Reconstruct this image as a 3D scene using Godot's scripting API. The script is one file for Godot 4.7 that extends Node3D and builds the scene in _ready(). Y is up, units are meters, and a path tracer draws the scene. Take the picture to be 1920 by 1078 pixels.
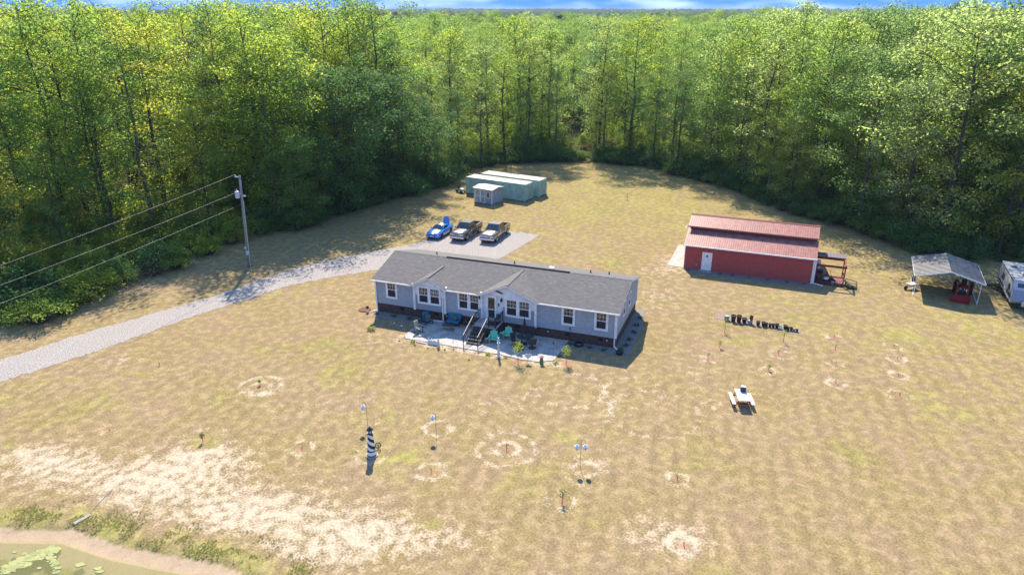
extends Node3D
# An aerial view of a grey manufactured home on a dry lawn, ringed by spring woods.
const CAM_H := 27.0
const FOCAL := 1330.0
const HORIZON := 18.0
var pitch := atan((539.0 - HORIZON) / FOCAL)
var M := {}
var used := {}
var rng := RandomNumberGenerator.new()
var house_xf: Transform3D

# ------------------------------------------------------------------ mesh builder
class MB:
	var st := SurfaceTool.new()
	var xf := Transform3D.IDENTITY
	func _init():
		st.begin(Mesh.PRIMITIVE_TRIANGLES)
		st.set_smooth_group(-1)
	func col(c: Color): st.set_color(c)
	func smooth(on: bool): st.set_smooth_group(0 if on else -1)
	func tri(a: Vector3, b: Vector3, c: Vector3, out: Vector3):
		var n := (a - c).cross(a - b)
		st.add_vertex(xf * a)
		if n.dot(out) >= 0.0:
			st.add_vertex(xf * b); st.add_vertex(xf * c)
		else:
			st.add_vertex(xf * c); st.add_vertex(xf * b)
	func quad(a: Vector3, b: Vector3, c: Vector3, d: Vector3, out: Vector3):
		tri(a, b, c, out); tri(a, c, d, out)
	func box(c: Vector3, s: Vector3, b := Basis.IDENTITY):
		var h := s * 0.5
		var p: Array[Vector3] = []
		for i in 8:
			p.append(c + b * Vector3(h.x if i & 1 else -h.x, h.y if i & 2 else -h.y, h.z if i & 4 else -h.z))
		quad(p[1], p[3], p[7], p[5], b.x); quad(p[0], p[2], p[6], p[4], -b.x)
		quad(p[2], p[3], p[7], p[6], b.y); quad(p[0], p[1], p[5], p[4], -b.y)
		quad(p[4], p[5], p[7], p[6], b.z); quad(p[0], p[1], p[3], p[2], -b.z)
	func bx(x0: float, y0: float, z0: float, x1: float, y1: float, z1: float):
		box(Vector3((x0 + x1) / 2, (y0 + y1) / 2, (z0 + z1) / 2), Vector3(absf(x1 - x0), absf(y1 - y0), absf(z1 - z0)))
	# a box whose upper edges are chamfered by c
	func soft(c: Vector3, s: Vector3, r: float, b := Basis.IDENTITY):
		var h := s * 0.5
		var rings := []
		for k in [[-h.y, r], [-h.y + r, 0.0], [h.y - r, 0.0], [h.y, r]]:
			var ring: Array[Vector3] = []
			var ex: float = h.x - k[1]
			var ez: float = h.z - k[1]
			for q in [[ex - r, ez], [ex, ez - r], [ex, -ez + r], [ex - r, -ez], [-ex + r, -ez], [-ex, -ez + r], [-ex, ez - r], [-ex + r, ez]]:
				ring.append(c + b * Vector3(q[0], k[0], q[1]))
			rings.append(ring)
		loft(rings, true)
	func bar(a: Vector3, b: Vector3, w: float, h: float, up := Vector3.UP):
		var d := (b - a)
		var z := d.normalized()
		var x := up.cross(z)
		if x.length() < 0.01: x = Vector3.RIGHT.cross(z)
		x = x.normalized()
		var y := z.cross(x)
		box((a + b) * 0.5, Vector3(w, h, d.length()), Basis(x, y, z))
	# rings of equal size, joined one to the next
	func loft(rings: Array, caps: bool, closed := true):
		var mids: Array[Vector3] = []
		for r in rings:
			var m := Vector3.ZERO
			for p in r: m += p
			mids.append(m / r.size())
		for i in rings.size() - 1:
			var r0 = rings[i]
			var r1 = rings[i + 1]
			var n: int = r0.size()
			for k in (n if closed else n - 1):
				var k2 := (k + 1) % n
				var c: Vector3 = (r0[k] + r0[k2] + r1[k] + r1[k2]) * 0.25
				var out: Vector3 = c - (mids[i] + mids[i + 1]) * 0.5
				quad(r0[k], r0[k2], r1[k2], r1[k], out)
		if caps:
			for e in [0, rings.size() - 1]:
				var out: Vector3 = mids[e] - mids[1 if e == 0 else e - 1]
				if out.length() < 1e-6: continue
				for k in rings[e].size():
					tri(mids[e], rings[e][k], rings[e][(k + 1) % rings[e].size()], out)
	func tube(pts: Array, radii: Array, n := 6, caps := true):
		var rings := []
		var x := Vector3.ZERO
		for i in pts.size():
			var d: Vector3 = (pts[mini(i + 1, pts.size() - 1)] - pts[maxi(i - 1, 0)]).normalized()
			if x == Vector3.ZERO:
				x = d.cross(Vector3.UP if absf(d.y) < 0.9 else Vector3.RIGHT).normalized()
			x = (x - d * x.dot(d)).normalized()
			var y := d.cross(x)
			var ring: Array[Vector3] = []
			for k in n:
				var a := TAU * k / n
				ring.append(pts[i] + (x * cos(a) + y * sin(a)) * radii[mini(i, radii.size() - 1)])
			rings.append(ring)
		loft(rings, caps)
	func rod(a: Vector3, b: Vector3, r: float, n := 6): tube([a, b], [r, r], n)
	func lathe(profile: Array, n: int, at := Vector3.ZERO, b := Basis.IDENTITY, caps := true):
		var rings := []
		for q in profile:
			var ring: Array[Vector3] = []
			for k in n:
				var a := TAU * k / n
				ring.append(at + b * Vector3(q[0] * cos(a), q[1], q[0] * sin(a)))
			rings.append(ring)
		loft(rings, caps)
	func ell(c: Vector3, r: Vector3, nu := 10, nv := 6, b := Basis.IDENTITY):
		var prev: Array[Vector3] = []
		for j in nv + 1:
			var t := PI * j / nv
			var ring: Array[Vector3] = []
			for k in nu:
				var a := TAU * k / nu
				ring.append(c + b * (r * Vector3(sin(t) * cos(a), cos(t), sin(t) * sin(a))))
			if j > 0:
				for k in nu:
					var k2 := (k + 1) % nu
					var o: Vector3 = (prev[k] + ring[k2]) * 0.5 - c
					if j > 1: tri(prev[k], prev[k2], ring[k2], o)
					if j < nv: tri(prev[k], ring[k2], ring[k], o)
			prev = ring
	# polygon in the x-y plane of b, pushed from z0 to z1
	func prism(poly: PackedVector2Array, z0: float, z1: float, at := Vector3.ZERO, b := Basis.IDENTITY):
		var idx := Geometry2D.triangulate_polygon(poly)
		var P := func(q: Vector2, z: float) -> Vector3: return at + b * Vector3(q.x, q.y, z)
		for i in range(0, idx.size(), 3):
			tri(P.call(poly[idx[i]], z1), P.call(poly[idx[i + 1]], z1), P.call(poly[idx[i + 2]], z1), b.z * signf(z1 - z0))
			tri(P.call(poly[idx[i]], z0), P.call(poly[idx[i + 1]], z0), P.call(poly[idx[i + 2]], z0), b.z * signf(z0 - z1))
		var area := 0.0
		for i in poly.size(): area += poly[i].cross(poly[(i + 1) % poly.size()])
		for i in poly.size():
			var p := poly[i]
			var q := poly[(i + 1) % poly.size()]
			var e := q - p
			var n := Vector2(e.y, -e.x) * signf(area)
			quad(P.call(p, z0), P.call(q, z0), P.call(q, z1), P.call(p, z1), b * Vector3(n.x, n.y, 0))
	func mesh() -> ArrayMesh:
		st.generate_normals()
		return st.commit()

# ------------------------------------------------------------------ scene helpers
func ground_at(u: float, v: float, h := 0.0) -> Vector3:   # a pixel of the photograph, met by the level h
	var x := (u - 960.0) / FOCAL
	var y := -(v - 539.0) / FOCAL
	var d := Vector3(x, y * cos(pitch) - sin(pitch), -(y * sin(pitch) + cos(pitch)))
	return Vector3(0, CAM_H, 0) + d * ((h - CAM_H) / d.y)

func numbered(called: String) -> String:
	var n: int = used.get(called, 0)
	used[called] = n + 1
	return called if n == 0 else "%s_%03d" % [called, n]

func tag(o: Node, label: String, category: String, group := "", kind := ""):
	o.set_meta("label", label)
	o.set_meta("category", category)
	if group: o.set_meta("group", group)
	if kind: o.set_meta("kind", kind)

func thing(called: String, label: String, category: String, at: Vector3, turn := 0.0, group := "") -> Node3D:
	var o := Node3D.new()
	o.name = numbered(called)
	add_child(o)
	o.position = at
	o.rotation.y = turn
	tag(o, label, category, group)
	return o

func put_mesh(me: Mesh, called: String, m: Material, parent: Node) -> MeshInstance3D:
	var o := MeshInstance3D.new()
	o.mesh = me
	if m: o.material_override = m
	o.name = numbered(called) if parent == self else called
	parent.add_child(o, true)
	return o

func part(b: MB, called: String, m: Material, parent: Node) -> MeshInstance3D:
	return put_mesh(b.mesh(), called, m, parent)

func structure(b: MB, called: String, m: Material) -> MeshInstance3D:
	var o := part(b, called, m, self)
	o.set_meta("kind", "structure")
	return o

func copy(src: Node3D, called: String, label: String, at: Vector3, turn := 0.0, group := "") -> Node3D:
	var o: Node3D = src.duplicate()
	o.name = numbered(called)
	add_child(o)
	o.position = at
	o.rotation.y = turn
	o.set_meta("label", label)
	if group: o.set_meta("group", group)
	return o

# ------------------------------------------------------------------ materials
func noise_tex(seed_: int, freq: float, lo: Color, hi: Color, size := 256, kind := FastNoiseLite.TYPE_SIMPLEX_SMOOTH, octaves := 3) -> NoiseTexture2D:
	var n := FastNoiseLite.new()
	n.seed = seed_
	n.noise_type = kind
	n.frequency = freq
	n.fractal_octaves = octaves
	var t := NoiseTexture2D.new()
	t.width = size; t.height = size
	t.seamless = true
	var g := Gradient.new()
	g.set_color(0, lo); g.set_color(1, hi)
	t.color_ramp = g
	t.noise = n
	return t

func bump_tex(seed_: int, freq: float, strength: float, size := 256) -> NoiseTexture2D:
	var n := FastNoiseLite.new()
	n.seed = seed_
	n.frequency = freq
	n.fractal_octaves = 3
	var t := NoiseTexture2D.new()
	t.width = size; t.height = size
	t.seamless = true
	t.as_normal_map = true
	t.bump_strength = strength
	t.noise = n
	return t

func mat(called: String, r: float, g: float, b: float, rough := 0.8, metal := 0.0, spec := 0.5) -> StandardMaterial3D:
	var m := StandardMaterial3D.new()
	m.resource_name = called
	m.albedo_color = Color(r, g, b).linear_to_srgb()
	m.roughness = rough
	m.metallic = metal
	m.metallic_specular = spec
	M[called] = m
	return m

func grain(m: StandardMaterial3D, tex: Texture2D, scale: float, normal: Texture2D = null) -> StandardMaterial3D:
	m.albedo_texture = tex
	m.uv1_triplanar = true
	m.uv1_scale = Vector3.ONE * scale
	if normal:
		m.normal_enabled = true
		m.normal_texture = normal
	return m

func make_materials():
	var dirt := noise_tex(3, 0.02, Color(0.87, 0.86, 0.84), Color(1, 1, 1))
	var blotch := noise_tex(4, 0.03, Color(0.68, 0.66, 0.64), Color(1, 1, 1), 256, FastNoiseLite.TYPE_SIMPLEX_SMOOTH, 5)
	var coarse := noise_tex(5, 0.06, Color(0.55, 0.53, 0.50), Color(1, 1, 1), 256, FastNoiseLite.TYPE_SIMPLEX, 4)
	var rough_n := bump_tex(6, 0.08, 4.0)
	M["dirt_tex"] = dirt; M["blotch_tex"] = blotch; M["coarse_tex"] = coarse; M["rough_n"] = rough_n
	grain(mat("siding", 0.385, 0.42, 0.455, 0.6), dirt, 0.35)
	grain(mat("batten_grey", 0.37, 0.40, 0.435, 0.6), dirt, 0.35)
	grain(mat("white_trim", 0.92, 0.92, 0.91, 0.5), dirt, 0.3)
	grain(mat("brick", 0.165, 0.095, 0.075, 0.85), noise_tex(11, 0.09, Color(0.45, 0.42, 0.42), Color(1, 1, 1), 256, FastNoiseLite.TYPE_VALUE, 2), 0.9, rough_n)
	var sh := mat("shingle", 1, 1, 1, 0.9)
	sh.vertex_color_use_as_albedo = true
	grain(mat("concrete", 0.50, 0.475, 0.44, 0.85), noise_tex(12, 0.012, Color(0.78, 0.77, 0.76), Color(1, 1, 1), 512, FastNoiseLite.TYPE_SIMPLEX_SMOOTH, 6), 0.16, rough_n)
	grain(mat("concrete_grey", 0.42, 0.41, 0.39, 0.85), blotch, 0.2, rough_n)
	mat("black_metal", 0.018, 0.018, 0.02, 0.45)
	mat("dark_plastic", 0.022, 0.022, 0.025, 0.6)
	mat("sunlit_rail", 0.32, 0.30, 0.28, 0.45, 0.3)  # black stair handrails, with the sunlight on them put into the colour
	grain(mat("step_tread", 0.085, 0.078, 0.076, 0.8), blotch, 0.8)
	mat("glass_dark", 0.012, 0.015, 0.017, 0.03, 0.0, 1.0)
	mat("screen_mesh", 0.018, 0.018, 0.02, 0.75)
	mat("vent_dark", 0.014, 0.013, 0.013, 0.9, 0.0, 0.2)
	mat("mat_rubber", 0.015, 0.016, 0.018, 0.9)
	grain(mat("teal_cushion", 0.02, 0.17, 0.27, 0.9), dirt, 1.5)
	grain(mat("navy_cushion", 0.03, 0.06, 0.12, 0.9), dirt, 1.5)
	grain(mat("cream_cushion", 0.62, 0.54, 0.42, 0.9), blotch, 1.8)
	grain(mat("print_cushion", 0.60, 0.56, 0.42, 0.9), noise_tex(14, 0.04, Color(0.12, 0.14, 0.10), Color(1, 1, 1), 128, FastNoiseLite.TYPE_CELLULAR, 1), 3.0)
	mat("mint_plastic", 0.16, 0.60, 0.37, 0.45)
	mat("table_black", 0.02, 0.023, 0.028, 0.35)
	grain(mat("table_brown", 0.10, 0.085, 0.075, 0.6), blotch, 2.0)
	mat("sling", 0.035, 0.033, 0.033, 0.8)
	grain(mat("terracotta", 0.28, 0.17, 0.12, 0.8), blotch, 2.0)
	mat("stone_pot", 0.55, 0.53, 0.50, 0.8)
	grain(mat("soil", 0.05, 0.035, 0.025, 0.95), coarse, 2.0)
	grain(mat("mulch", 0.27, 0.115, 0.075, 0.95), coarse, 1.6, rough_n)
	grain(mat("white_gravel", 0.44, 0.425, 0.40, 0.9), noise_tex(15, 0.12, Color(0.45, 0.45, 0.46), Color(1, 1, 1), 256, FastNoiseLite.TYPE_CELLULAR, 1), 0.9, rough_n)
	grain(mat("container", 0.38, 0.56, 0.455, 0.55), noise_tex(16, 0.012, Color(0.70, 0.76, 0.82), Color(1, 1, 1), 512, FastNoiseLite.TYPE_SIMPLEX_SMOOTH, 5), 0.12)
	grain(mat("container_roof", 0.46, 0.45, 0.41, 0.6), blotch, 0.25)
	mat("container_rail", 0.40, 0.22, 0.19, 0.6)
	grain(mat("shed_wall", 0.34, 0.40, 0.46, 0.7), dirt, 0.4)
	grain(mat("shed_roof", 0.48, 0.46, 0.44, 0.6), blotch, 0.5)
	grain(mat("barn_red", 0.44, 0.058, 0.046, 0.55), dirt, 0.3)
	grain(mat("barn_roof", 0.44, 0.17, 0.145, 0.42, 0.0), blotch, 0.18)
	grain(mat("barn_wood", 0.24, 0.03, 0.028, 0.7), blotch, 0.8)
	grain(mat("galvanised", 0.27, 0.27, 0.27, 0.5, 0.5), blotch, 0.3)
	mat("purple_grey", 0.085, 0.08, 0.11, 0.6)
	mat("carport_white", 0.70, 0.70, 0.70, 0.45)
	grain(mat("tractor_red", 0.33, 0.018, 0.02, 0.4), dirt, 1.0)
	mat("tyre", 0.018, 0.018, 0.018, 0.85)
	mat("rim", 0.55, 0.55, 0.56, 0.3, 0.8)
	mat("chrome", 0.62, 0.62, 0.63, 0.16, 1.0)
	grain(mat("rv_white", 0.60, 0.61, 0.62, 0.4), blotch, 0.25)
	mat("rv_blue", 0.22, 0.30, 0.42, 0.4)
	mat("car_blue", 0.015, 0.19, 0.58, 0.22); M.car_blue.clearcoat_enabled = true; M.car_blue.clearcoat = 1.0; M.car_blue.clearcoat_roughness = 0.05
	mat("car_white", 0.72, 0.73, 0.75, 0.25)
	mat("truck_dark", 0.12, 0.115, 0.12, 0.28, 0.45); M.truck_dark.clearcoat_enabled = true; M.truck_dark.clearcoat = 1.0; M.truck_dark.clearcoat_roughness = 0.06
	mat("truck_bronze", 0.19, 0.155, 0.14, 0.28, 0.45); M.truck_bronze.clearcoat_enabled = true; M.truck_bronze.clearcoat = 1.0; M.truck_bronze.clearcoat_roughness = 0.06
	mat("headlight", 0.55, 0.57, 0.6, 0.1)
	mat("tail_red", 0.35, 0.01, 0.01, 0.25)
	grain(mat("pole_wood", 0.40, 0.38, 0.355, 0.9), blotch, 0.6)
	mat("pale_grey", 0.55, 0.56, 0.57, 0.5)
	mat("conduit", 0.5, 0.52, 0.54, 0.4, 0.4)
	mat("wire", 0.30, 0.285, 0.255, 0.6)
	mat("plain_white", 0.78, 0.78, 0.77, 0.5)
	mat("plain_black", 0.015, 0.015, 0.017, 0.5)
	grain(mat("picnic_white", 0.64, 0.62, 0.60, 0.7), dirt, 0.8)
	grain(mat("old_wood", 0.40, 0.37, 0.33, 0.9), blotch, 1.0)
	grain(mat("weed_cloth", 0.30, 0.24, 0.17, 0.9), blotch, 0.7)
	mat("pot_black", 0.016, 0.015, 0.018, 0.55)
	mat("pot_grey", 0.28, 0.31, 0.29, 0.6)
	mat("pot_white", 0.70, 0.70, 0.68, 0.6)
	mat("pot_maroon", 0.06, 0.015, 0.022, 0.5)
	mat("garden_green", 0.04, 0.20, 0.05, 0.6)
	mat("figure_red", 0.45, 0.06, 0.05, 0.6)
	mat("figure_pink", 0.62, 0.42, 0.38, 0.6)
	mat("barrel_blue", 0.02, 0.03, 0.10, 0.5)
	grain(mat("bark_dark", 0.105, 0.088, 0.07, 0.95), coarse, 0.7)
	grain(mat("bark_pale", 0.20, 0.175, 0.145, 0.95), coarse, 0.7)
	grain(mat("dry_twig", 0.15, 0.115, 0.09, 0.95), coarse, 1.0)

func leaf_mat(called: String, r: float, g: float, b: float, through := 0.75, br := 1.0, bg := 1.0, bb := 0.75) -> StandardMaterial3D:
	var m := mat(called, r, g, b, 0.55, 0.0, 0.35)
	m.vertex_color_use_as_albedo = true
	m.backlight_enabled = true
	m.backlight = Color(br * through, bg * through, bb * through).linear_to_srgb()
	m.cull_mode = BaseMaterial3D.CULL_DISABLED
	return m

# ------------------------------------------------------------------ camera, sky, sun
func set_view():
	var cam := Camera3D.new()
	cam.name = "camera"
	cam.position = Vector3(0, CAM_H, 0)
	cam.rotation.x = -pitch
	cam.fov = rad_to_deg(2.0 * atan(539.0 / FOCAL))
	cam.far = 9000.0
	cam.current = true
	add_child(cam)
	var sun := DirectionalLight3D.new()
	sun.name = "sun"
	sun.light_color = Color(1.0, 0.945, 0.86)
	sun.light_energy = 1.6
	sun.light_angular_distance = 0.6
	sun.shadow_enabled = true
	var towards := Vector3(0.09, -1.0, 0.98).normalized()      # the way the light travels, read from the shadows
	sun.basis = Basis.looking_at(towards, Vector3.UP)
	add_child(sun)
	var sky_m := ProceduralSkyMaterial.new()
	sky_m.sky_top_color = Color(0.43, 0.585, 0.83)
	sky_m.sky_horizon_color = Color(0.30, 0.53, 0.82)
	sky_m.sky_curve = 0.16
	sky_m.sky_energy_multiplier = 1.0
	sky_m.ground_bottom_color = Color(0.30, 0.30, 0.24)
	sky_m.ground_horizon_color = Color(0.40, 0.48, 0.52)
	sky_m.use_debanding = false
	sky_m.sky_cover = cloud_cover()
	sky_m.sky_cover_modulate = Color(1, 1, 1)
	var sky := Sky.new()
	sky.sky_material = sky_m
	var env := Environment.new()
	env.background_mode = Environment.BG_SKY
	env.sky = sky
	env.background_energy_multiplier = 0.82
	env.tonemap_mode = Environment.TONE_MAPPER_LINEAR
	env.tonemap_exposure = 2.12
	env.fog_enabled = true
	env.fog_density = 0.0001
	env.fog_light_color = Color(0.78, 0.88, 1.0)
	env.sdfgi_enabled = true
	env.ssao_enabled = true
	env.ssil_enabled = true
	var we := WorldEnvironment.new()
	we.name = "environment"
	we.environment = env
	add_child(we)

func cloud_cover() -> ImageTexture:          # long thin streaks of cloud low over the whole horizon, sparse wisps above
	var w := 2048
	var h := 1024
	var n := FastNoiseLite.new()
	n.seed = 21
	n.frequency = 0.012
	n.fractal_octaves = 4
	var im := Image.create(w, h, false, Image.FORMAT_RGBA8)
	im.fill(Color(1, 1, 1, 0))
	for y in range(250, 512):
		var up := (512.0 - y) / 1024.0 * 180.0
		for x in w:
			var a := TAU * x / w
			var s := n.get_noise_3d(cos(a) * 420.0, sin(a) * 420.0, up * 75.0 / (1.0 + up * 0.06))
			var v := clampf((s - 0.06) * 2.2, 0.0, 1.0) * (0.40 if up < 5.0 else 0.26)
			im.set_pixel(x, y, Color(1, 1, 1, v))
	return ImageTexture.create_from_image(im)

# ------------------------------------------------------------------ ground
const SHORE := [[-70.0, -35.0], [-40.0, -32.0], [-28.1, -31.3], [-24.8, -31.2], [-21.6, -30.0], [-18.4, -29.2], [-15.3, -28.5], [-11.0, -26.0], [-8.5, -20.0], [-9.0, -8.0], [-25.0, 2.0], [-70.0, 6.0]]
var shore := PackedVector2Array()

func shore_distance(p: Vector2) -> float:    # positive on land
	var best := 1e9
	for i in shore.size():
		var q := Geometry2D.get_closest_point_to_segment(p, shore[i], shore[(i + 1) % shore.size()])
		best = minf(best, q.distance_to(p))
	return -best if Geometry2D.is_point_in_polygon(p, shore) else best

func land_height(x: float, z: float) -> float:
	if z < -38.0 or x > 0.0: return 0.0
	var d := shore_distance(Vector2(x, z))
	if d > 1.4: return 0.0
	return -0.34 * smoothstep(1.4, 0.0, d) - 0.22 * clampf(-d, 0.0, 4.0)

# patches that one can find in the photograph: pixel x, y, radius across and along in pixels, strength
const GREEN := [[170, 760, 70, 26, 1.0], [640, 690, 75, 42, 0.9], [600, 645, 45, 18, 0.7], [745, 858, 55, 34, 1.25], [985, 898, 55, 30, 1.0], [1062, 828, 45, 22, 1.0], [742, 772, 32, 18, 0.9], [1310, 862, 60, 32, 0.8], [1600, 848, 48, 24, 1.0], [1765, 768, 62, 34, 0.85], [1690, 636, 60, 22, 0.9], [1500, 606, 70, 22, 0.8], [1470, 560, 60, 16, 0.7], [1085, 410, 40, 12, 0.7], [1110, 390, 60, 14, 0.5], [975, 490, 60, 10, 0.7], [1145, 490, 28, 10, 1.3], [120, 715, 40, 12, 0.8], [255, 705, 30, 12, 0.8], [410, 745, 45, 20, 0.8], [10, 750, 30, 30, 0.8], [520, 560, 80, 20, 0.7], [380, 830, 50, 16, 0.9], [500, 655, 60, 14, 0.6], [1400, 640, 60, 14, 0.8], [640, 785, 40, 16, 0.6], [60, 800, 30, 20, 0.7], [1850, 620, 70, 40, 0.6], [800, 640, 40, 10, 0.6], [1330, 1060, 50, 20, 0.7], [1120, 900, 30, 12, 0.5], [10, 832, 12, 6, 1.6], [810, 985, 20, 12, 1.0], [1120, 985, 30, 14, 0.7], [780, 460, 120, 12, 0.5], [1270, 395, 120, 40, 0.5], [1130, 345, 140, 30, 0.5]]
const SAND := [[300, 905, 150, 50, 1.5], [100, 880, 110, 35, 1.2], [60, 850, 80, 24, 0.9], [400, 855, 100, 30, 1.0], [480, 965, 150, 50, 1.5], [700, 1005, 140, 50, 1.4], [560, 1040, 120, 30, 0.7], [860, 1010, 90, 30, 0.5], [1290, 1020, 70, 35, 0.9], [1180, 1000, 60, 26, 0.5], [1240, 565, 45, 22, 0.7], [1220, 510, 40, 20, 0.6], [600, 560, 60, 14, 0.5], [230, 675, 50, 10, 0.6], [330, 700, 40, 10, 0.5], [1260, 495, 24, 20, 1.0], [1330, 760, 26, 16, 0.8], [1300, 700, 40, 30, 0.4], [1590, 530, 20, 6, 1.0], [1290, 430, 40, 10, 0.3], [690, 640, 26, 14, 0.5], [740, 650, 60, 12, 0.35], [1700, 547, 40, 8, 0.7], [560, 760, 90, 22, 0.35], [1240, 980, 60, 20, 0.5], [1120, 760, 90, 30, 0.3], [180, 640, 60, 10, 0.4], [930, 760, 60, 20, 0.3], [480, 500, 30, 5, 0.4]]
const RINGS := [[487, 723, 1.5, 1.0], [487, 727, 0.8, 0.8], [950, 842, 1.9, 0.9], [950, 842, 0.8, 1.0], [808, 884, 0.9, 1.0], [820, 803, 0.95, 1.0], [1098, 880, 0.8, 1.0], [1098, 882, 1.5, 0.6], [697, 852, 1.0, 1.0], [1052, 940, 0.8, 0.9], [565, 840, 0.8, 0.8], [1568, 719, 0.65, 0.9], [1568, 683, 0.6, 0.9], [1565, 632, 0.6, 0.9], [1568, 653, 0.5, 0.6], [1685, 704, 0.6, 1.2], [1683, 673, 0.7, 1.1], [1676, 650, 0.7, 0.9], [1687, 741, 0.75, 0.8], [1442, 695, 0.6, 0.8], [1462, 664, 0.8, 0.6], [1478, 640, 0.7, 0.5], [1270, 898, 0.6, 1.0], [205, 805, 0.7, 0.5], [382, 826, 1.6, 0.5], [1330, 672, 0.6, 0.6], [1190, 735, 2.2, 0.5], [1230, 775, 3.2, 0.55], [1070, 730, 2.6, 0.5], [1060, 765, 3.4, 0.4], [690, 780, 1.3, 0.5], [1280, 1020, 0.7, 0.8], [1405, 600, 1.0, 0.3]]

func splat(d: PackedFloat32Array, w: int, h: int, x0: float, z0: float, cell: float, ch: int, c: Vector3, rx: float, rz: float, amount: float, turn := 0.0, ring := 0.0):
	var reach := maxf(rx, rz) * 1.7 + ring
	for j in range(maxi(0, int((c.z - reach - z0) / cell)), mini(h, int((c.z + reach - z0) / cell) + 1)):
		for i in range(maxi(0, int((c.x - reach - x0) / cell)), mini(w, int((c.x + reach - x0) / cell) + 1)):
			var q := Vector2(x0 + (i + 0.5) * cell - c.x, z0 + (j + 0.5) * cell - c.z).rotated(turn)
			var v: float
			if ring > 0.0: v = exp(-pow((q.length() - ring) / rx, 2.0))
			else: v = exp(-pow(q.x / rx, 2.0) - pow(q.y / rz, 2.0))
			d[(j * w + i) * 4 + ch] += v * amount

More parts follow.
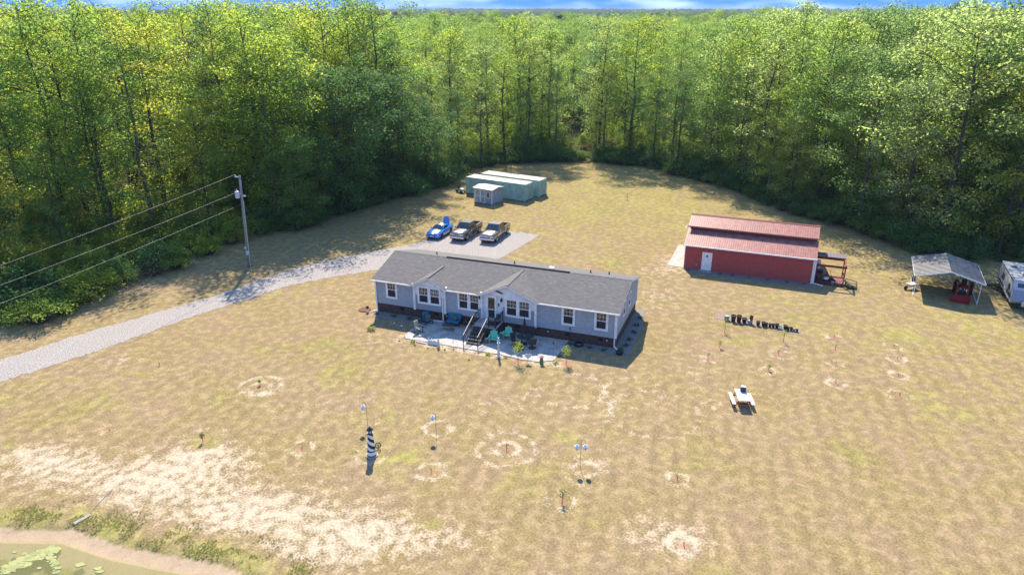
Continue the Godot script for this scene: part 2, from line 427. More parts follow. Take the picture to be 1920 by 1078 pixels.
func ground_picture(w: int, h: int, x0: float, z0: float, x1: float, z1: float) -> ImageTexture:
	var cell := 0.2
	var mw := int((x1 - x0) / cell)
	var mh := int((z1 - z0) / cell)
	var d := PackedFloat32Array()
	d.resize(mw * mh * 4)
	for g in GREEN:
		var c := ground_at(g[0], g[1])
		splat(d, mw, mh, x0, z0, cell, 1, c, ground_at(g[0] + g[2], g[1]).x - c.x, absf(ground_at(g[0], g[1] - g[3]).z - c.z), g[4] * 0.95)
	for g in SAND:
		var c := ground_at(g[0], g[1])
		splat(d, mw, mh, x0, z0, cell, 0, c, ground_at(g[0] + g[2], g[1]).x - c.x, absf(ground_at(g[0], g[1] - g[3]).z - c.z), g[4] * 0.70)
	for g in RINGS:
		splat(d, mw, mh, x0, z0, cell, 0, ground_at(g[0], g[1]), 0.26, 0.26, g[3] * 0.95, 0.0, g[2])
	for q in SAPLING_SPOTS:
		splat(d, mw, mh, x0, z0, cell, 2, ground_at(q[0], q[1]), 0.34, 0.34, 0.8)
	for q in [[16.29, 5.24], [20.12, 4.24]]:
		splat(d, mw, mh, x0, z0, cell, 2, house_xf * Vector3(q[0], 0, q[1]), 0.5, 0.5, 1.0)
	splat(d, mw, mh, x0, z0, cell, 2, ground_at(692, 583), 0.7, 0.4, 0.9)
	for j in mh:                                             # worn strip round the patio, the fringe and bank of the pond, the leaf litter at the wood's edge
		for i in mw:
			var x := x0 + (i + 0.5) * cell
			var z := z0 + (j + 0.5) * cell
			var o := (j * mw + i) * 4
			if z > -37.0 and x < -6.0:
				var s := shore_distance(Vector2(x, z))
				if s < -1.1: d[o + 1] += 1.3
				elif s < 0.8: d[o] += 0.35; d[o + 3] += 0.9
				elif s < 3.0 and x < -6.0:
					d[o + 1] += 0.95 * smoothstep(3.4, 1.6, s)
			var lp := house_xf.affine_inverse() * Vector3(x, 0, z)
			if lp.x > 4.6 and lp.x < 20.0 and lp.z > 4.0 and lp.z < 5.6: d[o] += 0.8 * smoothstep(5.6, 5.2, lp.z)
	# masks to bytes, enlarged
	var bytes := PackedByteArray()
	bytes.resize(mw * mh * 4)
	for k in mw * mh * 4: bytes[k] = int(clampf(d[k], 0.0, 1.6) * 159.0)
	var mask := Image.create_from_data(mw, mh, false, Image.FORMAT_RGBA8, bytes)
	mask.resize(w, h, Image.INTERPOLATE_BILINEAR)
	var mb := mask.get_data()
	var px := (x1 - x0) / w
	var noise := func(seed_: int, metres: float, oct: int, kind: int) -> PackedByteArray:
		var n := FastNoiseLite.new()
		n.seed = seed_
		n.noise_type = kind
		n.frequency = px / metres
		n.fractal_octaves = oct
		n.offset = Vector3(x0 / px, z0 / px, 0)
		return n.get_image(w, h, false, false, false).get_data()
	var fine: PackedByteArray = noise.call(31, 0.20, 2, FastNoiseLite.TYPE_SIMPLEX)
	var mid: PackedByteArray = noise.call(32, 1.1, 4, FastNoiseLite.TYPE_SIMPLEX)
	var big: PackedByteArray = noise.call(33, 7.0, 3, FastNoiseLite.TYPE_SIMPLEX_SMOOTH)
	var hue: PackedByteArray = noise.call(34, 2.6, 4, FastNoiseLite.TYPE_SIMPLEX)
	var out := PackedByteArray()
	out.resize(w * h * 3)
	var job := func(j: int):
		var z := z0 + (j + 0.5) * px
		var far := smoothstep(-66.0, -92.0, z)
		for i in w:
			var k := j * w + i
			var x := x0 + (i + 0.5) * px
			var f := fine[k] / 255.0 - 0.5
			var m := mid[k] / 255.0 - 0.5
			var g := big[k] / 255.0 - 0.5
			var u := hue[k] / 255.0 - 0.5
			var sand := mb[k * 4] / 159.0
			var green := mb[k * 4 + 1] / 159.0
			var mulch := mb[k * 4 + 2] / 159.0
			var mown := sin((x * 0.97 + z * 0.24) * 5.2 + g * 3.0) * smoothstep(-62.0, -48.0, z)
			# share of living grass, bare sand and mulch at this spot
			var olive := clampf(far * 0.95 + smoothstep(16.0, 46.0, x + g * 14.0) * 0.8, 0.0, 1.0)
			var gr := clampf(mown * 0.05 + green * (0.85 + m * 1.2 + f * 0.6) + olive * (0.62 + u * 0.7 + g * 0.7) + (u - 0.19) * 1.1, 0.0, 1.0)
			var bare := clampf((sand * 0.95 + (m * 1.7 + f * 1.2) * (0.50 + 0.22 * minf(sand, 1.0)) + g * 0.3 - 0.38 - olive * 0.12 - green * 0.5) * 1.25, 0.0, 1.0)
			var mu := clampf((mulch + f * 0.7 - 0.35) * 4.0, 0.0, 1.0)
			var wet := mb[k * 4 + 3] / 159.0
			var tone := 1.0 + mown * 0.06 + f * 0.68 + m * 0.30 + g * 0.28
			var rosy := clampf(0.5 + g * 1.6 - u * 0.9, 0.0, 1.0)      # dead thatch is greyer brown in places, straw elsewhere
			var r := lerpf(0.256, 0.228, rosy) * tone
			var gg := lerpf(0.200, 0.170, rosy) * tone
			var b := lerpf(0.092, 0.098, rosy) * tone
			var lush := clampf(green * 0.9 - 0.2 + u * 0.8, 0.0, 1.0)
			r = lerpf(r, lerpf(0.25, 0.235, lush) * tone, gr)
			gg = lerpf(gg, lerpf(0.207, 0.228, lush) * tone, gr)
			b = lerpf(b, lerpf(0.078, 0.063, lush) * tone, gr)
			var pale := 1.0 + f * 0.25 + m * 0.18
			r = lerpf(r, 0.43 * pale, bare); gg = lerpf(gg, 0.365 * pale, bare); b = lerpf(b, 0.275 * pale, bare)
			var tan_ := clampf((wet + m * 0.5) * 1.3, 0.0, 1.0)
			r = lerpf(r, 0.44 * pale, tan_); gg = lerpf(gg, 0.33 * pale, tan_); b = lerpf(b, 0.21 * pale, tan_)
			r = lerpf(r, 0.30 * tone, mu); gg = lerpf(gg, 0.17 * tone, mu); b = lerpf(b, 0.115 * tone, mu)
			var o := k * 3
			out[o] = int(255.0 * pow(clampf(r, 0.0, 1.0), 0.4545))
			out[o + 1] = int(255.0 * pow(clampf(gg, 0.0, 1.0), 0.4545))
			out[o + 2] = int(255.0 * pow(clampf(b, 0.0, 1.0), 0.4545))
	var id := WorkerThreadPool.add_group_task(job, h, 4)
	WorkerThreadPool.wait_for_group_task_completion(id)
	return ImageTexture.create_from_image(Image.create_from_data(w, h, false, Image.FORMAT_RGB8, out))

func sheet(mesh: ArrayMesh, m: Material, xs: Array, zs: Array, uv0: Vector2, uv1: Vector2):
	var v := PackedVector3Array()
	var uv := PackedVector2Array()
	var nn := PackedVector3Array()
	var idx := PackedInt32Array()
	for z in zs:
		for x in xs:
			v.append(Vector3(x, land_height(x, z), z))
			uv.append(Vector2((x - uv0.x) / (uv1.x - uv0.x), (z - uv0.y) / (uv1.y - uv0.y)))
			var e := 0.3
			if z > -38.0 and x < 0.0:
				nn.append(Vector3(land_height(x - e, z) - land_height(x + e, z), 2.0 * e, land_height(x, z - e) - land_height(x, z + e)).normalized())
			else: nn.append(Vector3.UP)
	var w := xs.size()
	for j in zs.size() - 1:
		for i in w - 1:
			var a := j * w + i
			idx.append_array([a, a + 1, a + w, a + 1, a + w + 1, a + w])
	var arr := []
	arr.resize(Mesh.ARRAY_MAX)
	arr[Mesh.ARRAY_VERTEX] = v
	arr[Mesh.ARRAY_NORMAL] = nn
	arr[Mesh.ARRAY_TEX_UV] = uv
	arr[Mesh.ARRAY_INDEX] = idx
	mesh.add_surface_from_arrays(Mesh.PRIMITIVE_TRIANGLES, arr)
	mesh.surface_set_material(mesh.get_surface_count() - 1, m)

func make_ground():
	for q in SHORE: shore.append(Vector2(q[0], q[1]))
	var near_m := mat("lawn_near", 1, 1, 1, 1.0, 0.0, 0.1)
	near_m.albedo_texture = ground_picture(2048, 922, -50.0, -70.0, 50.0, -25.0)
	near_m.texture_repeat = false
	var far_m := mat("lawn_far", 1, 1, 1, 1.0, 0.0, 0.1)
	far_m.albedo_texture = ground_picture(1500, 700, -75.0, -140.0, 75.0, -70.0)
	far_m.texture_repeat = false
	var floor_m := grain(mat("leaf_litter", 0.11, 0.095, 0.05, 1.0, 0.0, 0.1), noise_tex(41, 0.03, Color(0.5, 0.55, 0.45), Color(1, 1, 1), 512, FastNoiseLite.TYPE_SIMPLEX, 5), 0.05)
	var me := ArrayMesh.new()
	var xs := []
	for i in 101: xs.append(-50.0 + i)
	var xn := []
	for i in 141: xn.append(-50.0 + 0.5 * i if i <= 100 else (i - 100.0) * 1.25)
	var zn := []
	for j in 91: zn.append(-70.0 + 0.5 * j)
	sheet(me, near_m, xn, zn, Vector2(-50, -70), Vector2(50, -25))
	sheet(me, far_m, [-75.0, 0.0, 75.0], [-140.0, -105.0, -70.0], Vector2(-75, -140), Vector2(75, -70))
	var u0 := Vector2(0, 0)
	var u1 := Vector2(20, 20)
	sheet(me, floor_m, [-4000.0, 0.0, 4000.0], [-5000.0, -1000.0, -140.0], u0, u1)
	sheet(me, floor_m, [-4000.0, -75.0], [-140.0, -70.0], u0, u1)
	sheet(me, floor_m, [75.0, 4000.0], [-140.0, -70.0], u0, u1)
	sheet(me, floor_m, [-4000.0, -50.0], [-70.0, -25.0], u0, u1)
	sheet(me, floor_m, [50.0, 4000.0], [-70.0, -25.0], u0, u1)
	var xl := [-4000.0, -200.0]
	for i in 60: xl.append(-70.0 + i * 1.5)
	xl.append_array([60.0, 4000.0])
	var zl := []
	for j in 22: zl.append(-25.0 + j * 1.6)
	zl.append_array([40.0, 2000.0])
	sheet(me, floor_m, xl, zl, u0, u1)
	var o := put_mesh(me, "ground", null, self)
	o.set_meta("kind", "structure")
	o.set_meta("label", "dry brown lawn with pale sand and yellow-green patches")
	# pond water
	var b := MB.new()
	var poly := PackedVector2Array()
	for q in shore: poly.append(q)
	var idx := Geometry2D.triangulate_polygon(poly)
	for i in range(0, idx.size(), 3):
		var t: Array[Vector3] = []
		for k in 3: t.append(Vector3(poly[idx[i + k]].x, -0.30, poly[idx[i + k]].y))
		b.tri(t[0], t[1], t[2], Vector3.UP)
	var wm := mat("pond_water", 0.30, 0.29, 0.085, 0.05, 0.0, 0.4)
	wm.transparency = BaseMaterial3D.TRANSPARENCY_ALPHA
	wm.albedo_color.a = 0.40
	wm.normal_enabled = true
	wm.normal_texture = bump_tex(44, 0.03, 0.6)
	wm.normal_scale = 0.25
	wm.uv1_triplanar = true
	wm.uv1_world_triplanar = true
	wm.uv1_scale = Vector3.ONE * 0.4
	var water := structure(b, "pond_water", wm)
	water.set_meta("label", "murky green pond water by the sandy bank")
	pond_algae()
	driveway()

func pond_algae():
	var b := MB.new()
	rng.seed = 77
	var spots := []
	for i in 120:
		var t := rng.randf()
		var c := Vector2(lerpf(2, 100, t), lerpf(1072, 1028, t)) + Vector2(rng.randf_range(-8, 8), rng.randf_range(-6, 6))
		spots.append([c.x, c.y, rng.randf_range(0.05, 0.20)])
	for i in 60:
		var t := rng.randf()
		var c := Vector2(lerpf(92, 106, t), lerpf(1030, 1075, t)) + Vector2(rng.randf_range(-7, 7), rng.randf_range(-3, 3))
		spots.append([c.x, c.y, rng.randf_range(0.04, 0.14)])
	for q in [[148, 1060, 0.2], [182, 1066, 0.16], [186, 1072, 0.14], [26, 1035, 0.12], [46, 1038, 0.12], [72, 1066, 0.1]]: spots.append(q)
	for s in spots:
		var c := ground_at(s[0], s[1], -0.3)
		var ring: Array[Vector3] = []
		var low: Array[Vector3] = []
		var lift := rng.randf_range(0.006, 0.03)
		for k in 9:
			var a := TAU * k / 9
			var r: float = s[2] * rng.randf_range(0.55, 1.25)
			ring.append(c + Vector3(cos(a) * r * 1.4, lift, sin(a) * r))
			low.append(c + Vector3(cos(a) * r * 1.5, -0.03, sin(a) * r * 1.1))
		b.col(Color(1, 1, 1) * rng.randf_range(0.75, 1.1))
		b.loft([low, ring], true)
	var m := mat("algae", 0.30, 0.32, 0.13, 0.95)
	m.vertex_color_use_as_albedo = true
	var o := part(b, "floating_algae", m, self)
	tag(o, "pale yellow mats of algae floating on the pond", "algae", "", "stuff")

func ribbon(called: String, left: Array, right: Array, y: float, m: Material, ragged: float, seed_: int) -> MeshInstance3D:
	# a laid surface between two edge lines, its edges uneven
	rng.seed = seed_
	var l := Curve3D.new()
	var r := Curve3D.new()
	for q in left: l.add_point(q)
	for q in right: r.add_point(q)
	var n := int(maxf(l.get_baked_length(), r.get_baked_length()) / 0.3)
	var b := MB.new()
	var rows := []
	for i in n + 1:
		var t := float(i) / n
		var p := l.sample_baked(t * l.get_baked_length(), true)
		var q := r.sample_baked(t * r.get_baked_length(), true)
		var d := (q - p).normalized()
		p += d * rng.randf_range(-ragged, ragged)
		q += d * rng.randf_range(-ragged, ragged)
		p.y = y; q.y = y
		rows.append([p, q])
	for i in n: b.quad(rows[i][0], rows[i][1], rows[i + 1][1], rows[i + 1][0], Vector3.UP)
	return structure(b, called, m)

func driveway():
	var gm := grain(mat("grey_gravel", 0.56, 0.515, 0.47, 0.95, 0.0, 0.2), noise_tex(46, 0.05, Color(0.62, 0.62, 0.64), Color(1, 1, 1), 512, FastNoiseLite.TYPE_SIMPLEX, 5), 0.22, bump_tex(47, 0.2, 5.0))
	var l := []
	var r := []
	for q in [[-90, 706, 758], [0, 675, 716], [100, 643, 684], [200, 612, 652], [267, 594, 627], [334, 574, 603], [400, 556, 581], [467, 531, 560], [534, 508, 537], [634, 484, 517], [700, 471, 507], [770, 459, 500]]:
		l.append(ground_at(q[0], q[1])); r.append(ground_at(q[0], q[2]))
	var o := ribbon("driveway", l, r, 0.012, gm, 0.22, 51)
	o.set_meta("label", "pale grey gravel driveway curving to the parking pad")
	var p := ribbon("parking_pad", [ground_at(758, 461), ground_at(850, 440), ground_at(955, 434), ground_at(1014, 440)], [ground_at(740, 500), ground_at(800, 502), ground_at(900, 498), ground_at(945, 481)], 0.017, gm, 0.28, 52)
	p.set_meta("label", "pale grey gravel parking pad behind the house")

# ------------------------------------------------------------------ the house
const HL := 23.25      # length of the front
const HD := 9.0        # depth
const SK := 0.91       # brick skirt
const EV := 3.42       # eave
const RG := 4.68       # ridge
var house: Node3D

# clapboards on a wall in the x-y plane facing +z, between x0 and x1, y0 and y1
func clapboards(b: MB, x0: float, x1: float, y0: float, y1: float, z: float, step := 0.115, deep := 0.018):
	var y := y0
	while y < y1 - 0.01:
		var t := minf(y + step, y1)
		b.quad(Vector3(x0, y, z + deep), Vector3(x1, y, z + deep), Vector3(x1, t, z + 0.002), Vector3(x0, t, z + 0.002), Vector3(0, 0, 1))
		b.quad(Vector3(x0, y, z + deep), Vector3(x1, y, z + deep), Vector3(x1, y, z), Vector3(x0, y, z), Vector3(0, -1, 0))
		y = t

func battens(b: MB, x0: float, x1: float, y0: float, tops: Callable, z: float):
	var x := x0 + 0.1
	while x < x1 - 0.03:
		b.bx(x - 0.02, y0, z, x + 0.02, tops.call(x), z + 0.022)
		x += 0.2

# a sash window seen from +z: centre x, bottom y, width and height of the glass
func window(parent: Node3D, x: float, y: float, w: float, h: float, z: float, trim_w := 0.2, glass_units := 1, b := Basis.IDENTITY, org := Vector3.ZERO):
	var xf := Transform3D(b, org)
	var wn := MB.new(); wn.xf = xf
	var total := w * glass_units + 0.3 * (glass_units - 1)
	var x0 := x - total / 2
	# casing round all units
	wn.bx(x0 - trim_w, y + h, z, x0 + total + trim_w, y + h + trim_w * 0.85, z + 0.05)
	wn.bx(x0 - trim_w, y - trim_w * 1.0, z, x0 + total + trim_w, y, z + 0.055)
	wn.bx(x0 - trim_w, y, z, x0, y + h, z + 0.048)
	wn.bx(x0 + total, y, z, x0 + total + trim_w, y + h, z + 0.048)
	for k in glass_units - 1:
		var mx := x0 + w * (k + 1) + 0.3 * k
		wn.bx(mx, y, z, mx + 0.3, y + h, z + 0.048)
	var win := part(wn, "window", M.white_trim, parent)
	for k in glass_units:
		var gx := x0 + k * (w + 0.3)
		var pu := MB.new(); pu.xf = xf
		pu.bx(gx, y + h * 0.5, z - 0.005, gx + w, y + h, z + 0.012)
		part(pu, "pane", M.glass_dark, win)
		var pl := MB.new(); pl.xf = xf
		pl.bx(gx, y, z - 0.005, gx + w, y + h * 0.5, z + 0.009)
		var lower := part(pl, "insect_screen", M.screen_mesh, win)
		lower.set_meta("label", "dark insect screen over the lower sash")
		var mu := MB.new(); mu.xf = xf
		mu.bx(gx, y + h * 0.5 - 0.03, z + 0.012, gx + w, y + h * 0.5 + 0.03, z + 0.036)
		for i in [1, 2]: mu.bx(gx + w * i / 3 - 0.011, y + h * 0.5 + 0.03, z + 0.012, gx + w * i / 3 + 0.011, y + h, z + 0.022)
		mu.bx(gx, y + h * 0.76 - 0.011, z + 0.013, gx + w, y + h * 0.76 + 0.011, z + 0.0225)
		part(mu, "muntin", M.white_trim, win)
	return win

# rows of shingles on a sloping rectangle: o lower left, u along the eave, s up the slope; keep() tells which stay
func shingles(b: MB, o: Vector3, u: Vector3, s: Vector3, lu: float, ls: float, seed_: int, keep = null, tab := 0.33, course := 0.15):
	var r := RandomNumberGenerator.new()
	r.seed = seed_
	var n := s.cross(u).normalized()
	if n.y < 0: n = -n
	var rows := int(ceil(ls / course))
	var cols := int(ceil(lu / tab)) + 1
	for j in rows:
		var s0 := j * course
		var s1 := minf(s0 + course * 1.02, ls)
		var shift := (r.randf() if j % 2 else r.randf() * 0.5) * tab
		for i in cols:
			var u0 := maxf(i * tab - shift, 0.0)
			var u1 := minf((i + 1) * tab - shift, lu)
			if u1 - u0 < 0.01: continue
			if keep != null and not keep.call((u0 + u1) / 2, (s0 + s1) / 2): continue
			var t := 0.115 * r.randf_range(0.84, 1.10)
			if r.randf() < 0.08: t *= 1.18
			b.col(Color(t * 1.03, t, t * 0.99))
			var lift := n * r.randf_range(0.011, 0.019)
			var a := o + u * u0 + s * s0 + lift
			var c := o + u * u1 + s * s0 + lift
			b.quad(a, c, o + u * u1 + s * s1 + n * 0.004, o + u * u0 + s * s1 + n * 0.004, n)
			b.quad(a, c, c - lift, a - lift, -s)

func make_house():
	house = thing("manufactured_home", "long light grey house with white gables, brick skirt and grey shingle roof", "house", house_xf.origin, house_xf.basis.get_euler().y)
	var H := house
	# brick skirt as four walls with a recessed foot
	var b := MB.new()
	b.bx(0.03, 0, -0.25, HL - 0.03, SK, -0.03); b.bx(0.03, 0, -HD + 0.03, HL - 0.03, SK, -HD + 0.25)
	b.bx(0.03, 0, -HD + 0.25, 0.25, SK, -0.25); b.bx(HL - 0.25, 0, -HD + 0.25, HL - 0.03, SK, -0.25)
	b.bx(0.0, SK - 0.07, -0.2, HL, SK - 0.001, -0.005)
	var skirt := part(b, "brick_skirt", M.brick, H)
	skirt.set_meta("label", "dark brown brick skirt under the siding")
	for x in [2.7, 6.3, 9.7, 14.4, 18.99, 21.92]:
		b = MB.new(); b.bx(x - 0.2, 0.5, -0.05, x + 0.2, 0.72, 0.0)
		var v := part(b, "foundation_vent", M.vent_dark, skirt)
		var s := MB.new()
		for k in 4: s.bx(x - 0.18, 0.525 + k * 0.05, 0.0, x + 0.18, 0.54 + k * 0.05, 0.012)
		part(s, "vent_slat", M.black_metal, skirt)
	for x in [5.4, 7.4, 11.0, 17.2, 22.5]:
		b = MB.new(); b.bx(x - 0.06, 0.56, -0.03, x + 0.06, 0.66, 0.03)
		part(b, "outlet_box", M.pale_grey, skirt)
	# body behind the boards
	b = MB.new(); b.bx(0.02, SK, -HD + 0.02, HL - 0.02, EV - 0.02, -0.02)
	part(b, "wall", M.siding, H)
	# front siding between the gables
	b = MB.new()
	for q in [[0.0, 4.1], [7.3, 10.9], [16.1, HL]]:
		b = MB.new(); clapboards(b, q[0], q[1], SK, EV, 0.0)
		part(b, "front_siding", M.siding, H)
	b = MB.new()
	b.xf = Transform3D(Basis(Vector3.UP, PI / 2), Vector3(HL, 0, 0)); clapboards(b, 0, HD, SK, EV, 0.0)
	b.xf = Transform3D.IDENTITY
	b.prism(PackedVector2Array([Vector2(0, EV), Vector2(HD, EV), Vector2(HD / 2, RG - 0.05)]), -0.02, 0.012, Vector3(HL, 0, 0), Basis(Vector3(0, 0, -1), Vector3.UP, Vector3(1, 0, 0)))
	part(b, "end_siding", M.siding, H)
	b = MB.new()
	b.xf = Transform3D(Basis(Vector3.UP, -PI / 2), Vector3(0, 0, -HD)); clapboards(b, 0, HD, SK, EV, 0.0)
	b.xf = Transform3D.IDENTITY
	b.prism(PackedVector2Array([Vector2(0, EV), Vector2(HD, EV), Vector2(HD / 2, RG - 0.05)]), -0.012, 0.02, Vector3(0, 0, 0), Basis(Vector3(0, 0, -1), Vector3.UP, Vector3(1, 0, 0)))
	part(b, "end_siding", M.siding, H)
	b = MB.new()
	b.xf = Transform3D(Basis(Vector3.UP, PI), Vector3(HL, 0, -HD)); clapboards(b, 0, HL, SK, EV, 0.0)
	part(b, "rear_siding", M.siding, H)
	# gable fronts: white above, grey below, proud of the wall
	front_gable(4.1, 7.3, 5.72, 4.22, 2.40, 0.10, 0.0)
	front_gable(10.9, 16.1, 13.45, 4.50, 2.40, 0.10, 2.1)
	# corner posts
	for x in [4.17, 7.30, 10.95, 16.08]:
		b = MB.new(); b.bx(x - 0.1, SK - 0.06, 0.03, x + 0.1, EV - 0.12, 0.20)
		part(b, "corner_post", M.white_trim, H)
	for q in [[-0.004, 0.004], [HL + 0.004, 0.004], [HL + 0.004, -HD - 0.004], [-0.004, -HD - 0.004]]:
		b = MB.new(); b.box(Vector3(q[0], (SK + EV) / 2 - 0.02, q[1]), Vector3(0.13, EV - SK - 0.05, 0.13))
		part(b, "corner_board", M.white_trim, H)
	# windows
	window(H, 1.72, 1.74, 0.80, 1.40, 0.02)
	window(H, 5.70, 1.72, 0.86, 1.40, 0.11, 0.19, 2)
	window(H, 9.66, 1.68, 0.78, 1.42, 0.02, 0.18, 2)
	window(H, 14.42, 1.72, 0.88, 1.40, 0.11, 0.19, 2)
	window(H, 19.02, 1.68, 0.82, 1.42, 0.02)
	window(H, 21.94, 1.66, 0.82, 1.42, 0.02)
	for z in [-2.9, -5.2]:
		window(H, -z, 2.0, 0.72, 1.15, 0.02, 0.14, 1, Basis(Vector3.UP, PI / 2), Vector3(HL, 0, 0))
	# door with its glazed storm door
	b = MB.new()
	b.bx(11.36, 1.02, 0.005, 11.48, 3.2, 0.085); b.bx(12.26, 1.02, 0.005, 12.38, 3.2, 0.085); b.bx(11.36, 3.2, 0.005, 12.38, 3.32, 0.085)
	b.bx(11.48, 1.02, -0.005, 11.56, 3.2, 0.065); b.bx(12.18, 1.02, -0.005, 12.26, 3.2, 0.065); b.bx(11.56, 3.08, -0.005, 12.18, 3.2, 0.065); b.bx(11.56, 1.02, -0.005, 12.18, 1.16, 0.065); b.bx(11.56, 1.92, -0.003, 12.18, 1.98, 0.063)
	var door := part(b, "door", M.white_trim, H)
	b = MB.new(); b.bx(11.56, 1.16, 0.000, 12.18, 3.08, 0.035)
	part(b, "pane", M.glass_dark, door)
	b = MB.new(); b.bx(12.14, 1.95, 0.065, 12.18, 2.15, 0.115)
	part(b, "handle", M.black_metal, door)
	for x in [10.78, 12.86]:
		b = MB.new()
		b.bx(x - 0.05, 2.86, -0.0, x + 0.05, 3.16, 0.06)
		b.lathe([[0.045, -0.16], [0.10, -0.13], [0.12, 0.06], [0.03, 0.13]], 6, Vector3(x, 3.0, 0.17))
		var l := part(b, "porch_lamp", M.black_metal, H)
		l.set_meta("label", "black wall lantern beside the door")
	b = MB.new(); b.bx(12.50, 2.34, -0.02, 12.60, 2.60, 0.03)
	part(b, "mail_plaque", M.black_metal, H)
	# narrow dark slanted strip laid on the entry gable
	b = MB.new(); b.bar(Vector3(12.12, 3.90, 0.118), Vector3(12.98, 3.64, 0.118), 0.04, 0.14, Vector3(0, 0, 1).cross(Vector3(1, -0.3, 0)))
	var band := part(b, "gable_band", M.navy_cushion, H)
	band.set_meta("label", "narrow dark slanted strip on the white entry gable")
	make_roof()
	make_porch()
	# downspouts
	for q in [[0.06, 0.08, -1], [7.12, 0.26, -1], [HL - 0.08, 0.10, 1]]:
		b = MB.new()
		b.bar(Vector3(q[0], EV - 0.24, q[1] + 0.13), Vector3(q[0], EV - 0.40, q[1]), 0.09, 0.07, Vector3(1, 0, 0))
		b.bx(q[0] - 0.05, 0.16, q[1] - 0.035, q[0] + 0.05, EV - 0.38, q[1] + 0.035)
		if q[0] > 5.0 and q[0] < 8.0: b.bar(Vector3(q[0] + 0.03, 0.12, q[1]), Vector3(q[0] - 1.35, 0.10, q[1] + 0.15), 0.08, 0.09)
		else: b.bar(Vector3(q[0], 0.18, q[1]), Vector3(q[0] + q[2] * 0.35, 0.06, q[1] + 0.25), 0.09, 0.08)
		part(b, "downspout", M.white_trim, H)

func front_gable(x0: float, x1: float, px: float, py: float, split: float, z: float, recess: float):
	var H := house
	var top := func(x: float) -> float: return (lerpf(EV, py, (x - x0) / (px - x0)) if x < px else lerpf(py, EV, (x - px) / (x1 - px))) - 0.08
	var xa := x0 + recess
	var b := MB.new()
	b.bx(xa, SK, -0.02, x1, split, z - 0.012)
	battens(b, xa, x1, SK, func(_x): return split, z - 0.012)
	part(b, "gable_panel", M.batten_grey, H)
	b = MB.new()
	var poly := PackedVector2Array([Vector2(xa, split), Vector2(x1, split), Vector2(x1, EV - 0.05), Vector2(px, py - 0.05)])
	if recess > 0.0:
		poly.append(Vector2(x0, EV - 0.05)); poly.append(Vector2(x0, 3.34)); poly.append(Vector2(xa, 3.34))
	else: poly.append(Vector2(x0, EV - 0.05))
	b.prism(poly, -0.03, z)
	battens(b, xa, x1, split, top, z)
	if recess > 0.0: battens(b, x0 + 0.1, xa, 3.35, top, z)
	part(b, "gable_board", M.white_trim, H)
	if recess > 0.0:
		b = MB.new()
		b.bx(x0, SK, -0.10, xa, 3.345, -0.018)
		battens(b, x0, 11.36, SK, func(_x): return 3.34, -0.018); battens(b, 12.38, xa, SK, func(_x): return 3.34, -0.018)
		part(b, "entry_wall", M.white_trim, H)

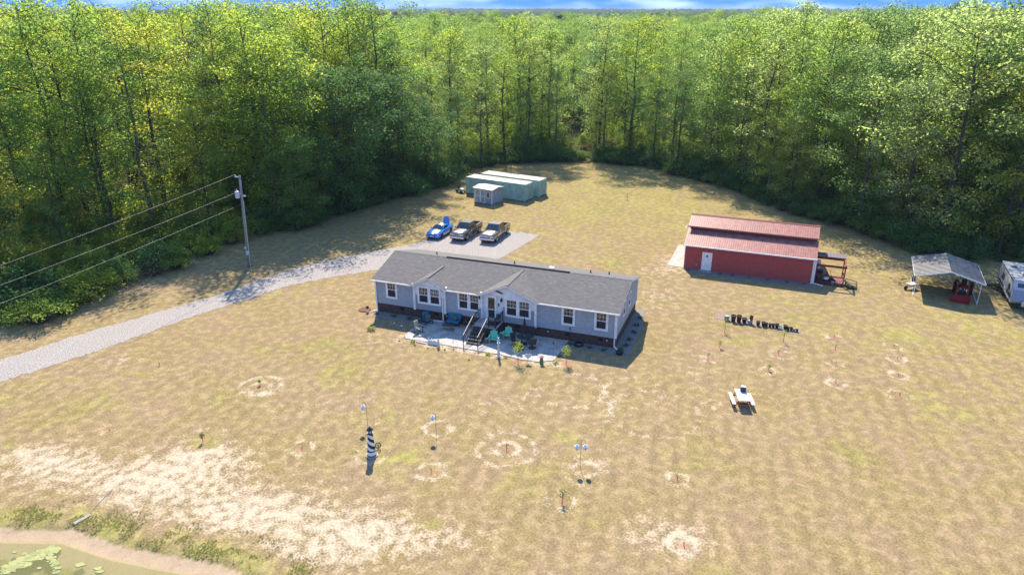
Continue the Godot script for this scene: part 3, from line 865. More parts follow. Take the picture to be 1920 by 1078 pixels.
func make_roof():
	var H := house
	var over := 0.32
	var ex := 0.30
	var slope := (RG - EV) / (HD / 2)
	var ez := over
	var ylow := EV - slope * over
	var dir_s := Vector3(0, RG - ylow, -(HD / 2 + over)).normalized()
	var ls := Vector3(0, RG - ylow, -(HD / 2 + over)).length()
	# deck
	var b := MB.new()
	# the eave overhangs between the gables only
	var xs := [-ex, 4.10, 7.30, 10.90, 16.10, HL + ex]
	for i in 5:
		var zo := ez if i % 2 == 0 else -0.04
		var yo := EV - slope * zo
		var prof := PackedVector2Array([Vector2(zo, yo), Vector2(-HD / 2, RG), Vector2(-HD - over, ylow), Vector2(-HD - over, ylow - 0.12), Vector2(-HD / 2, RG - 0.14), Vector2(zo, yo - 0.12)])
		b.prism(prof, xs[i], xs[i + 1], Vector3.ZERO, Basis(Vector3(0, 0, 1), Vector3.UP, Vector3(1, 0, 0)))
	var roof := part(b, "roof", M.white_trim, H)
	b = MB.new()
	shingles(b, Vector3(-ex, ylow, ez), Vector3(1, 0, 0), dir_s, HL + 2 * ex, ls, 61, func(uu: float, ss: float) -> bool: return ss > 0.40 or not ((uu - ex > 4.1 and uu - ex < 7.3) or (uu - ex > 10.9 and uu - ex < 16.1)))
	var s1 := part(b, "shingles", M.shingle, roof); s1.set_meta("kind", "stuff")
	b = MB.new()
	var back_s := Vector3(0, dir_s.y, -dir_s.z)
	shingles(b, Vector3(-ex, ylow, -HD - over), Vector3(1, 0, 0), back_s, HL + 2 * ex, ls, 62)
	s1 = part(b, "shingles", M.shingle, roof); s1.set_meta("kind", "stuff")
	# gable roofs running back into the slope
	for g in [[4.1, 7.3, 5.72, 4.22], [10.9, 16.1, 13.45, 4.50]]:
		var zf := 0.42
		var px: float = g[2]
		var py: float = g[3] + 0.06
		var zb := -(py - EV) / slope                    # where its ridge meets the slope
		var pb := MB.new()
		pb.col(Color(0.11, 0.108, 0.108))
		var fb := MB.new()
		var sb := MB.new()
		for side in [-1, 1]:
			var xe: float = (g[0] - 0.28) if side < 0 else (g[1] + 0.28)
			var run := absf(xe - px)
			var drop: float = (py - EV) / absf((g[0] if side < 0 else g[1]) - px)
			var ye := py - drop * run
			var ze := -(ye - EV) / slope                 # where its eave meets the slope
			var A := Vector3(xe, ye, zf)
			var P := Vector3(px, py, zf)
			var Q := Vector3(px, py, zb)
			var E := Vector3(xe, ye, minf(ze, zf - 0.05))
			var n := (P - A).cross(Vector3(0, 0, -1)).normalized()
			if n.y < 0: n = -n
			pb.quad(A, P, Q, E, n)
			fb.quad(A, P, P - Vector3(0, 0.14, 0), A - Vector3(0, 0.14, 0), Vector3(0, 0, 1))
			fb.quad(A, P, P - Vector3(0, 0.14, 0.06), A - Vector3(0, 0.14, 0.06), Vector3(0, 0, -1))
			fb.quad(A, E, E - Vector3(0, 0.08, 0), A - Vector3(0, 0.08, 0), Vector3(side, 0, 0))
			var up := (P - A)
			var lsl := up.length()
			var su := up.normalized()
			var keep := func(uu: float, ss: float) -> bool:
				var pt: Vector3 = A + Vector3(0, 0, -1) * uu + su * ss
				return pt.y > EV - slope * pt.z - 0.03
			shingles(sb, A + n * 0.012, Vector3(0, 0, -1), su, zf - zb, lsl, 63 + int(px) + side, keep)
		sb.col(Color(0.118, 0.116, 0.116))
		sb.bar(Vector3(px, py + 0.02, zf), Vector3(px, py + 0.02, zb), 0.24, 0.02)
		part(pb, "gable_roof", M.shingle, roof)
		part(fb, "fascia", M.white_trim, roof)
		var sp := part(sb, "gable_shingles", M.shingle, roof); sp.set_meta("kind", "stuff")
	# ridge caps and the black ridge vent
	b = MB.new()
	var r := RandomNumberGenerator.new(); r.seed = 65
	var x := -ex
	while x < HL + ex - 0.1:
		var t := 0.105 * r.randf_range(0.8, 1.15)
		b.col(Color(t, t * 0.98, t))
		for side in [-1, 1]:
			b.quad(Vector3(x, RG + 0.022, -HD / 2), Vector3(x + 0.29, RG + 0.018, -HD / 2), Vector3(x + 0.29, RG - 0.02, -HD / 2 + side * 0.15), Vector3(x, RG - 0.016, -HD / 2 + side * 0.15), Vector3(0, 1, side * 0.2))
		x += 0.28
	part(b, "ridge_cap", M.shingle, roof).set_meta("kind", "stuff")
	b = MB.new()
	b.prism(PackedVector2Array([Vector2(0.13, -0.03), Vector2(0.13, 0.03), Vector2(0, 0.06), Vector2(-0.13, 0.03), Vector2(-0.13, -0.03)]), 5.4, 17.8, Vector3(0, RG, -HD / 2), Basis(Vector3(0, 0, 1), Vector3.UP, Vector3(1, 0, 0)))
	part(b, "ridge_vent", M.vent_dark, roof)
	for q in [[3.8, -5.6], [11.9, -5.9], [19.3, -6.3], [20.9, -7.0]]:
		b = MB.new()
		var y: float = RG + slope * (q[1] + HD / 2)
		b.lathe([[0.13, -0.02], [0.06, 0.05], [0.05, 0.3]], 8, Vector3(q[0], y, q[1]))
		part(b, "vent_pipe", M.vent_dark, roof)
	b = MB.new()
	b.soft(Vector3(15.6, RG + slope * (-6.0 + HD / 2) + 0.08, -6.0), Vector3(0.5, 0.14, 0.45), 0.03)
	part(b, "roof_vent", M.pale_grey, roof)
	# gutters along the eave, broken by the gables
	for g in [[-0.3, 3.82], [7.6, 10.62], [16.4, HL + 0.3]]:
		b = MB.new()
		b.prism(PackedVector2Array([Vector2(0, 0), Vector2(0.10, 0), Vector2(0.13, 0.11), Vector2(0.115, 0.11), Vector2(0.09, 0.02), Vector2(0, 0.02)]), g[0], g[1], Vector3(0, ylow - 0.12, ez + 0.003), Basis(Vector3(0, 0, 1), Vector3.UP, Vector3(1, 0, 0)))
		part(b, "gutter", M.white_trim, roof)

func make_porch():
	var P := thing("porch_steps", "concrete entry landing with dark treads and black railings at the front door", "porch", house_xf.origin, house.rotation.y)
	var b := MB.new(); b.bx(10.80, 0, 0.03, 13.0, 0.93, 1.85)
	part(b, "landing_base", M.brick, P)
	b = MB.new(); b.bx(10.78, 0.931, 0.025, 13.03, 1.0, 1.9)
	part(b, "landing", M.concrete, P)
	for k in 6:
		b = MB.new()
		var y := 0.83 - k * 0.166
		b.bx(10.95, 0, 1.902 + k * 0.36, 12.15, y - 0.05, 2.26 + k * 0.36)
		var riser := part(b, "riser", M.step_tread, P)
		b = MB.new()
		b.bx(10.92, y - 0.049, 1.903 + k * 0.36, 12.18, y, 2.285 + k * 0.36)
		part(b, "tread", M.step_tread, P)
	var rail := func(a: Vector3, c: Vector3, bright: bool, n: int, h: float):
		var r := MB.new()
		r.bar(a + Vector3(0, h, 0), c + Vector3(0, h, 0), 0.05, 0.05)
		part(r, "handrail", M.sunlit_rail if bright else M.black_metal, P)
		r = MB.new()
		r.bar(a + Vector3(0, 0.12, 0), c + Vector3(0, 0.12, 0), 0.035, 0.035)
		r.bar(a + Vector3(0, h - 0.12, 0), c + Vector3(0, h - 0.12, 0), 0.03, 0.03)
		for k in n:
			var q := a.lerp(c, (k + 0.5) / n)
			r.bar(q + Vector3(0, 0.1, 0), q + Vector3(0, h - 0.1, 0), 0.022, 0.022)
		part(r, "baluster", M.black_metal, P)
		for q in [a, c]:
			r = MB.new(); r.bx(q.x - 0.035, q.y, q.z - 0.035, q.x + 0.035, q.y + h + 0.06, q.z + 0.035)
			part(r, "rail_post", M.black_metal, P)
	rail.call(Vector3(10.86, 1.0, 0.12), Vector3(10.86, 1.0, 1.82), false, 9, 0.95)
	rail.call(Vector3(12.96, 1.0, 0.12), Vector3(12.96, 1.0, 1.82), false, 9, 0.95)
	rail.call(Vector3(12.28, 1.0, 1.82), Vector3(12.90, 1.0, 1.82), false, 5, 0.95)
	for x in [10.88, 12.22]:
		var r := MB.new()
		var top := Vector3(x, 1.93, 1.95)
		var foot := Vector3(x, 1.05, 4.15)
		r.bar(top, foot, 0.04, 0.04)
		part(r, "handrail", M.sunlit_rail, P)  # lighter than the other rails: sunlight painted in
		r = MB.new(); r.bx(x - 0.03, 0, 4.12, x + 0.03, 1.05, 4.18)
		part(r, "rail_post", M.black_metal, P)
		r = MB.new()
		r.bar(top - Vector3(0, 0.75, 0), foot - Vector3(0, 0.75, 0), 0.035, 0.035)
		for k in 12:
			var q := top.lerp(foot, (k + 0.5) / 12)
			r.bar(q - Vector3(0, 0.02, 0), q - Vector3(0, 0.76, 0), 0.02, 0.02)
		part(r, "baluster", M.black_metal, P)
	var d := MB.new()
	var p := house_xf * Vector3(12.35, 1.004, 0.95)
	d.soft(Vector3(0, 0.01, 0), Vector3(1.0, 0.02, 0.9), 0.004)
	var o := part(d, "doormat", M.mat_rubber, self)
	o.position = p; o.rotation.y = house.rotation.y
	tag(o, "black rubber doormat on the entry landing", "doormat")
	# a folded garden seat on the landing
	var c := thing("folding_chair", "small folded blue chair standing on the entry landing", "chair", house_xf * Vector3(12.66, 1.0, 0.42), house.rotation.y)
	d = MB.new(); d.box(Vector3(0, 0.52, -0.05), Vector3(0.42, 0.4, 0.04), Basis(Vector3.RIGHT, -0.2)); part(d, "backrest", M.navy_cushion, c)
	d = MB.new(); d.box(Vector3(0, 0.36, 0.12), Vector3(0.42, 0.04, 0.36)); part(d, "seat", M.navy_cushion, c)
	for x in [-0.19, 0.19]:
		d = MB.new(); d.bar(Vector3(x, 0, 0.25), Vector3(x, 0.62, -0.1), 0.025, 0.025); d.bar(Vector3(x, 0, -0.12), Vector3(x, 0.38, 0.26), 0.025, 0.025)
		part(d, "leg", M.black_metal, c)

# ------------------------------------------------------------------ patio, beds
func make_patio():
	var slab := Node3D.new()
	slab.name = numbered("patio")
	add_child(slab)
	slab.position = house_xf.origin; slab.rotation.y = house.rotation.y
	slab.set_meta("kind", "structure")
	slab.set_meta("label", "pale concrete patio in front of the house")
	var outline := PackedVector2Array([Vector2(5.35, 0.04), Vector2(19.12, 0.04), Vector2(19.02, 4.05), Vector2(17.9, 4.75), Vector2(16.4, 4.85), Vector2(14.6, 4.62), Vector2(11.6, 4.62), Vector2(8.9, 4.55), Vector2(5.55, 4.6), Vector2(5.1, 4.05), Vector2(5.1, 2.9)])
	var cuts := [5.0, 7.4, 9.75, 12.1, 14.45, 16.8, 19.3]
	for i in 6:
		for j in 2:
			var z0 := 0.0 if j == 0 else 2.45
			var z1 := 2.45 if j == 0 else 5.2
			var cell := PackedVector2Array([Vector2(cuts[i] + 0.008, z0 + 0.008), Vector2(cuts[i + 1] - 0.008, z0 + 0.008), Vector2(cuts[i + 1] - 0.008, z1 - 0.008), Vector2(cuts[i] + 0.008, z1 - 0.008)])
			for poly in Geometry2D.intersect_polygons(outline, cell):
				var b := MB.new()
				b.prism(poly, 0.0, -0.055, Vector3.ZERO, Basis(Vector3(1, 0, 0), Vector3(0, 0, 1), Vector3(0, -1, 0)))
				part(b, "slab", M.concrete, slab)
	# white stone beds along the walls
	for q in [[[Vector2(0.0, 0.05), Vector2(5.3, 0.05), Vector2(5.12, 1.3), Vector2(4.0, 1.5), Vector2(0.5, 1.35), Vector2(-0.1, 0.6)], "white stone bed along the left end of the house front"], [[Vector2(19.16, 0.05), Vector2(HL + 0.05, 0.05), Vector2(HL + 0.05, -HD), Vector2(HL + 0.9, -HD), Vector2(HL + 1.35, -5.0), Vector2(HL + 1.4, 0.7), Vector2(HL + 0.6, 1.25), Vector2(19.9, 1.15), Vector2(19.35, 1.6), Vector2(19.16, 3.6)], "white stone bed wrapping the right corner of the house"]]:
		var b := MB.new()
		b.prism(PackedVector2Array(q[0]), 0.0, -0.03, Vector3.ZERO, Basis(Vector3(1, 0, 0), Vector3(0, 0, 1), Vector3(0, -1, 0)))
		var o := structure(b, "gravel_bed", M.white_gravel)
		o.position = house_xf.origin; o.rotation.y = house.rotation.y
		o.set_meta("label", q[1])

# ------------------------------------------------------------------ patio furniture and yard things
func at_house(x: float, z: float, y := 0.0) -> Vector3: return house_xf * Vector3(x, y, z)
func turn_house(extra := 0.0) -> float: return house.rotation.y + extra
const PY := 0.056    # top of the patio

func cushioned_seat(called: String, label: String, category: String, w: float, at: Vector3, turn: float) -> Node3D:
	var o := thing(called, label, category, at, turn)
	var b := MB.new()
	for s in [-1, 1]:
		b = MB.new()
		var x: float = s * (w / 2 + 0.04)
		b.bar(Vector3(x, 0, 0.36), Vector3(x, 0.62, 0.34), 0.05, 0.05, Vector3.RIGHT)
		b.bar(Vector3(x, 0, -0.36), Vector3(x, 0.95, -0.44), 0.05, 0.05, Vector3.RIGHT)
		part(b, "leg", M.black_metal, o)
		b = MB.new(); b.soft(Vector3(x, 0.64, -0.02), Vector3(0.08, 0.04, 0.8), 0.012); part(b, "armrest", M.black_metal, o)
	b = MB.new(); b.bx(-w / 2, 0.24, -0.36, w / 2, 0.3, 0.36); part(b, "seat_frame", M.black_metal, o)
	var n := int(round(w / 0.6))
	for k in n:
		var cx := -w / 2 + w * (k + 0.5) / n
		b = MB.new(); b.soft(Vector3(cx, 0.38, 0.02), Vector3(w / n - 0.02, 0.15, 0.70), 0.04); part(b, "seat_cushion", M.teal_cushion, o)
		b = MB.new(); b.soft(Vector3(cx, 0.72, -0.34), Vector3(w / n - 0.02, 0.60, 0.15), 0.05, Basis(Vector3.RIGHT, -0.22)); part(b, "back_cushion", M.teal_cushion, o)
	return o

func adirondack(label: String, at: Vector3, turn: float) -> Node3D:
	var o := thing("adirondack_chair", label, "chair", at, turn, "mint green garden chairs")
	for k in 5:
		var b := MB.new()
		var x := (k - 2) * 0.115
		var h := 0.98 - absf(k - 2) * 0.06
		b.bar(Vector3(x, 0.30, -0.14), Vector3(x * 1.12, h, -0.40), 0.10, 0.025, Vector3(0, 1, 2))
		part(b, "back_slat", M.mint_plastic, o)
	for k in 5:
		var b := MB.new()
		b.bar(Vector3(-0.27, 0.38 - k * 0.028, 0.34 - k * 0.115), Vector3(0.27, 0.38 - k * 0.028, 0.34 - k * 0.115), 0.10, 0.025)
		part(b, "seat_slat", M.mint_plastic, o)
	for s in [-1, 1]:
		var b := MB.new(); b.soft(Vector3(s * 0.36, 0.56, 0.06), Vector3(0.13, 0.03, 0.72), 0.01); part(b, "armrest", M.mint_plastic, o)
		b = MB.new(); b.bar(Vector3(s * 0.33, 0, 0.34), Vector3(s * 0.35, 0.55, 0.32), 0.09, 0.03, Vector3.RIGHT); part(b, "leg", M.mint_plastic, o)
		b = MB.new(); b.bar(Vector3(s * 0.29, 0.02, -0.50), Vector3(s * 0.29, 0.37, 0.38), 0.03, 0.10); b.bar(Vector3(s * 0.34, 0.3, -0.3), Vector3(s * 0.34, 0.55, -0.28), 0.03, 0.06, Vector3.RIGHT); part(b, "leg", M.mint_plastic, o)
	return o

func swivel_chair(label: String, at: Vector3, turn: float) -> Node3D:
	var o := thing("patio_chair", label, "chair", at, turn, "swivel chairs round the patio table")
	var b := MB.new()
	b.lathe([[0.30, 0.0], [0.32, 0.02], [0.30, 0.05], [0.25, 0.05], [0.25, 0.0]], 16, Vector3.ZERO, Basis.IDENTITY, false)
	for k in 2: b.bar(Vector3(-0.28, 0.03, 0).rotated(Vector3.UP, k * PI / 2), Vector3(0.28, 0.03, 0).rotated(Vector3.UP, k * PI / 2), 0.04, 0.03)
	b.rod(Vector3(0, 0.02, 0), Vector3(0, 0.36, 0), 0.045)
	part(b, "swivel_base", M.black_metal, o)
	b = MB.new(); b.soft(Vector3(0, 0.41, 0.02), Vector3(0.54, 0.06, 0.52), 0.02); part(b, "seat", M.sling, o)
	b = MB.new(); b.box(Vector3(0, 0.76, -0.32), Vector3(0.50, 0.66, 0.025), Basis(Vector3.RIGHT, -0.24)); part(b, "backrest", M.sling, o)
	for s in [-1, 1]:
		b = MB.new(); b.tube([Vector3(s * 0.29, 0.40, 0.26), Vector3(s * 0.31, 0.62, 0.22), Vector3(s * 0.30, 0.64, -0.22), Vector3(s * 0.27, 1.08, -0.42)], [0.02], 5); part(b, "armrest", M.black_metal, o)
	return o

func furnish():
	var o := cushioned_seat("patio_chair", "black metal armchair with teal cushions at the left end of the patio", "chair", 0.66, at_house(5.85, 1.0, PY), turn_house(0.9))
	o.set_meta("group", "teal cushioned seats")
	var b := MB.new(); b.soft(Vector3.ZERO, Vector3(0.42, 0.40, 0.14), 0.05, Basis(Vector3.RIGHT, -0.4))
	var pil := part(b, "pillow", M.print_cushion, self)
	pil.position = at_house(5.95, 1.0, PY + 0.68); pil.rotation.y = turn_house(0.9)
	tag(pil, "cream patterned pillow lying on the teal armchair", "pillow")
	o = cushioned_seat("loveseat", "black metal loveseat with teal cushions against the brick skirt", "loveseat", 1.3, at_house(8.30, 0.55, PY), turn_house())
	o.set_meta("group", "teal cushioned seats")
	b = MB.new(); b.soft(Vector3.ZERO, Vector3(0.42, 0.40, 0.14), 0.05, Basis(Vector3.RIGHT, -0.35))
	pil = part(b, "pillow", M.print_cushion, self)
	pil.position = at_house(8.38, 0.43, PY + 0.66); pil.rotation.y = turn_house()
	tag(pil, "cream patterned pillow lying on the teal loveseat", "pillow")
	# coffee table
	o = thing("coffee_table", "low brown slatted table with splayed black legs before the loveseat", "table", at_house(8.25, 1.62, PY), turn_house())
	for k in 5:
		b = MB.new(); b.bx(-0.52, 0.42, -0.27 + k * 0.11, 0.52, 0.45, -0.17 + k * 0.11); part(b, "top_slat", M.table_brown, o)
	for s in [-1, 1]:
		for t in [-1, 1]:
			b = MB.new(); b.tube([Vector3(s * 0.36, 0.42, t * 0.2), Vector3(s * 0.38, 0.2, t * 0.21), Vector3(s * 0.50, 0.0, t * 0.26)], [0.024], 5); part(b, "leg", M.black_metal, o)
	# side table by the steps
	o = thing("side_table", "small square dark table between loveseat and steps", "table", at_house(9.45, 0.45, PY), turn_house())
	b = MB.new(); b.soft(Vector3(0, 0.46, 0), Vector3(0.5, 0.04, 0.5), 0.01); part(b, "tabletop", M.table_brown, o)
	for s in [-1, 1]:
		for t in [-1, 1]:
			b = MB.new(); b.rod(Vector3(s * 0.2, 0, t * 0.2), Vector3(s * 0.2, 0.44, t * 0.2), 0.018); part(b, "leg", M.black_metal, o)
	# round table in the corner
	o = thing("round_table", "small round black table beside the teal armchair", "table", at_house(5.75, 2.0, PY), turn_house())
	b = MB.new(); b.lathe([[0.30, 0.50], [0.31, 0.52], [0.30, 0.54]], 14); part(b, "tabletop", M.table_black, o)
	for k in 4:
		b = MB.new(); var a := k * PI / 2 + 0.4
		b.tube([Vector3(0, 0.5, 0), Vector3(cos(a) * 0.08, 0.25, sin(a) * 0.08), Vector3(cos(a) * 0.28, 0, sin(a) * 0.28)], [0.02], 5); part(b, "leg", M.black_metal, o)
	# wooden rocker with cream cushions
	o = thing("rocking_chair", "dark rocking chair with cream cushions at the corner of the patio", "chair", at_house(6.05, 3.15, PY), turn_house(1.25))
	for s in [-1, 1]:
		b = MB.new(); b.tube([Vector3(s * 0.28, 0.10, -0.5), Vector3(s * 0.28, 0.02, -0.1), Vector3(s * 0.28, 0.02, 0.2), Vector3(s * 0.28, 0.09, 0.55)], [0.022], 5); part(b, "rocker", M.black_metal, o)
		b = MB.new(); b.bar(Vector3(s * 0.28, 0.03, 0.26), Vector3(s * 0.28, 0.62, 0.24), 0.04, 0.04, Vector3.RIGHT); b.bar(Vector3(s * 0.28, 0.04, -0.2), Vector3(s * 0.28, 1.05, -0.36), 0.04, 0.04, Vector3.RIGHT); part(b, "leg", M.black_metal, o)
		b = MB.new(); b.soft(Vector3(s * 0.30, 0.64, 0.0), Vector3(0.08, 0.03, 0.58), 0.01); part(b, "armrest", M.cream_cushion, o)
	b = MB.new(); b.soft(Vector3(0, 0.45, 0.04), Vector3(0.52, 0.10, 0.54), 0.03); part(b, "seat_cushion", M.cream_cushion, o)
	b = MB.new(); b.soft(Vector3(0, 0.82, -0.28), Vector3(0.50, 0.58, 0.10), 0.03, Basis(Vector3.RIGHT, -0.2)); part(b, "back_cushion", M.cream_cushion, o)
	b = MB.new(); b.soft(Vector3(0, 0.10, 0.85), Vector3(0.5, 0.10, 0.4), 0.03)
	var st := part(b, "foot_cushion", M.cream_cushion, self); st.position = at_house(6.0, 3.05, PY - 0.045); st.rotation.y = turn_house(0.75)
	tag(st, "loose cream cushion on the patio before the rocking chair", "cushion")
	# mint chairs
	adirondack("mint green slatted garden chair standing beside the steps and flower pot", at_house(13.05, 2.55, PY), turn_house(0.25))
	adirondack("mint green slatted garden chair with a small mint table at its side", at_house(13.95, 1.40, PY), turn_house(0.15))
	o = thing("side_table", "small mint green side table at the arm of the garden chair", "table", at_house(13.40, 1.45, PY), turn_house())
	b = MB.new(); b.soft(Vector3(0, 0.44, 0), Vector3(0.4, 0.03, 0.4), 0.01); part(b, "tabletop", M.mint_plastic, o)
	for s in [-1, 1]:
		for t in [-1, 1]:
			b = MB.new(); b.rod(Vector3(s * 0.16, 0, t * 0.16), Vector3(s * 0.16, 0.43, t * 0.16), 0.016); part(b, "leg", M.mint_plastic, o)
	o = thing("flower_pot", "terracotta flower pot at the foot of the steps", "pot", at_house(12.55, 2.95, PY))
	b = MB.new(); b.lathe([[0.15, 0.0], [0.21, 0.30], [0.24, 0.31], [0.24, 0.38], [0.20, 0.38], [0.19, 0.33]], 12, Vector3.ZERO, Basis.IDENTITY, true); part(b, "bowl", M.terracotta, o)
	b = MB.new(); b.soft(Vector3(0.02, 0.40, -0.02), Vector3(0.26, 0.05, 0.2), 0.015); part(b, "pebble_tray", M.stone_pot, o)
	# dining set
	o = thing("patio_table", "round black metal table with a closed parasol through it", "table", at_house(15.70, 2.0, PY), turn_house())
	b = MB.new(); b.lathe([[0.03, 0.70], [0.64, 0.70], [0.68, 0.715], [0.68, 0.73], [0.64, 0.742], [0.03, 0.742]], 24); part(b, "tabletop", M.table_black, o)
	for k in 4:
		b = MB.new(); var a := k * PI / 2 + 0.7
		b.tube([Vector3(cos(a) * 0.45, 0.70, sin(a) * 0.45), Vector3(cos(a) * 0.25, 0.35, sin(a) * 0.25), Vector3(cos(a) * 0.42, 0.0, sin(a) * 0.42)], [0.025], 5); part(b, "leg", M.black_metal, o)
	var u := thing("parasol", "closed black parasol standing in the round patio table", "parasol", at_house(15.70, 2.0, PY), turn_house())
	b = MB.new(); b.lathe([[0.26, 0.0], [0.28, 0.03], [0.22, 0.07], [0.06, 0.10], [0.04, 0.16]], 14); part(b, "base", M.black_metal, u)
	b = MB.new(); b.rod(Vector3(0, 0.05, 0), Vector3(0, 2.42, 0), 0.022); part(b, "pole", M.pale_grey, u)
	b = MB.new()
	var rings := []
	for q in [[0.17, 0.98], [0.15, 1.3], [0.13, 1.7], [0.10, 2.1], [0.05, 2.38], [0.02, 2.48]]:
		var ring: Array[Vector3] = []
		for k in 16: ring.append(Vector3(cos(TAU * k / 16), 0, sin(TAU * k / 16)) * q[0] * (1.0 if k % 2 else 0.7) + Vector3(0, q[1], 0))
		rings.append(ring)
	b.loft(rings, true); part(b, "canopy", M.plain_black, u)
	for q in [[15.05, 2.55, 0.95, "dark swivel chair drawn up to the patio table, nearest the mint chairs"], [16.62, 2.55, -2.6, "dark swivel chair turned away from the patio table, facing the brick skirt"], [15.75, 3.15, 3.0, "dark swivel chair on the lawn side of the round patio table"], [15.95, 0.98, 0.1, "dark swivel chair between the patio table and the brick skirt"]]:
		swivel_chair(q[3], at_house(q[0], q[1], PY), turn_house(q[2]))
	small_yard_things()

func shrub_thing(label: String, at: Vector3, size: float, mesh_i: int, m: Material, group: String):
	var o := thing("shrub", label, "shrub", at, mesh_i * 1.7, group)
	var f := put_mesh(SHRUBS[mesh_i % SHRUBS.size()][1], "foliage", m, o); f.scale = Vector3.ONE * size
	var s := put_mesh(SHRUBS[mesh_i % SHRUBS.size()][0], "stem", M.bark_dark, o); s.scale = Vector3.ONE * size

func torch(label: String, at: Vector3):
	var o := thing("garden_torch", label, "torch", at, 0.0, "slim black torches round the patio")
	var b := MB.new(); b.rod(Vector3(0, -0.05, 0), Vector3(0, 1.15, 0), 0.013, 5); part(b, "stake", M.black_metal, o)
	b = MB.new(); b.lathe([[0.03, 1.14], [0.055, 1.2], [0.065, 1.34], [0.03, 1.37], [0.015, 1.42]], 8); part(b, "lantern", M.black_metal, o)

func small_yard_things():
	var g := 0.03
	var bed := "round shrubs in the white stone beds"
	var i := 0
	for q in [[0.35, 0.75, 0.42, 0], [2.15, 0.72, 0.55, 0], [3.86, 0.75, 0.55, 0], [5.05, 0.85, 0.45, 0]]:
		shrub_thing("low round shrub in the white stone bed left of the patio", at_house(q[0], q[1], g), q[2], i, M.leaf_dark, bed); i += 1
	for q in [[19.45, 0.65, 0.45], [21.2, 0.75, 0.42], [22.5, 0.85, 0.5]]:
		shrub_thing("low round shrub in the front stone bed right of the patio", at_house(q[0], q[1], g), q[2], i, M.leaf_dark, bed); i += 1
	for q in [[24.05, -0.7, 0.5], [24.1, -2.0, 0.5], [24.15, -3.6, 0.5], [24.1, -5.2, 0.5], [24.1, -6.9, 0.5]]:
		shrub_thing("low round shrub in the stone bed along the house end", at_house(q[0], q[1], g), q[2], i, M.leaf_dark, bed); i += 1
	shrub_thing("dark spreading shrub at the right corner downspout", at_house(23.75, 0.35, g), 0.62, i, M.leaf_dark, bed)
	for q in [[6.45, 5.0, 0.5], [13.51, 4.98, 0.45], [15.09, 5.02, 0.32], [19.33, 4.5, 0.42]]:
		i += 1; shrub_thing("small bright green shrub at the lawn edge of the patio", at_house(q[0], q[1]), q[2], i, M.leaf_bright, "small shrubs along the patio edge")
	for q in [[8.2, 5.6, 0.18], [9.7, 5.35, 0.2], [6.9, 5.5, 0.2], [5.2, 5.2, 0.2], [12.4, 6.4, 0.18], [19.2, 3.2, 0.3]]:
		i += 1; shrub_thing("tiny dark seedling at the lawn edge of the patio", at_house(q[0], q[1]), q[2], i, M.leaf_dark, "seedlings along the patio edge")
	torch("slim black garden torch standing on the open patio by the steps", at_house(9.8, 3.9, PY + 0.05))
	torch("slim black garden torch at the patio's right front corner", at_house(18.78, 3.55, PY + 0.05))
	torch("slim black garden torch in the stone bed by the coiled hose", at_house(19.29, 0.3, g + 0.05))
	# coiled hose
	var b := MB.new()
	for k in 4:
		var pts := []
		for s in 19: pts.append(Vector3(cos(TAU * s / 18) * (0.40 - 0.03 * (k % 2)), 0.05 + k * 0.045, sin(TAU * s / 18) * (0.40 - 0.03 * (k % 2))))
		b.tube(pts, [0.03], 6, false)
	var o := part(b, "garden_hose", M.tyre, self); o.position = at_house(20.19, 0.62, g); tag(o, "coiled black garden hose lying in the stone bed", "hose")
	# planter box at the corner
	var p := thing("planter", "dark planter box at the right corner of the house", "planter", at_house(23.85, 1.0, g), turn_house())
	b = MB.new(); b.lathe([[0.28, 0.0], [0.34, 0.26], [0.30, 0.26], [0.28, 0.22]], 8); part(b, "box", M.pot_black, p)
	b = MB.new(); b.lathe([[0.0, 0.22], [0.28, 0.225]], 8, Vector3.ZERO, Basis.IDENTITY, false); part(b, "soil", M.soil, p)
	# grey ornamental tower
	o = null
	var t := thing("garden_tower", "slim grey stone tower ornament with a white globe by the patio edge", "ornament", at_house(14.46, 4.95), 0.0)
	b = MB.new(); b.lathe([[0.20, 0.0], [0.22, 0.06], [0.12, 0.12], [0.10, 0.6], [0.08, 1.2], [0.13, 1.24], [0.13, 1.3]], 8); part(b, "column", M.stone_pot, t)
	b = MB.new(); b.lathe([[0.07, 1.3], [0.07, 1.5], [0.12, 1.51], [0.02, 1.66]], 8); part(b, "lantern", M.pale_grey, t)
	b = MB.new(); b.ell(Vector3(0, 1.72, 0), Vector3(0.07, 0.07, 0.07), 8, 5); part(b, "globe", M.plain_white, t)
	b = MB.new(); b.bar(Vector3(-0.26, 0.34, 0.05), Vector3(0.26, 0.34, 0.05), 0.08, 0.05); part(b, "cross_arm", M.stone_pot, t)
	# heart on a stake
	t = thing("heart_sign", "grey heart-shaped sign on a stake at the patio edge", "sign", at_house(17.12, 5.15), turn_house(0.2))
	b = MB.new()
	var poly := PackedVector2Array()
	for k in 20:
		var a := TAU * k / 20
		poly.append(Vector2(16.0 * pow(sin(a), 3.0), 13.0 * cos(a) - 5.0 * cos(2 * a) - 2.0 * cos(3 * a) - cos(4 * a)) * 0.0165)
	b.prism(poly, -0.015, 0.015, Vector3(0, 0.62, 0)); part(b, "panel", M.pale_grey, t)
	b = MB.new(); b.rod(Vector3(0, -0.03, -0.02), Vector3(0, 0.6, -0.02), 0.012, 5); part(b, "stake", M.black_metal, t)
	# gnome-like figure
	t = thing("garden_figure", "red and green garden figure with a pale cap at the patio edge", "ornament", at_house(18.2, 4.85), turn_house())
	b = MB.new(); b.lathe([[0.14, 0.0], [0.18, 0.1], [0.15, 0.3]], 10); part(b, "base", M.garden_green, t)
	b = MB.new(); b.lathe([[0.14, 0.3], [0.15, 0.45], [0.08, 0.58]], 10); part(b, "body", M.figure_red, t)
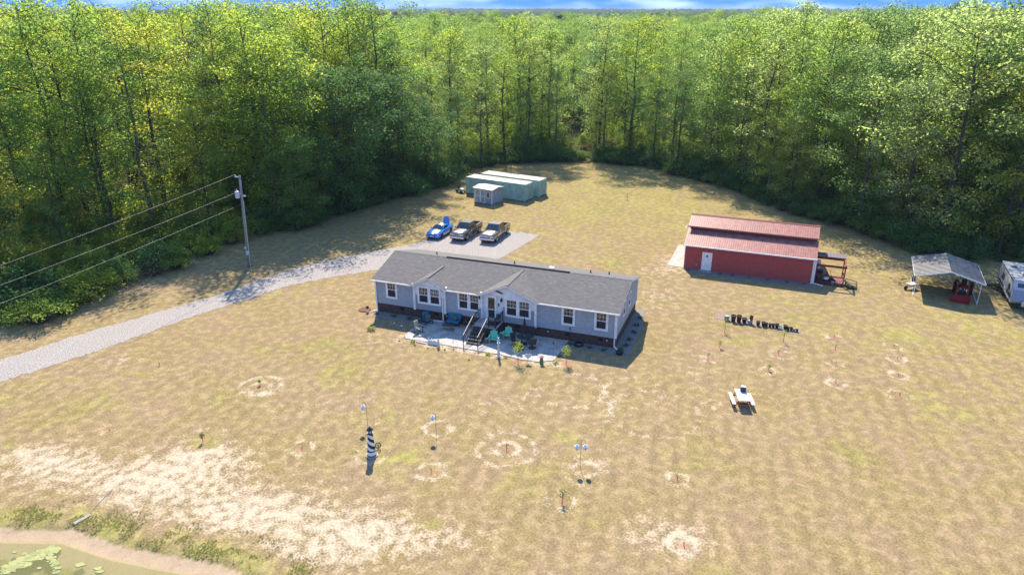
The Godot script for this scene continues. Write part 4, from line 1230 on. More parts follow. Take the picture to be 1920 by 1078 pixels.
	b = MB.new(); b.lathe([[0.20, 0.58], [0.18, 0.64], [0.05, 0.76]], 10); part(b, "cap", M.figure_pink, t)
	# white wire rack and figure on the strip
	t = thing("memorial_stone", "grey rounded garden plaque with white posts at the lawn edge of the patio", "plaque", at_house(8.25, 4.85), turn_house(0.05))
	b = MB.new(); b.prism(PackedVector2Array([Vector2(-0.45, 0), Vector2(0.45, 0), Vector2(0.45, 0.3), Vector2(0.3, 0.4), Vector2(0, 0.36), Vector2(-0.3, 0.4), Vector2(-0.45, 0.3)]), -0.04, 0.04, Vector3.ZERO, Basis(Vector3.RIGHT, -0.3)); part(b, "plaque", M.pale_grey, t)
	for x in [-0.4, -0.13, 0.13, 0.4]:
		b = MB.new(); b.rod(Vector3(x, 0, -0.2), Vector3(x, 0.4, -0.2), 0.012); b.ell(Vector3(x, 0.45, -0.2), Vector3(0.06, 0.05, 0.05), 8, 5); part(b, "picket", M.plain_white, t)
	t = thing("garden_figure", "pale standing garden figurine beside the grey plaque", "ornament", at_house(8.98, 5.1), turn_house())
	b = MB.new(); b.lathe([[0.11, 0.0], [0.13, 0.05], [0.09, 0.3], [0.12, 0.5], [0.06, 0.62], [0.08, 0.72], [0.03, 0.8]], 9); part(b, "body", M.stone_pot, t)
	b = MB.new(); b.bar(Vector3(-0.16, 0.42, 0), Vector3(0.16, 0.52, 0.05), 0.05, 0.05); part(b, "arm", M.figure_pink, t)
	# low pink edging and figures left of the house
	b = MB.new(); b.bar(Vector3(-0.5, 0.05, 0), Vector3(0.5, 0.05, 0.1), 0.08, 0.1)
	o = part(b, "edging_log", M.figure_pink, self); o.position = at_house(7.2, 4.85, 0.0); o.rotation.y = turn_house(); tag(o, "short pinkish log lying at the patio's front edge", "log")
	var fl := thing("garden_figure", "small maroon and white garden figurine by the left house corner", "ornament", at_house(-0.75, 0.55), 0.4)
	b = MB.new(); b.lathe([[0.12, 0.0], [0.13, 0.2], [0.08, 0.34]], 8); part(b, "base", M.plain_white, fl)
	b = MB.new(); b.lathe([[0.11, 0.34], [0.16, 0.5], [0.07, 0.66]], 8); part(b, "body", M.pot_maroon, fl)
	b = MB.new(); b.lathe([[0.62, 0.0], [0.60, 0.07], [0.42, 0.09], [0.0, 0.10]], 14, Vector3.ZERO, Basis.IDENTITY, false)
	o = part(b, "mulch_mound", M.mulch, self); o.position = at_house(-1.3, 0.2); tag(o, "low red mulch mound by the left house corner", "mulch")
	shrub_thing("leafy green plant on the lawn left of the shaded bed", at_house(1.75, 4.0), 0.75, 5, M.leaf_bright, "")
	for q in [[3.3, 2.6], [4.2, 2.9]]:
		var w := thing("solar_light", "small white-topped solar light in the shaded lawn bed", "light", at_house(q[0], q[1]), 0.0, "solar lights left of the patio")
		b = MB.new(); b.rod(Vector3(0, -0.03, 0), Vector3(0, 0.3, 0), 0.012, 5); part(b, "stake", M.black_metal, w)
		b = MB.new(); b.lathe([[0.05, 0.3], [0.09, 0.33], [0.03, 0.38]], 8); part(b, "cap", M.plain_white, w)

# ------------------------------------------------------------------ lawn ornaments
const SAPLING_SPOTS := [[487, 722, 0.5, 1], [380, 828, 0.7, 2], [950, 842, 0.55, 0], [808, 885, 0.3, 0], [1054, 943, 0.95, 2], [298, 686, 0.35, 0], [205, 807, 0.2, 0], [565, 842, 0.2, 0], [1568, 719, 0.3, 0], [1568, 683, 0.25, 0], [1565, 632, 0.25, 0], [1567, 656, 0.6, 0], [1685, 705, 0.2, 0], [1683, 674, 0.3, 0], [1677, 651, 0.3, 0], [1688, 743, 0.35, 0], [1442, 695, 0.55, 1], [1460, 664, 0.4, 0], [1469, 641, 1.1, 1], [1359, 624, 1.2, 1], [1350, 652, 0.7, 1], [1328, 675, 0.7, 0], [1270, 900, 0.3, 0], [1283, 1024, 0.3, 0], [1176, 374, 0.9, 1]]

func sapling(u: float, v: float, h: float, kind: int, label: String, at = null):
	var p: Vector3 = at if at != null else ground_at(u, v)
	var r := RandomNumberGenerator.new(); r.seed = int(u * 7 + v)
	var o := thing("sapling", label, "sapling", p, 0.0, "young trees planted on the lawn")
	var b := MB.new()
	b.tube([Vector3(0, -0.03, 0), Vector3(r.randf_range(-0.03, 0.03), h * 0.5, 0.02), Vector3(r.randf_range(-0.06, 0.06), h, 0)], [0.022, 0.016, 0.006], 5)
	for k in (4 if h > 0.3 else 2):
		var a := r.randf() * TAU
		var y := h * r.randf_range(0.35, 0.8)
		b.tube([Vector3(0, y, 0), Vector3(cos(a) * h * 0.3, y + h * 0.22, sin(a) * h * 0.3)], [0.012, 0.005], 4)
	part(b, "stem", M.bark_dark if kind != 2 else M.dry_twig, o)
	if kind > 0:
		var lv := leaf_cloud(int(u), 230 if h > 1.4 else 110, Vector3(0, h * 0.72, 0), Vector3(h * 0.27, h * 0.36, h * 0.27), 0.11 if h > 1.4 else 0.08)
		put_mesh(lv, "foliage", M.leaf_bright if kind == 1 else M.leaf_olive, o)
	elif h > 0.28:
		put_mesh(leaf_cloud(int(u), 12, Vector3(0, h * 0.8, 0), Vector3(0.08, h * 0.25, 0.08), 0.05), "foliage", M.leaf_olive, o)

func gourd(parent: Node3D, at: Vector3, tint: Material):
	var b := MB.new()
	b.lathe([[0.03, -0.19], [0.14, -0.14], [0.175, -0.03], [0.15, 0.08], [0.08, 0.16], [0.03, 0.22]], 14, at)
	var g := part(b, "birdhouse", tint, parent)
	b = MB.new(); b.lathe([[0.035, 0.0], [0.035, 0.012]], 8, at + Vector3(0, -0.02, 0.168), Basis(Vector3.RIGHT, PI / 2 - 0.1)); part(b, "entry_hole", M.plain_black, g)
	b = MB.new(); b.lathe([[0.05, -0.03], [0.06, 0.0]], 8, at + Vector3(0, -0.19, 0)); part(b, "tray", M.plain_black, g)

func lawn_things():
	for q in SAPLING_SPOTS:
		var what := "bare thin sapling in a ring of red mulch on the lawn"
		if q[3] == 1: what = "leafy bright green sapling in red mulch on the lawn"
		if q[3] == 2: what = "bushy olive green sapling in red mulch on the lawn"
		sapling(q[0], q[1], q[2], q[3], what)
	for q in [[16.29, 5.24, 1.75, "tall bright yellow-green sapling at the patio edge by the heart sign"], [20.12, 4.24, 1.6, "full bright yellow-green sapling in mulch at the patio's right corner"]]:
		sapling(300 + q[0] * 10, 900, q[2], 1, q[3], at_house(q[0], q[1]))
	# lighthouse with a spiral
	var L := thing("ornamental_lighthouse", "tall black and white spiral lawn lighthouse ornament", "ornament", ground_at(697, 854))
	var b := MB.new(); b.lathe([[0.42, 0.0], [0.42, 0.06], [0.40, 0.07]], 16); part(b, "foot", M.concrete_grey, L)
	b = MB.new(); b.lathe([[0.30, 0.07], [0.295, 0.40]], 8); part(b, "base", M.plain_white, L)
	b = MB.new(); b.lathe([[0.32, 0.40], [0.32, 0.46]], 8); b.lathe([[0.315, 0.07], [0.315, 0.12]], 8); part(b, "base_band", M.plain_black, L)
	for c in 2:                                         # two interlocking helical strips
		b = MB.new(); b.smooth(true)
		var n := 60
		for i in n:
			for k in 2:
				for s in 4:
					var t0 := float(i) / n
					var t1 := float(i + 1) / n
					var a0 := t0 * TAU * 1.25 + k * PI + c * PI / 2 + s * PI / 8
					var a1 := a0 + TAU * 1.25 / n
					var y0 := 0.46 + 1.20 * t0
					var y1 := 0.46 + 1.20 * t1
					var r0 := lerpf(0.27, 0.165, t0)
					var r1 := lerpf(0.27, 0.165, t1)
					var p := func(a: float, r: float, y: float) -> Vector3: return Vector3(cos(a) * r, y, sin(a) * r)
					b.quad(p.call(a0, r0, y0), p.call(a0 + PI / 8, r0, y0), p.call(a1 + PI / 8, r1, y1), p.call(a1, r1, y1), Vector3(cos(a0 + PI / 16), 0.1, sin(a0 + PI / 16)))
		part(b, "spiral_stripe", M.plain_white if c == 0 else M.plain_black, L)
	b = MB.new(); b.lathe([[0.17, 1.655], [0.24, 1.68], [0.24, 1.72], [0.14, 1.72]], 12); part(b, "gallery", M.plain_black, L)
	b = MB.new(); b.lathe([[0.115, 1.72], [0.115, 1.95]], 8); part(b, "lantern", M.plain_white, L)
	b = MB.new()
	for k in 8: b.rod(Vector3(cos(TAU * k / 8) * 0.13, 1.72, sin(TAU * k / 8) * 0.13), Vector3(cos(TAU * k / 8) * 0.13, 1.96, sin(TAU * k / 8) * 0.13), 0.012, 4)
	b.lathe([[0.22, 1.95], [0.20, 1.98], [0.05, 2.12], [0.02, 2.2], [0.0, 2.22]], 10); part(b, "roof", M.plain_black, L)
	var w := thing("ship_wheel", "small dark ornamental wheel standing beside the spiral lighthouse", "ornament", ground_at(709, 842), 0.3)
	b = MB.new()
	var pts := []
	for k in 17: pts.append(Vector3(cos(TAU * k / 16) * 0.17, 0.28 + sin(TAU * k / 16) * 0.22, 0))
	b.tube(pts, [0.035], 6, false)
	for k in 3: b.rod(Vector3(cos(PI * k / 3) * 0.17, 0.28 + sin(PI * k / 3) * 0.22, 0), Vector3(-cos(PI * k / 3) * 0.17, 0.28 - sin(PI * k / 3) * 0.22, 0), 0.015, 4)
	part(b, "wheel", M.table_brown, w)
	b = MB.new(); b.bar(Vector3(0, 0, -0.03), Vector3(0, 0.28, -0.03), 0.06, 0.04, Vector3.RIGHT); part(b, "stand", M.table_brown, w)
	# gourd birdhouses on poles
	for q in [[689, 800, 1.9, [[-0.2, 1.55]], "single white gourd birdhouse on a thin hook behind the spiral lighthouse"], [818, 818, 1.75, [[-0.2, 1.45]], "single white gourd birdhouse on a thin hook over a sand ring"], [1088, 876, 2.0, [[-0.26, 1.5], [0.26, 1.5]], "pair of white gourd birdhouses hanging from one thin pole"]]:
		var o := thing("birdhouse_pole", q[4], "birdhouse", ground_at(q[0], q[1]), 0.0, "gourd birdhouses on the lawn")
		b = MB.new(); b.rod(Vector3(0, -0.05, 0), Vector3(0, q[2], 0), 0.014, 5)
		for s in q[3]: b.tube([Vector3(0, q[2] - 0.02, 0), Vector3(s[0] * 0.5, q[2] + 0.06, 0), Vector3(s[0], q[2] - 0.04, 0), Vector3(s[0], s[1] + 0.18, 0)], [0.01], 4)
		part(b, "hook_pole", M.black_metal, o)
		for s in q[3]: gourd(o, Vector3(s[0], s[1], 0), M.plain_white)
	# picnic table
	var T := thing("picnic_table", "white topped picnic table with two benches standing on the lawn", "picnic table", ground_at(1390, 757), -0.10)
	for k in 5:
		b = MB.new(); b.bx(-0.40 + k * 0.16, 0.71, -0.85, -0.248 + k * 0.16, 0.75, 0.85); part(b, "top_board", M.picnic_white, T)
	for s in [-1, 1]:
		for k in 2:
			b = MB.new(); var x: float = s * 0.68 + (k - 0.5) * 0.13
			b.bx(x - 0.06, 0.40, -0.85, x + 0.06, 0.44, 0.85); part(b, "bench_board", M.picnic_white, T)
	for z in [-0.62, 0.62]:
		b = MB.new()
		b.bar(Vector3(-0.30, 0.70, z), Vector3(-0.62, 0, z), 0.04, 0.09, Vector3(0, 0, 1)); b.bar(Vector3(0.30, 0.70, z), Vector3(0.62, 0, z), 0.04, 0.09, Vector3(0, 0, 1))
		b.bx(-0.80, 0.34, z + 0.04, 0.80, 0.399, z + 0.08); b.bx(-0.38, 0.64, z + 0.04, 0.38, 0.709, z + 0.08)
		part(b, "trestle", M.barn_wood, T)
	b = MB.new(); b.bar(Vector3(0, 0.68, 0), Vector3(0, 0.36, -0.6), 0.05, 0.05); b.bar(Vector3(0, 0.68, 0), Vector3(0, 0.36, 0.6), 0.05, 0.05); part(b, "brace", M.barn_wood, T)
	var bag := thing("storage_box", "navy blue box with pale lid standing on the picnic table", "box", T.position + Vector3(0.22, 0.75, -0.55), -0.3)
	b = MB.new(); b.soft(Vector3(0, 0.17, 0), Vector3(0.40, 0.34, 0.36), 0.04); part(b, "body", M.barrel_blue, bag)
	b = MB.new(); b.soft(Vector3(0, 0.36, -0.03), Vector3(0.36, 0.05, 0.26), 0.015); part(b, "lid", M.pale_grey, bag)
	# row of pots on a pale strip
	b = MB.new()
	b.loft([[ground_at(1339, 597), ground_at(1345, 586), ground_at(1502, 618), ground_at(1504, 630)], [ground_at(1339, 597) + Vector3(0, 0.02, 0), ground_at(1345, 586) + Vector3(0, 0.02, 0), ground_at(1502, 618) + Vector3(0, 0.02, 0), ground_at(1504, 630) + Vector3(0, 0.02, 0)]], true)
	var strip := structure(b, "landscape_strip", M.weed_cloth)
	strip.set_meta("label", "pale strip of cloth under the row of pots")
	var kinds := {"w": ["pot_white", "large pale grey rimmed nursery pot in the row on the lawn"], "k": ["pot_black", "black nursery pot in the long row on the lawn"], "g": ["pot_grey", "grey-green nursery pot in the row on the lawn"], "m": ["pot_maroon", "dark maroon tall pot leaning on the grey-green pot"]}
	for q in [[295, 265, 0.27, 0.46, "g"], [428, 300, 0.24, 0.62, "k"], [540, 310, 0.24, 0.64, "k"], [650, 325, 0.24, 0.44, "k"], [752, 345, 0.22, 0.40, "g"], [782, 338, 0.17, 0.72, "m"], [925, 380, 0.19, 0.40, "k"], [1033, 398, 0.19, 0.42, "k"], [1093, 398, 0.15, 0.33, "k"], [1165, 412, 0.15, 0.34, "k"], [1230, 418, 0.15, 0.34, "k"], [1302, 430, 0.18, 0.40, "k"], [1375, 448, 0.16, 0.28, "w"], [1470, 462, 0.20, 0.40, "k"], [1530, 477, 0.13, 0.30, "k"], [1590, 482, 0.13, 0.32, "k"], [1645, 492, 0.14, 0.30, "g"], [1705, 508, 0.12, 0.26, "k"]]:
		var kd: Array = kinds[q[4]]
		var o := thing("nursery_pot", kd[1], "pot", ground_at(1335 + q[0] / 10.667, 575 + q[1] / 10.67) + Vector3(0, 0.02, 0), 0.0, "nursery pots lined up on the lawn")
		b = MB.new(); var r: float = q[2]; var h: float = q[3]
		b.lathe([[r * 0.72, 0.0], [r * 0.95, h * 0.9], [r * 1.06, h * 0.9], [r * 1.06, h], [r * 0.94, h], [r * 0.90, h * 0.85]], 12, Vector3.ZERO, Basis.IDENTITY, false); part(b, "bowl", M[kd[0]], o)
		b = MB.new(); b.lathe([[0.0, h * 0.86], [r * 0.90, h * 0.86]], 12, Vector3.ZERO, Basis.IDENTITY, false); part(b, "soil", M.soil if q[4] != "g" else M.stone_pot, o)
	# bits by the pond
	b = MB.new(); b.soft(Vector3(0, 0.03, 0), Vector3(0.26, 0.035, 0.95), 0.01)
	var o := part(b, "wooden_plank", M.old_wood, self); o.position = ground_at(153, 974); o.position.y = land_height(o.position.x, o.position.z); o.rotation.y = -0.55; tag(o, "weathered plank lying on the pond's grassy edge", "plank")
	b = MB.new(); var pp := []
	for q in [[167, 963], [178, 950], [190, 938], [203, 925], [210, 918]]: pp.append(ground_at(q[0], q[1]) + Vector3(0, 0.03, 0))
	b.tube(pp, [0.018], 5); o = part(b, "pond_pipe", M.pot_grey, self); tag(o, "thin grey-green pipe running from the pond plank up the sand", "pipe")

# ------------------------------------------------------------------ outbuildings
# a ribbed metal sheet: o lower left, u along, s up the slope
func ribbed(b: MB, o: Vector3, u: Vector3, s: Vector3, n: Vector3, lu: float, ls: float, pitch_: float, rib := 0.03):
	var k := int(lu / pitch_)
	var p := lu / k
	for i in k:
		var a := i * p
		var pts := [[0.0, 0.0], [0.62, 0.0], [0.72, 1.0], [0.90, 1.0], [1.0, 0.0]]
		for j in 4:
			var q0: Vector3 = o + u * (a + pts[j][0] * p) + n * rib * pts[j][1]
			var q1: Vector3 = o + u * (a + pts[j + 1][0] * p) + n * rib * pts[j + 1][1]
			b.quad(q0, q1, q1 + s * ls, q0 + s * ls, n)

func make_barn():
	var at := ground_at(1282.5, 502.8)
	var end := ground_at(1522.2, 532.3)
	var turn := atan2(-(end - at).z, (end - at).x)
	var L := (end - at).length()
	var D := 8.8
	var ev := 2.92
	var B := thing("red_barn", "long red barn with raised centre roof and white side door", "barn", at, turn)
	var zm := -2.65          # front of the raised middle
	var ym := 3.95           # low roof meets the middle
	var ye := 4.42           # eave of the raised roof
	var yr := 5.15           # ridge
	var b := MB.new()
	b.prism(PackedVector2Array([Vector2(0, 0), Vector2(0, ev), Vector2(zm, ym), Vector2(zm, ye), Vector2(-D / 2, yr - 0.1), Vector2(-D - zm, ye), Vector2(-D - zm, ym), Vector2(-D, ev), Vector2(-D, 0)]), 0.0, L, Vector3.ZERO, Basis(Vector3(0, 0, 1), Vector3.UP, Vector3(1, 0, 0)))
	part(b, "wall", M.barn_red, B)
	b = MB.new(); clapboards(b, 0.0, 1.87, 0.04, ev, 0.0, 0.22, 0.045); clapboards(b, 2.95, L, 0.04, ev, 0.0, 0.22, 0.045); clapboards(b, 1.87, 2.95, 2.16, ev, 0.0, 0.22, 0.045)
	part(b, "front_siding", M.barn_red, B)
	b = MB.new(); b.xf = Transform3D(Basis(Vector3.UP, PI / 2), Vector3(L, 0, 0)); clapboards(b, 0, D, 0.04, ev, 0.0, 0.22, 0.045); part(b, "end_siding", M.barn_red, B)
	b = MB.new(); clapboards(b, 0.02, L - 0.02, ym + 0.1, ye - 0.05, zm, 0.16, 0.03); part(b, "clerestory_siding", M.barn_red, B)
	var ov := 0.28
	for side in [1, -1]:
		var zz := func(z: float) -> float: return z if side > 0 else -D - z
		var slope := (ym - ev) / -zm
		var lo := Vector3(-0.18, ev - slope * ov + 0.03, zz.call(ov))
		var hi := Vector3(-0.18, ym + 0.03, zz.call(zm))
		var n := Vector3(0, -zm, side * (ym - ev)).normalized()
		b = MB.new()
		ribbed(b, lo, Vector3(1, 0, 0), (hi - lo).normalized(), n, L + 0.36, (hi - lo).length(), 0.235)
		b.quad(lo - n * 0.03, lo + Vector3(L + 0.36, 0, 0) - n * 0.03, hi + Vector3(L + 0.36, 0, 0) - n * 0.03, hi - n * 0.03, -n)
		b.quad(lo, lo + Vector3(L + 0.36, 0, 0), lo + Vector3(L + 0.36, 0, 0) - n * 0.03, lo - n * 0.03, Vector3(0, 0, side))
		part(b, "low_roof", M.barn_roof, B)
		var lo2 := Vector3(-0.18, ye - 0.09, zz.call(zm + 0.42))
		var hi2 := Vector3(-0.18, yr, -D / 2)
		n = Vector3(0, absf(hi2.z - lo2.z), side * (hi2.y - lo2.y)).normalized()
		b = MB.new()
		ribbed(b, lo2, Vector3(1, 0, 0), (hi2 - lo2).normalized(), n, L + 0.36, (hi2 - lo2).length(), 0.235)
		b.quad(lo2 - n * 0.03, lo2 + Vector3(L + 0.36, 0, 0) - n * 0.03, hi2 + Vector3(L + 0.36, 0, 0) - n * 0.03, hi2 - n * 0.03, -n)
		b.bx(-0.18, lo2.y - 0.12, lo2.z - 0.01, L + 0.18, lo2.y - 0.002, lo2.z + 0.01)
		part(b, "upper_roof", M.barn_roof, B)
	b = MB.new(); b.prism(PackedVector2Array([Vector2(0.2, -0.04), Vector2(0, 0.06), Vector2(-0.2, -0.04), Vector2(0, 0.03)]), -0.2, L + 0.2, Vector3(0, yr, -D / 2), Basis(Vector3(0, 0, 1), Vector3.UP, Vector3(1, 0, 0))); part(b, "ridge_cap", M.barn_wood, B)
	# white eave board, gutter and corner
	b = MB.new(); b.bx(-0.2, ev - 0.20, ov + 0.005, L + 0.2, ev - 0.07, ov + 0.09); part(b, "gutter", M.white_trim, B)
	b = MB.new(); b.bx(L - 0.12, 0.0, 0.02, L + 0.02, ev - 0.1, 0.06); b.bx(L + 0.021, 0, -0.14, L + 0.06, ev - 0.1, 0.055); part(b, "corner_trim", M.white_trim, B)
	b = MB.new(); b.bx(-0.05, 0.0, -0.1, -0.002, ev - 0.1, 0.05); part(b, "corner_trim", M.white_trim, B)
	b = MB.new()
	b.bar(Vector3(L + 0.12, ev - 0.14, ov + 0.02), Vector3(L + 0.12, ev - 0.45, 0.12), 0.1, 0.08, Vector3.RIGHT)
	b.bx(L + 0.06, 0.16, 0.07, L + 0.18, ev - 0.42, 0.16)
	b.bar(Vector3(L + 0.12, 0.14, 0.1), Vector3(L + 1.1, 0.06, 0.32), 0.1, 0.09); part(b, "downspout", M.white_trim, B)
	# door
	b = MB.new(); b.bx(1.87, 0.04, -0.02, 2.95, 2.16, 0.03); var door := part(b, "door", M.white_trim, B)
	b = MB.new(); b.box(Vector3(2.41, 1.72, 0.035), Vector3(0.21, 0.21, 0.02), Basis(Vector3(0, 0, 1), PI / 4)); part(b, "diamond_window", M.glass_dark, door)
	b = MB.new(); b.bx(2.80, 1.0, 0.03, 2.86, 1.08, 0.09); part(b, "handle", M.chrome, door)
	b = MB.new(); b.bx(1.75, 0, 0.02, 3.05, 0.12, 0.65); part(b, "door_step", M.concrete_grey, B)
	b = MB.new(); b.bx(1.28, 0.55, 0.0, 1.38, 0.67, 0.05); part(b, "outlet_box", M.pale_grey, B)
	# dish on the far corner
	b = MB.new(); b.lathe([[0.02, 0.0], [0.2, 0.04], [0.30, 0.12]], 14, Vector3(-0.35, 3.95, -3.3), Basis(Vector3(0, 0, 1), 0.9), false); b.rod(Vector3(-0.1, 3.7, -3.3), Vector3(-0.33, 3.93, -3.3), 0.025); part(b, "satellite_dish", M.plain_white, B)
	# apron and front strip
	b = MB.new(); b.bx(0.0, 0, 0.66, 0.1, 0.03, 0.67)
	var xf := B.transform
	var flat := func(pts: Array, called: String, label: String, m: Material):
		var f := MB.new()
		var poly := PackedVector2Array(pts)
		f.prism(poly, 0.0, -0.04, Vector3.ZERO, Basis(Vector3(1, 0, 0), Vector3(0, 0, 1), Vector3(0, -1, 0)))
		var o := structure(f, called, m); o.transform = xf; o.set_meta("label", label)
	flat.call([Vector2(-0.08, -0.1), Vector2(-1.9, -0.3), Vector2(-1.9, -D + 0.5), Vector2(-0.08, -D + 0.2)], "barn_apron", "concrete apron at the far end of the red barn", M.concrete)
	flat.call([Vector2(-0.05, 0.03), Vector2(1.7, 0.03), Vector2(1.7, 0.68), Vector2(3.1, 0.68), Vector2(3.1, 0.03), Vector2(L, 0.03), Vector2(L + 0.2, 1.15), Vector2(0.5, 1.15)], "barn_border", "pale gravel border along the front of the red barn", M.white_gravel)
	for i in 7:
		var x: float = [0.55, 4.0, 5.3, 7.1, 8.9, 10.9, 12.6][i]
		shrub_thing("small dark shrub in the gravel border of the red barn", xf * Vector3(x, 0.03, 0.62), 0.36, i, M.leaf_dark, "shrubs along the red barn")
	lean_to(B, L)

func lean_to(B: Node3D, L: float):
	var xf := B.transform
	var N := thing("lean_to_frame", "open red timber frame with rails attached to the barn end", "shelter", xf * Vector3(L + 0.1, 0, 0), B.rotation.y)
	var w := 3.0
	var zb := -2.9
	var b := MB.new(); b.bx(0.05, 0, zb, w, 0.10, -0.15); var dk := part(b, "deck", M.barn_wood, N)
	for x in [0.15, w - 0.08]:
		for z in [-0.2, zb + 0.05]:
			b = MB.new(); b.bx(x - 0.06, 0.10, z - 0.06, x + 0.06, 2.0, z + 0.06); part(b, "post", M.barn_wood, N)
	for z in [-0.2, zb + 0.05]:
		b = MB.new(); b.bx(0.02, 2.001, z - 0.04, w + 0.05, 2.24, z + 0.04); part(b, "beam", M.barn_wood, N)
	b = MB.new(); b.bx(w - 0.14, 2.241, zb - 0.1, w + 0.02, 2.36, -0.05); part(b, "beam", M.barn_wood, N)
	b = MB.new(); ribbed(b, Vector3(0.0, 2.45, zb + 0.55), Vector3(1, 0, 0), Vector3(0, 0.12, -1).normalized(), Vector3(0, 1, 0.12).normalized(), w, 1.0, 0.3, 0.02); part(b, "ribbed_strip", M.purple_grey, N)  # dark purple-grey ribbed strip above part of the frame
	b = MB.new(); b.bx(0.02, 2.24, zb + 0.5, w, 2.43, zb + 0.56); part(b, "purlin", M.barn_wood, N)
	for y in [0.95, 0.22]:
		b = MB.new(); b.bx(0.2, y, -0.23, w - 0.14, y + 0.12, -0.17); part(b, "rail", M.barn_wood, N)
	b = MB.new(); b.bar(Vector3(w - 0.08, 0.95, -0.2), Vector3(w - 0.08, 0.95, zb + 0.1), 0.06, 0.12); part(b, "rail", M.barn_wood, N)
	b = MB.new(); b.box(Vector3(0.35, 2.05, -1.7), Vector3(0.5, 0.3, 0.6)); 
	# black metal ramp rails
	var R := thing("ramp_rail", "dark metal step rail standing at the lean-to's outer corner", "railing", xf * Vector3(L + 3.2, 0, -0.55), B.rotation.y)
	for z in [0.0, 0.75]:
		b = MB.new(); b.bar(Vector3(0, 0.85, z), Vector3(1.15, 0.62, z), 0.05, 0.05); b.bx(0.0, 0, z - 0.025, 0.05, 0.85, z + 0.025); b.bx(1.1, 0, z - 0.025, 1.15, 0.62, z + 0.025); b.bar(Vector3(0.02, 0.4, z), Vector3(1.12, 0.3, z), 0.035, 0.035)
		part(b, "side_rail", M.black_metal, R)
	for k in 3:
		b = MB.new(); b.bx(0.1 + k * 0.36, 0.30 - k * 0.1, 0.03, 0.42 + k * 0.36, 0.34 - k * 0.1, 0.72); part(b, "step", M.black_metal, R)
	b = MB.new(); b.bar(Vector3(0.05, 0.30, 0.01), Vector3(1.12, 0.0, 0.01), 0.03, 0.06); b.bar(Vector3(0.05, 0.30, 0.74), Vector3(1.12, 0.0, 0.74), 0.03, 0.06); part(b, "stringer", M.black_metal, R)
	# what is kept under it
	var Y := 0.10
	for q in [[0.55, -0.62, "black wheeled bin under the lean-to beside the barn wall", 0.95], [0.62, -1.75, "black wheeled bin at the back of the lean-to", 1.0]]:
		var o := thing("wheelie_bin", q[2], "bin", xf * Vector3(L + 0.1 + q[0], Y, q[1]), B.rotation.y, "bins under the lean-to")
		b = MB.new(); b.soft(Vector3(0, q[3] * 0.45, 0), Vector3(0.55, q[3] * 0.9, 0.58), 0.05); part(b, "body", M.dark_plastic, o)
		b = MB.new(); b.soft(Vector3(0, q[3] * 0.94, 0), Vector3(0.60, 0.07, 0.64), 0.02); part(b, "lid", M.dark_plastic, o)
	var o := thing("gas_cylinder", "blue barrel with a white label under the lean-to", "barrel", xf * Vector3(L + 1.35, Y, -0.72), 0.0)
	b = MB.new(); b.lathe([[0.24, 0.0], [0.26, 0.05], [0.26, 0.75], [0.22, 0.85], [0.08, 0.90], [0.07, 0.98]], 12); part(b, "drum", M.barrel_blue, o)
	b = MB.new(); b.lathe([[0.262, 0.42], [0.262, 0.70]], 12, Vector3.ZERO, Basis.IDENTITY, false); part(b, "wrapper", M.plain_white, o)
	o = thing("push_mower", "dark push mower standing under the lean-to", "mower", xf * Vector3(L + 2.0, Y, -1.0), B.rotation.y + 0.5)
	b = MB.new(); b.soft(Vector3(0, 0.25, 0), Vector3(0.5, 0.16, 0.75), 0.04); b.lathe([[0.16, 0.32], [0.16, 0.45], [0.10, 0.5]], 10); part(b, "deck", M.dark_plastic, o)
	for s in [-1, 1]:
		for t in [-1, 1]:
			b = MB.new(); b.lathe([[0.12, -0.03], [0.12, 0.03]], 10, Vector3(s * 0.29, 0.12, t * 0.28), Basis(Vector3(0, 0, 1), PI / 2)); part(b, "wheel", M.tyre, o)
	b = MB.new(); b.tube([Vector3(-0.2, 0.3, -0.35), Vector3(-0.2, 0.95, -0.95), Vector3(0.2, 0.95, -0.95), Vector3(0.2, 0.3, -0.35)], [0.018], 5); part(b, "handle", M.black_metal, o)
	var i := 0
	for q in [[2.35, -0.55, "cream_cushion", "cream"], [2.68, -0.75, "plain_white", "white"], [2.62, -0.42, "figure_pink", "pinkish"], [1.95, -0.40, "pale_grey", "pale blue-grey"]]:
		o = thing("plastic_tub", q[3] + " open plastic tub on the lean-to deck", "tub", xf * Vector3(L + 0.1 + q[0], Y, q[1]), 0.3 * i, "tubs on the lean-to deck")
		b = MB.new(); b.lathe([[0.13, 0.0], [0.17, 0.26], [0.18, 0.28], [0.15, 0.28], [0.12, 0.05]], 8, Vector3.ZERO, Basis.IDENTITY, true); part(b, "bowl", M[q[2]], o); i += 1
	o = thing("shelf_rack", "white cabinet against the barn end under the lean-to", "cabinet", xf * Vector3(L + 0.45, Y, -2.55), B.rotation.y)
	b = MB.new(); b.soft(Vector3(0, 0.9, 0), Vector3(0.55, 1.8, 0.45), 0.03); part(b, "case", M.plain_white, o)
	b = MB.new(); b.bx(-0.24, 0.1, 0.226, -0.01, 1.7, 0.24); b.bx(0.01, 0.1, 0.226, 0.24, 1.7, 0.24); part(b, "door", M.pale_grey, o)

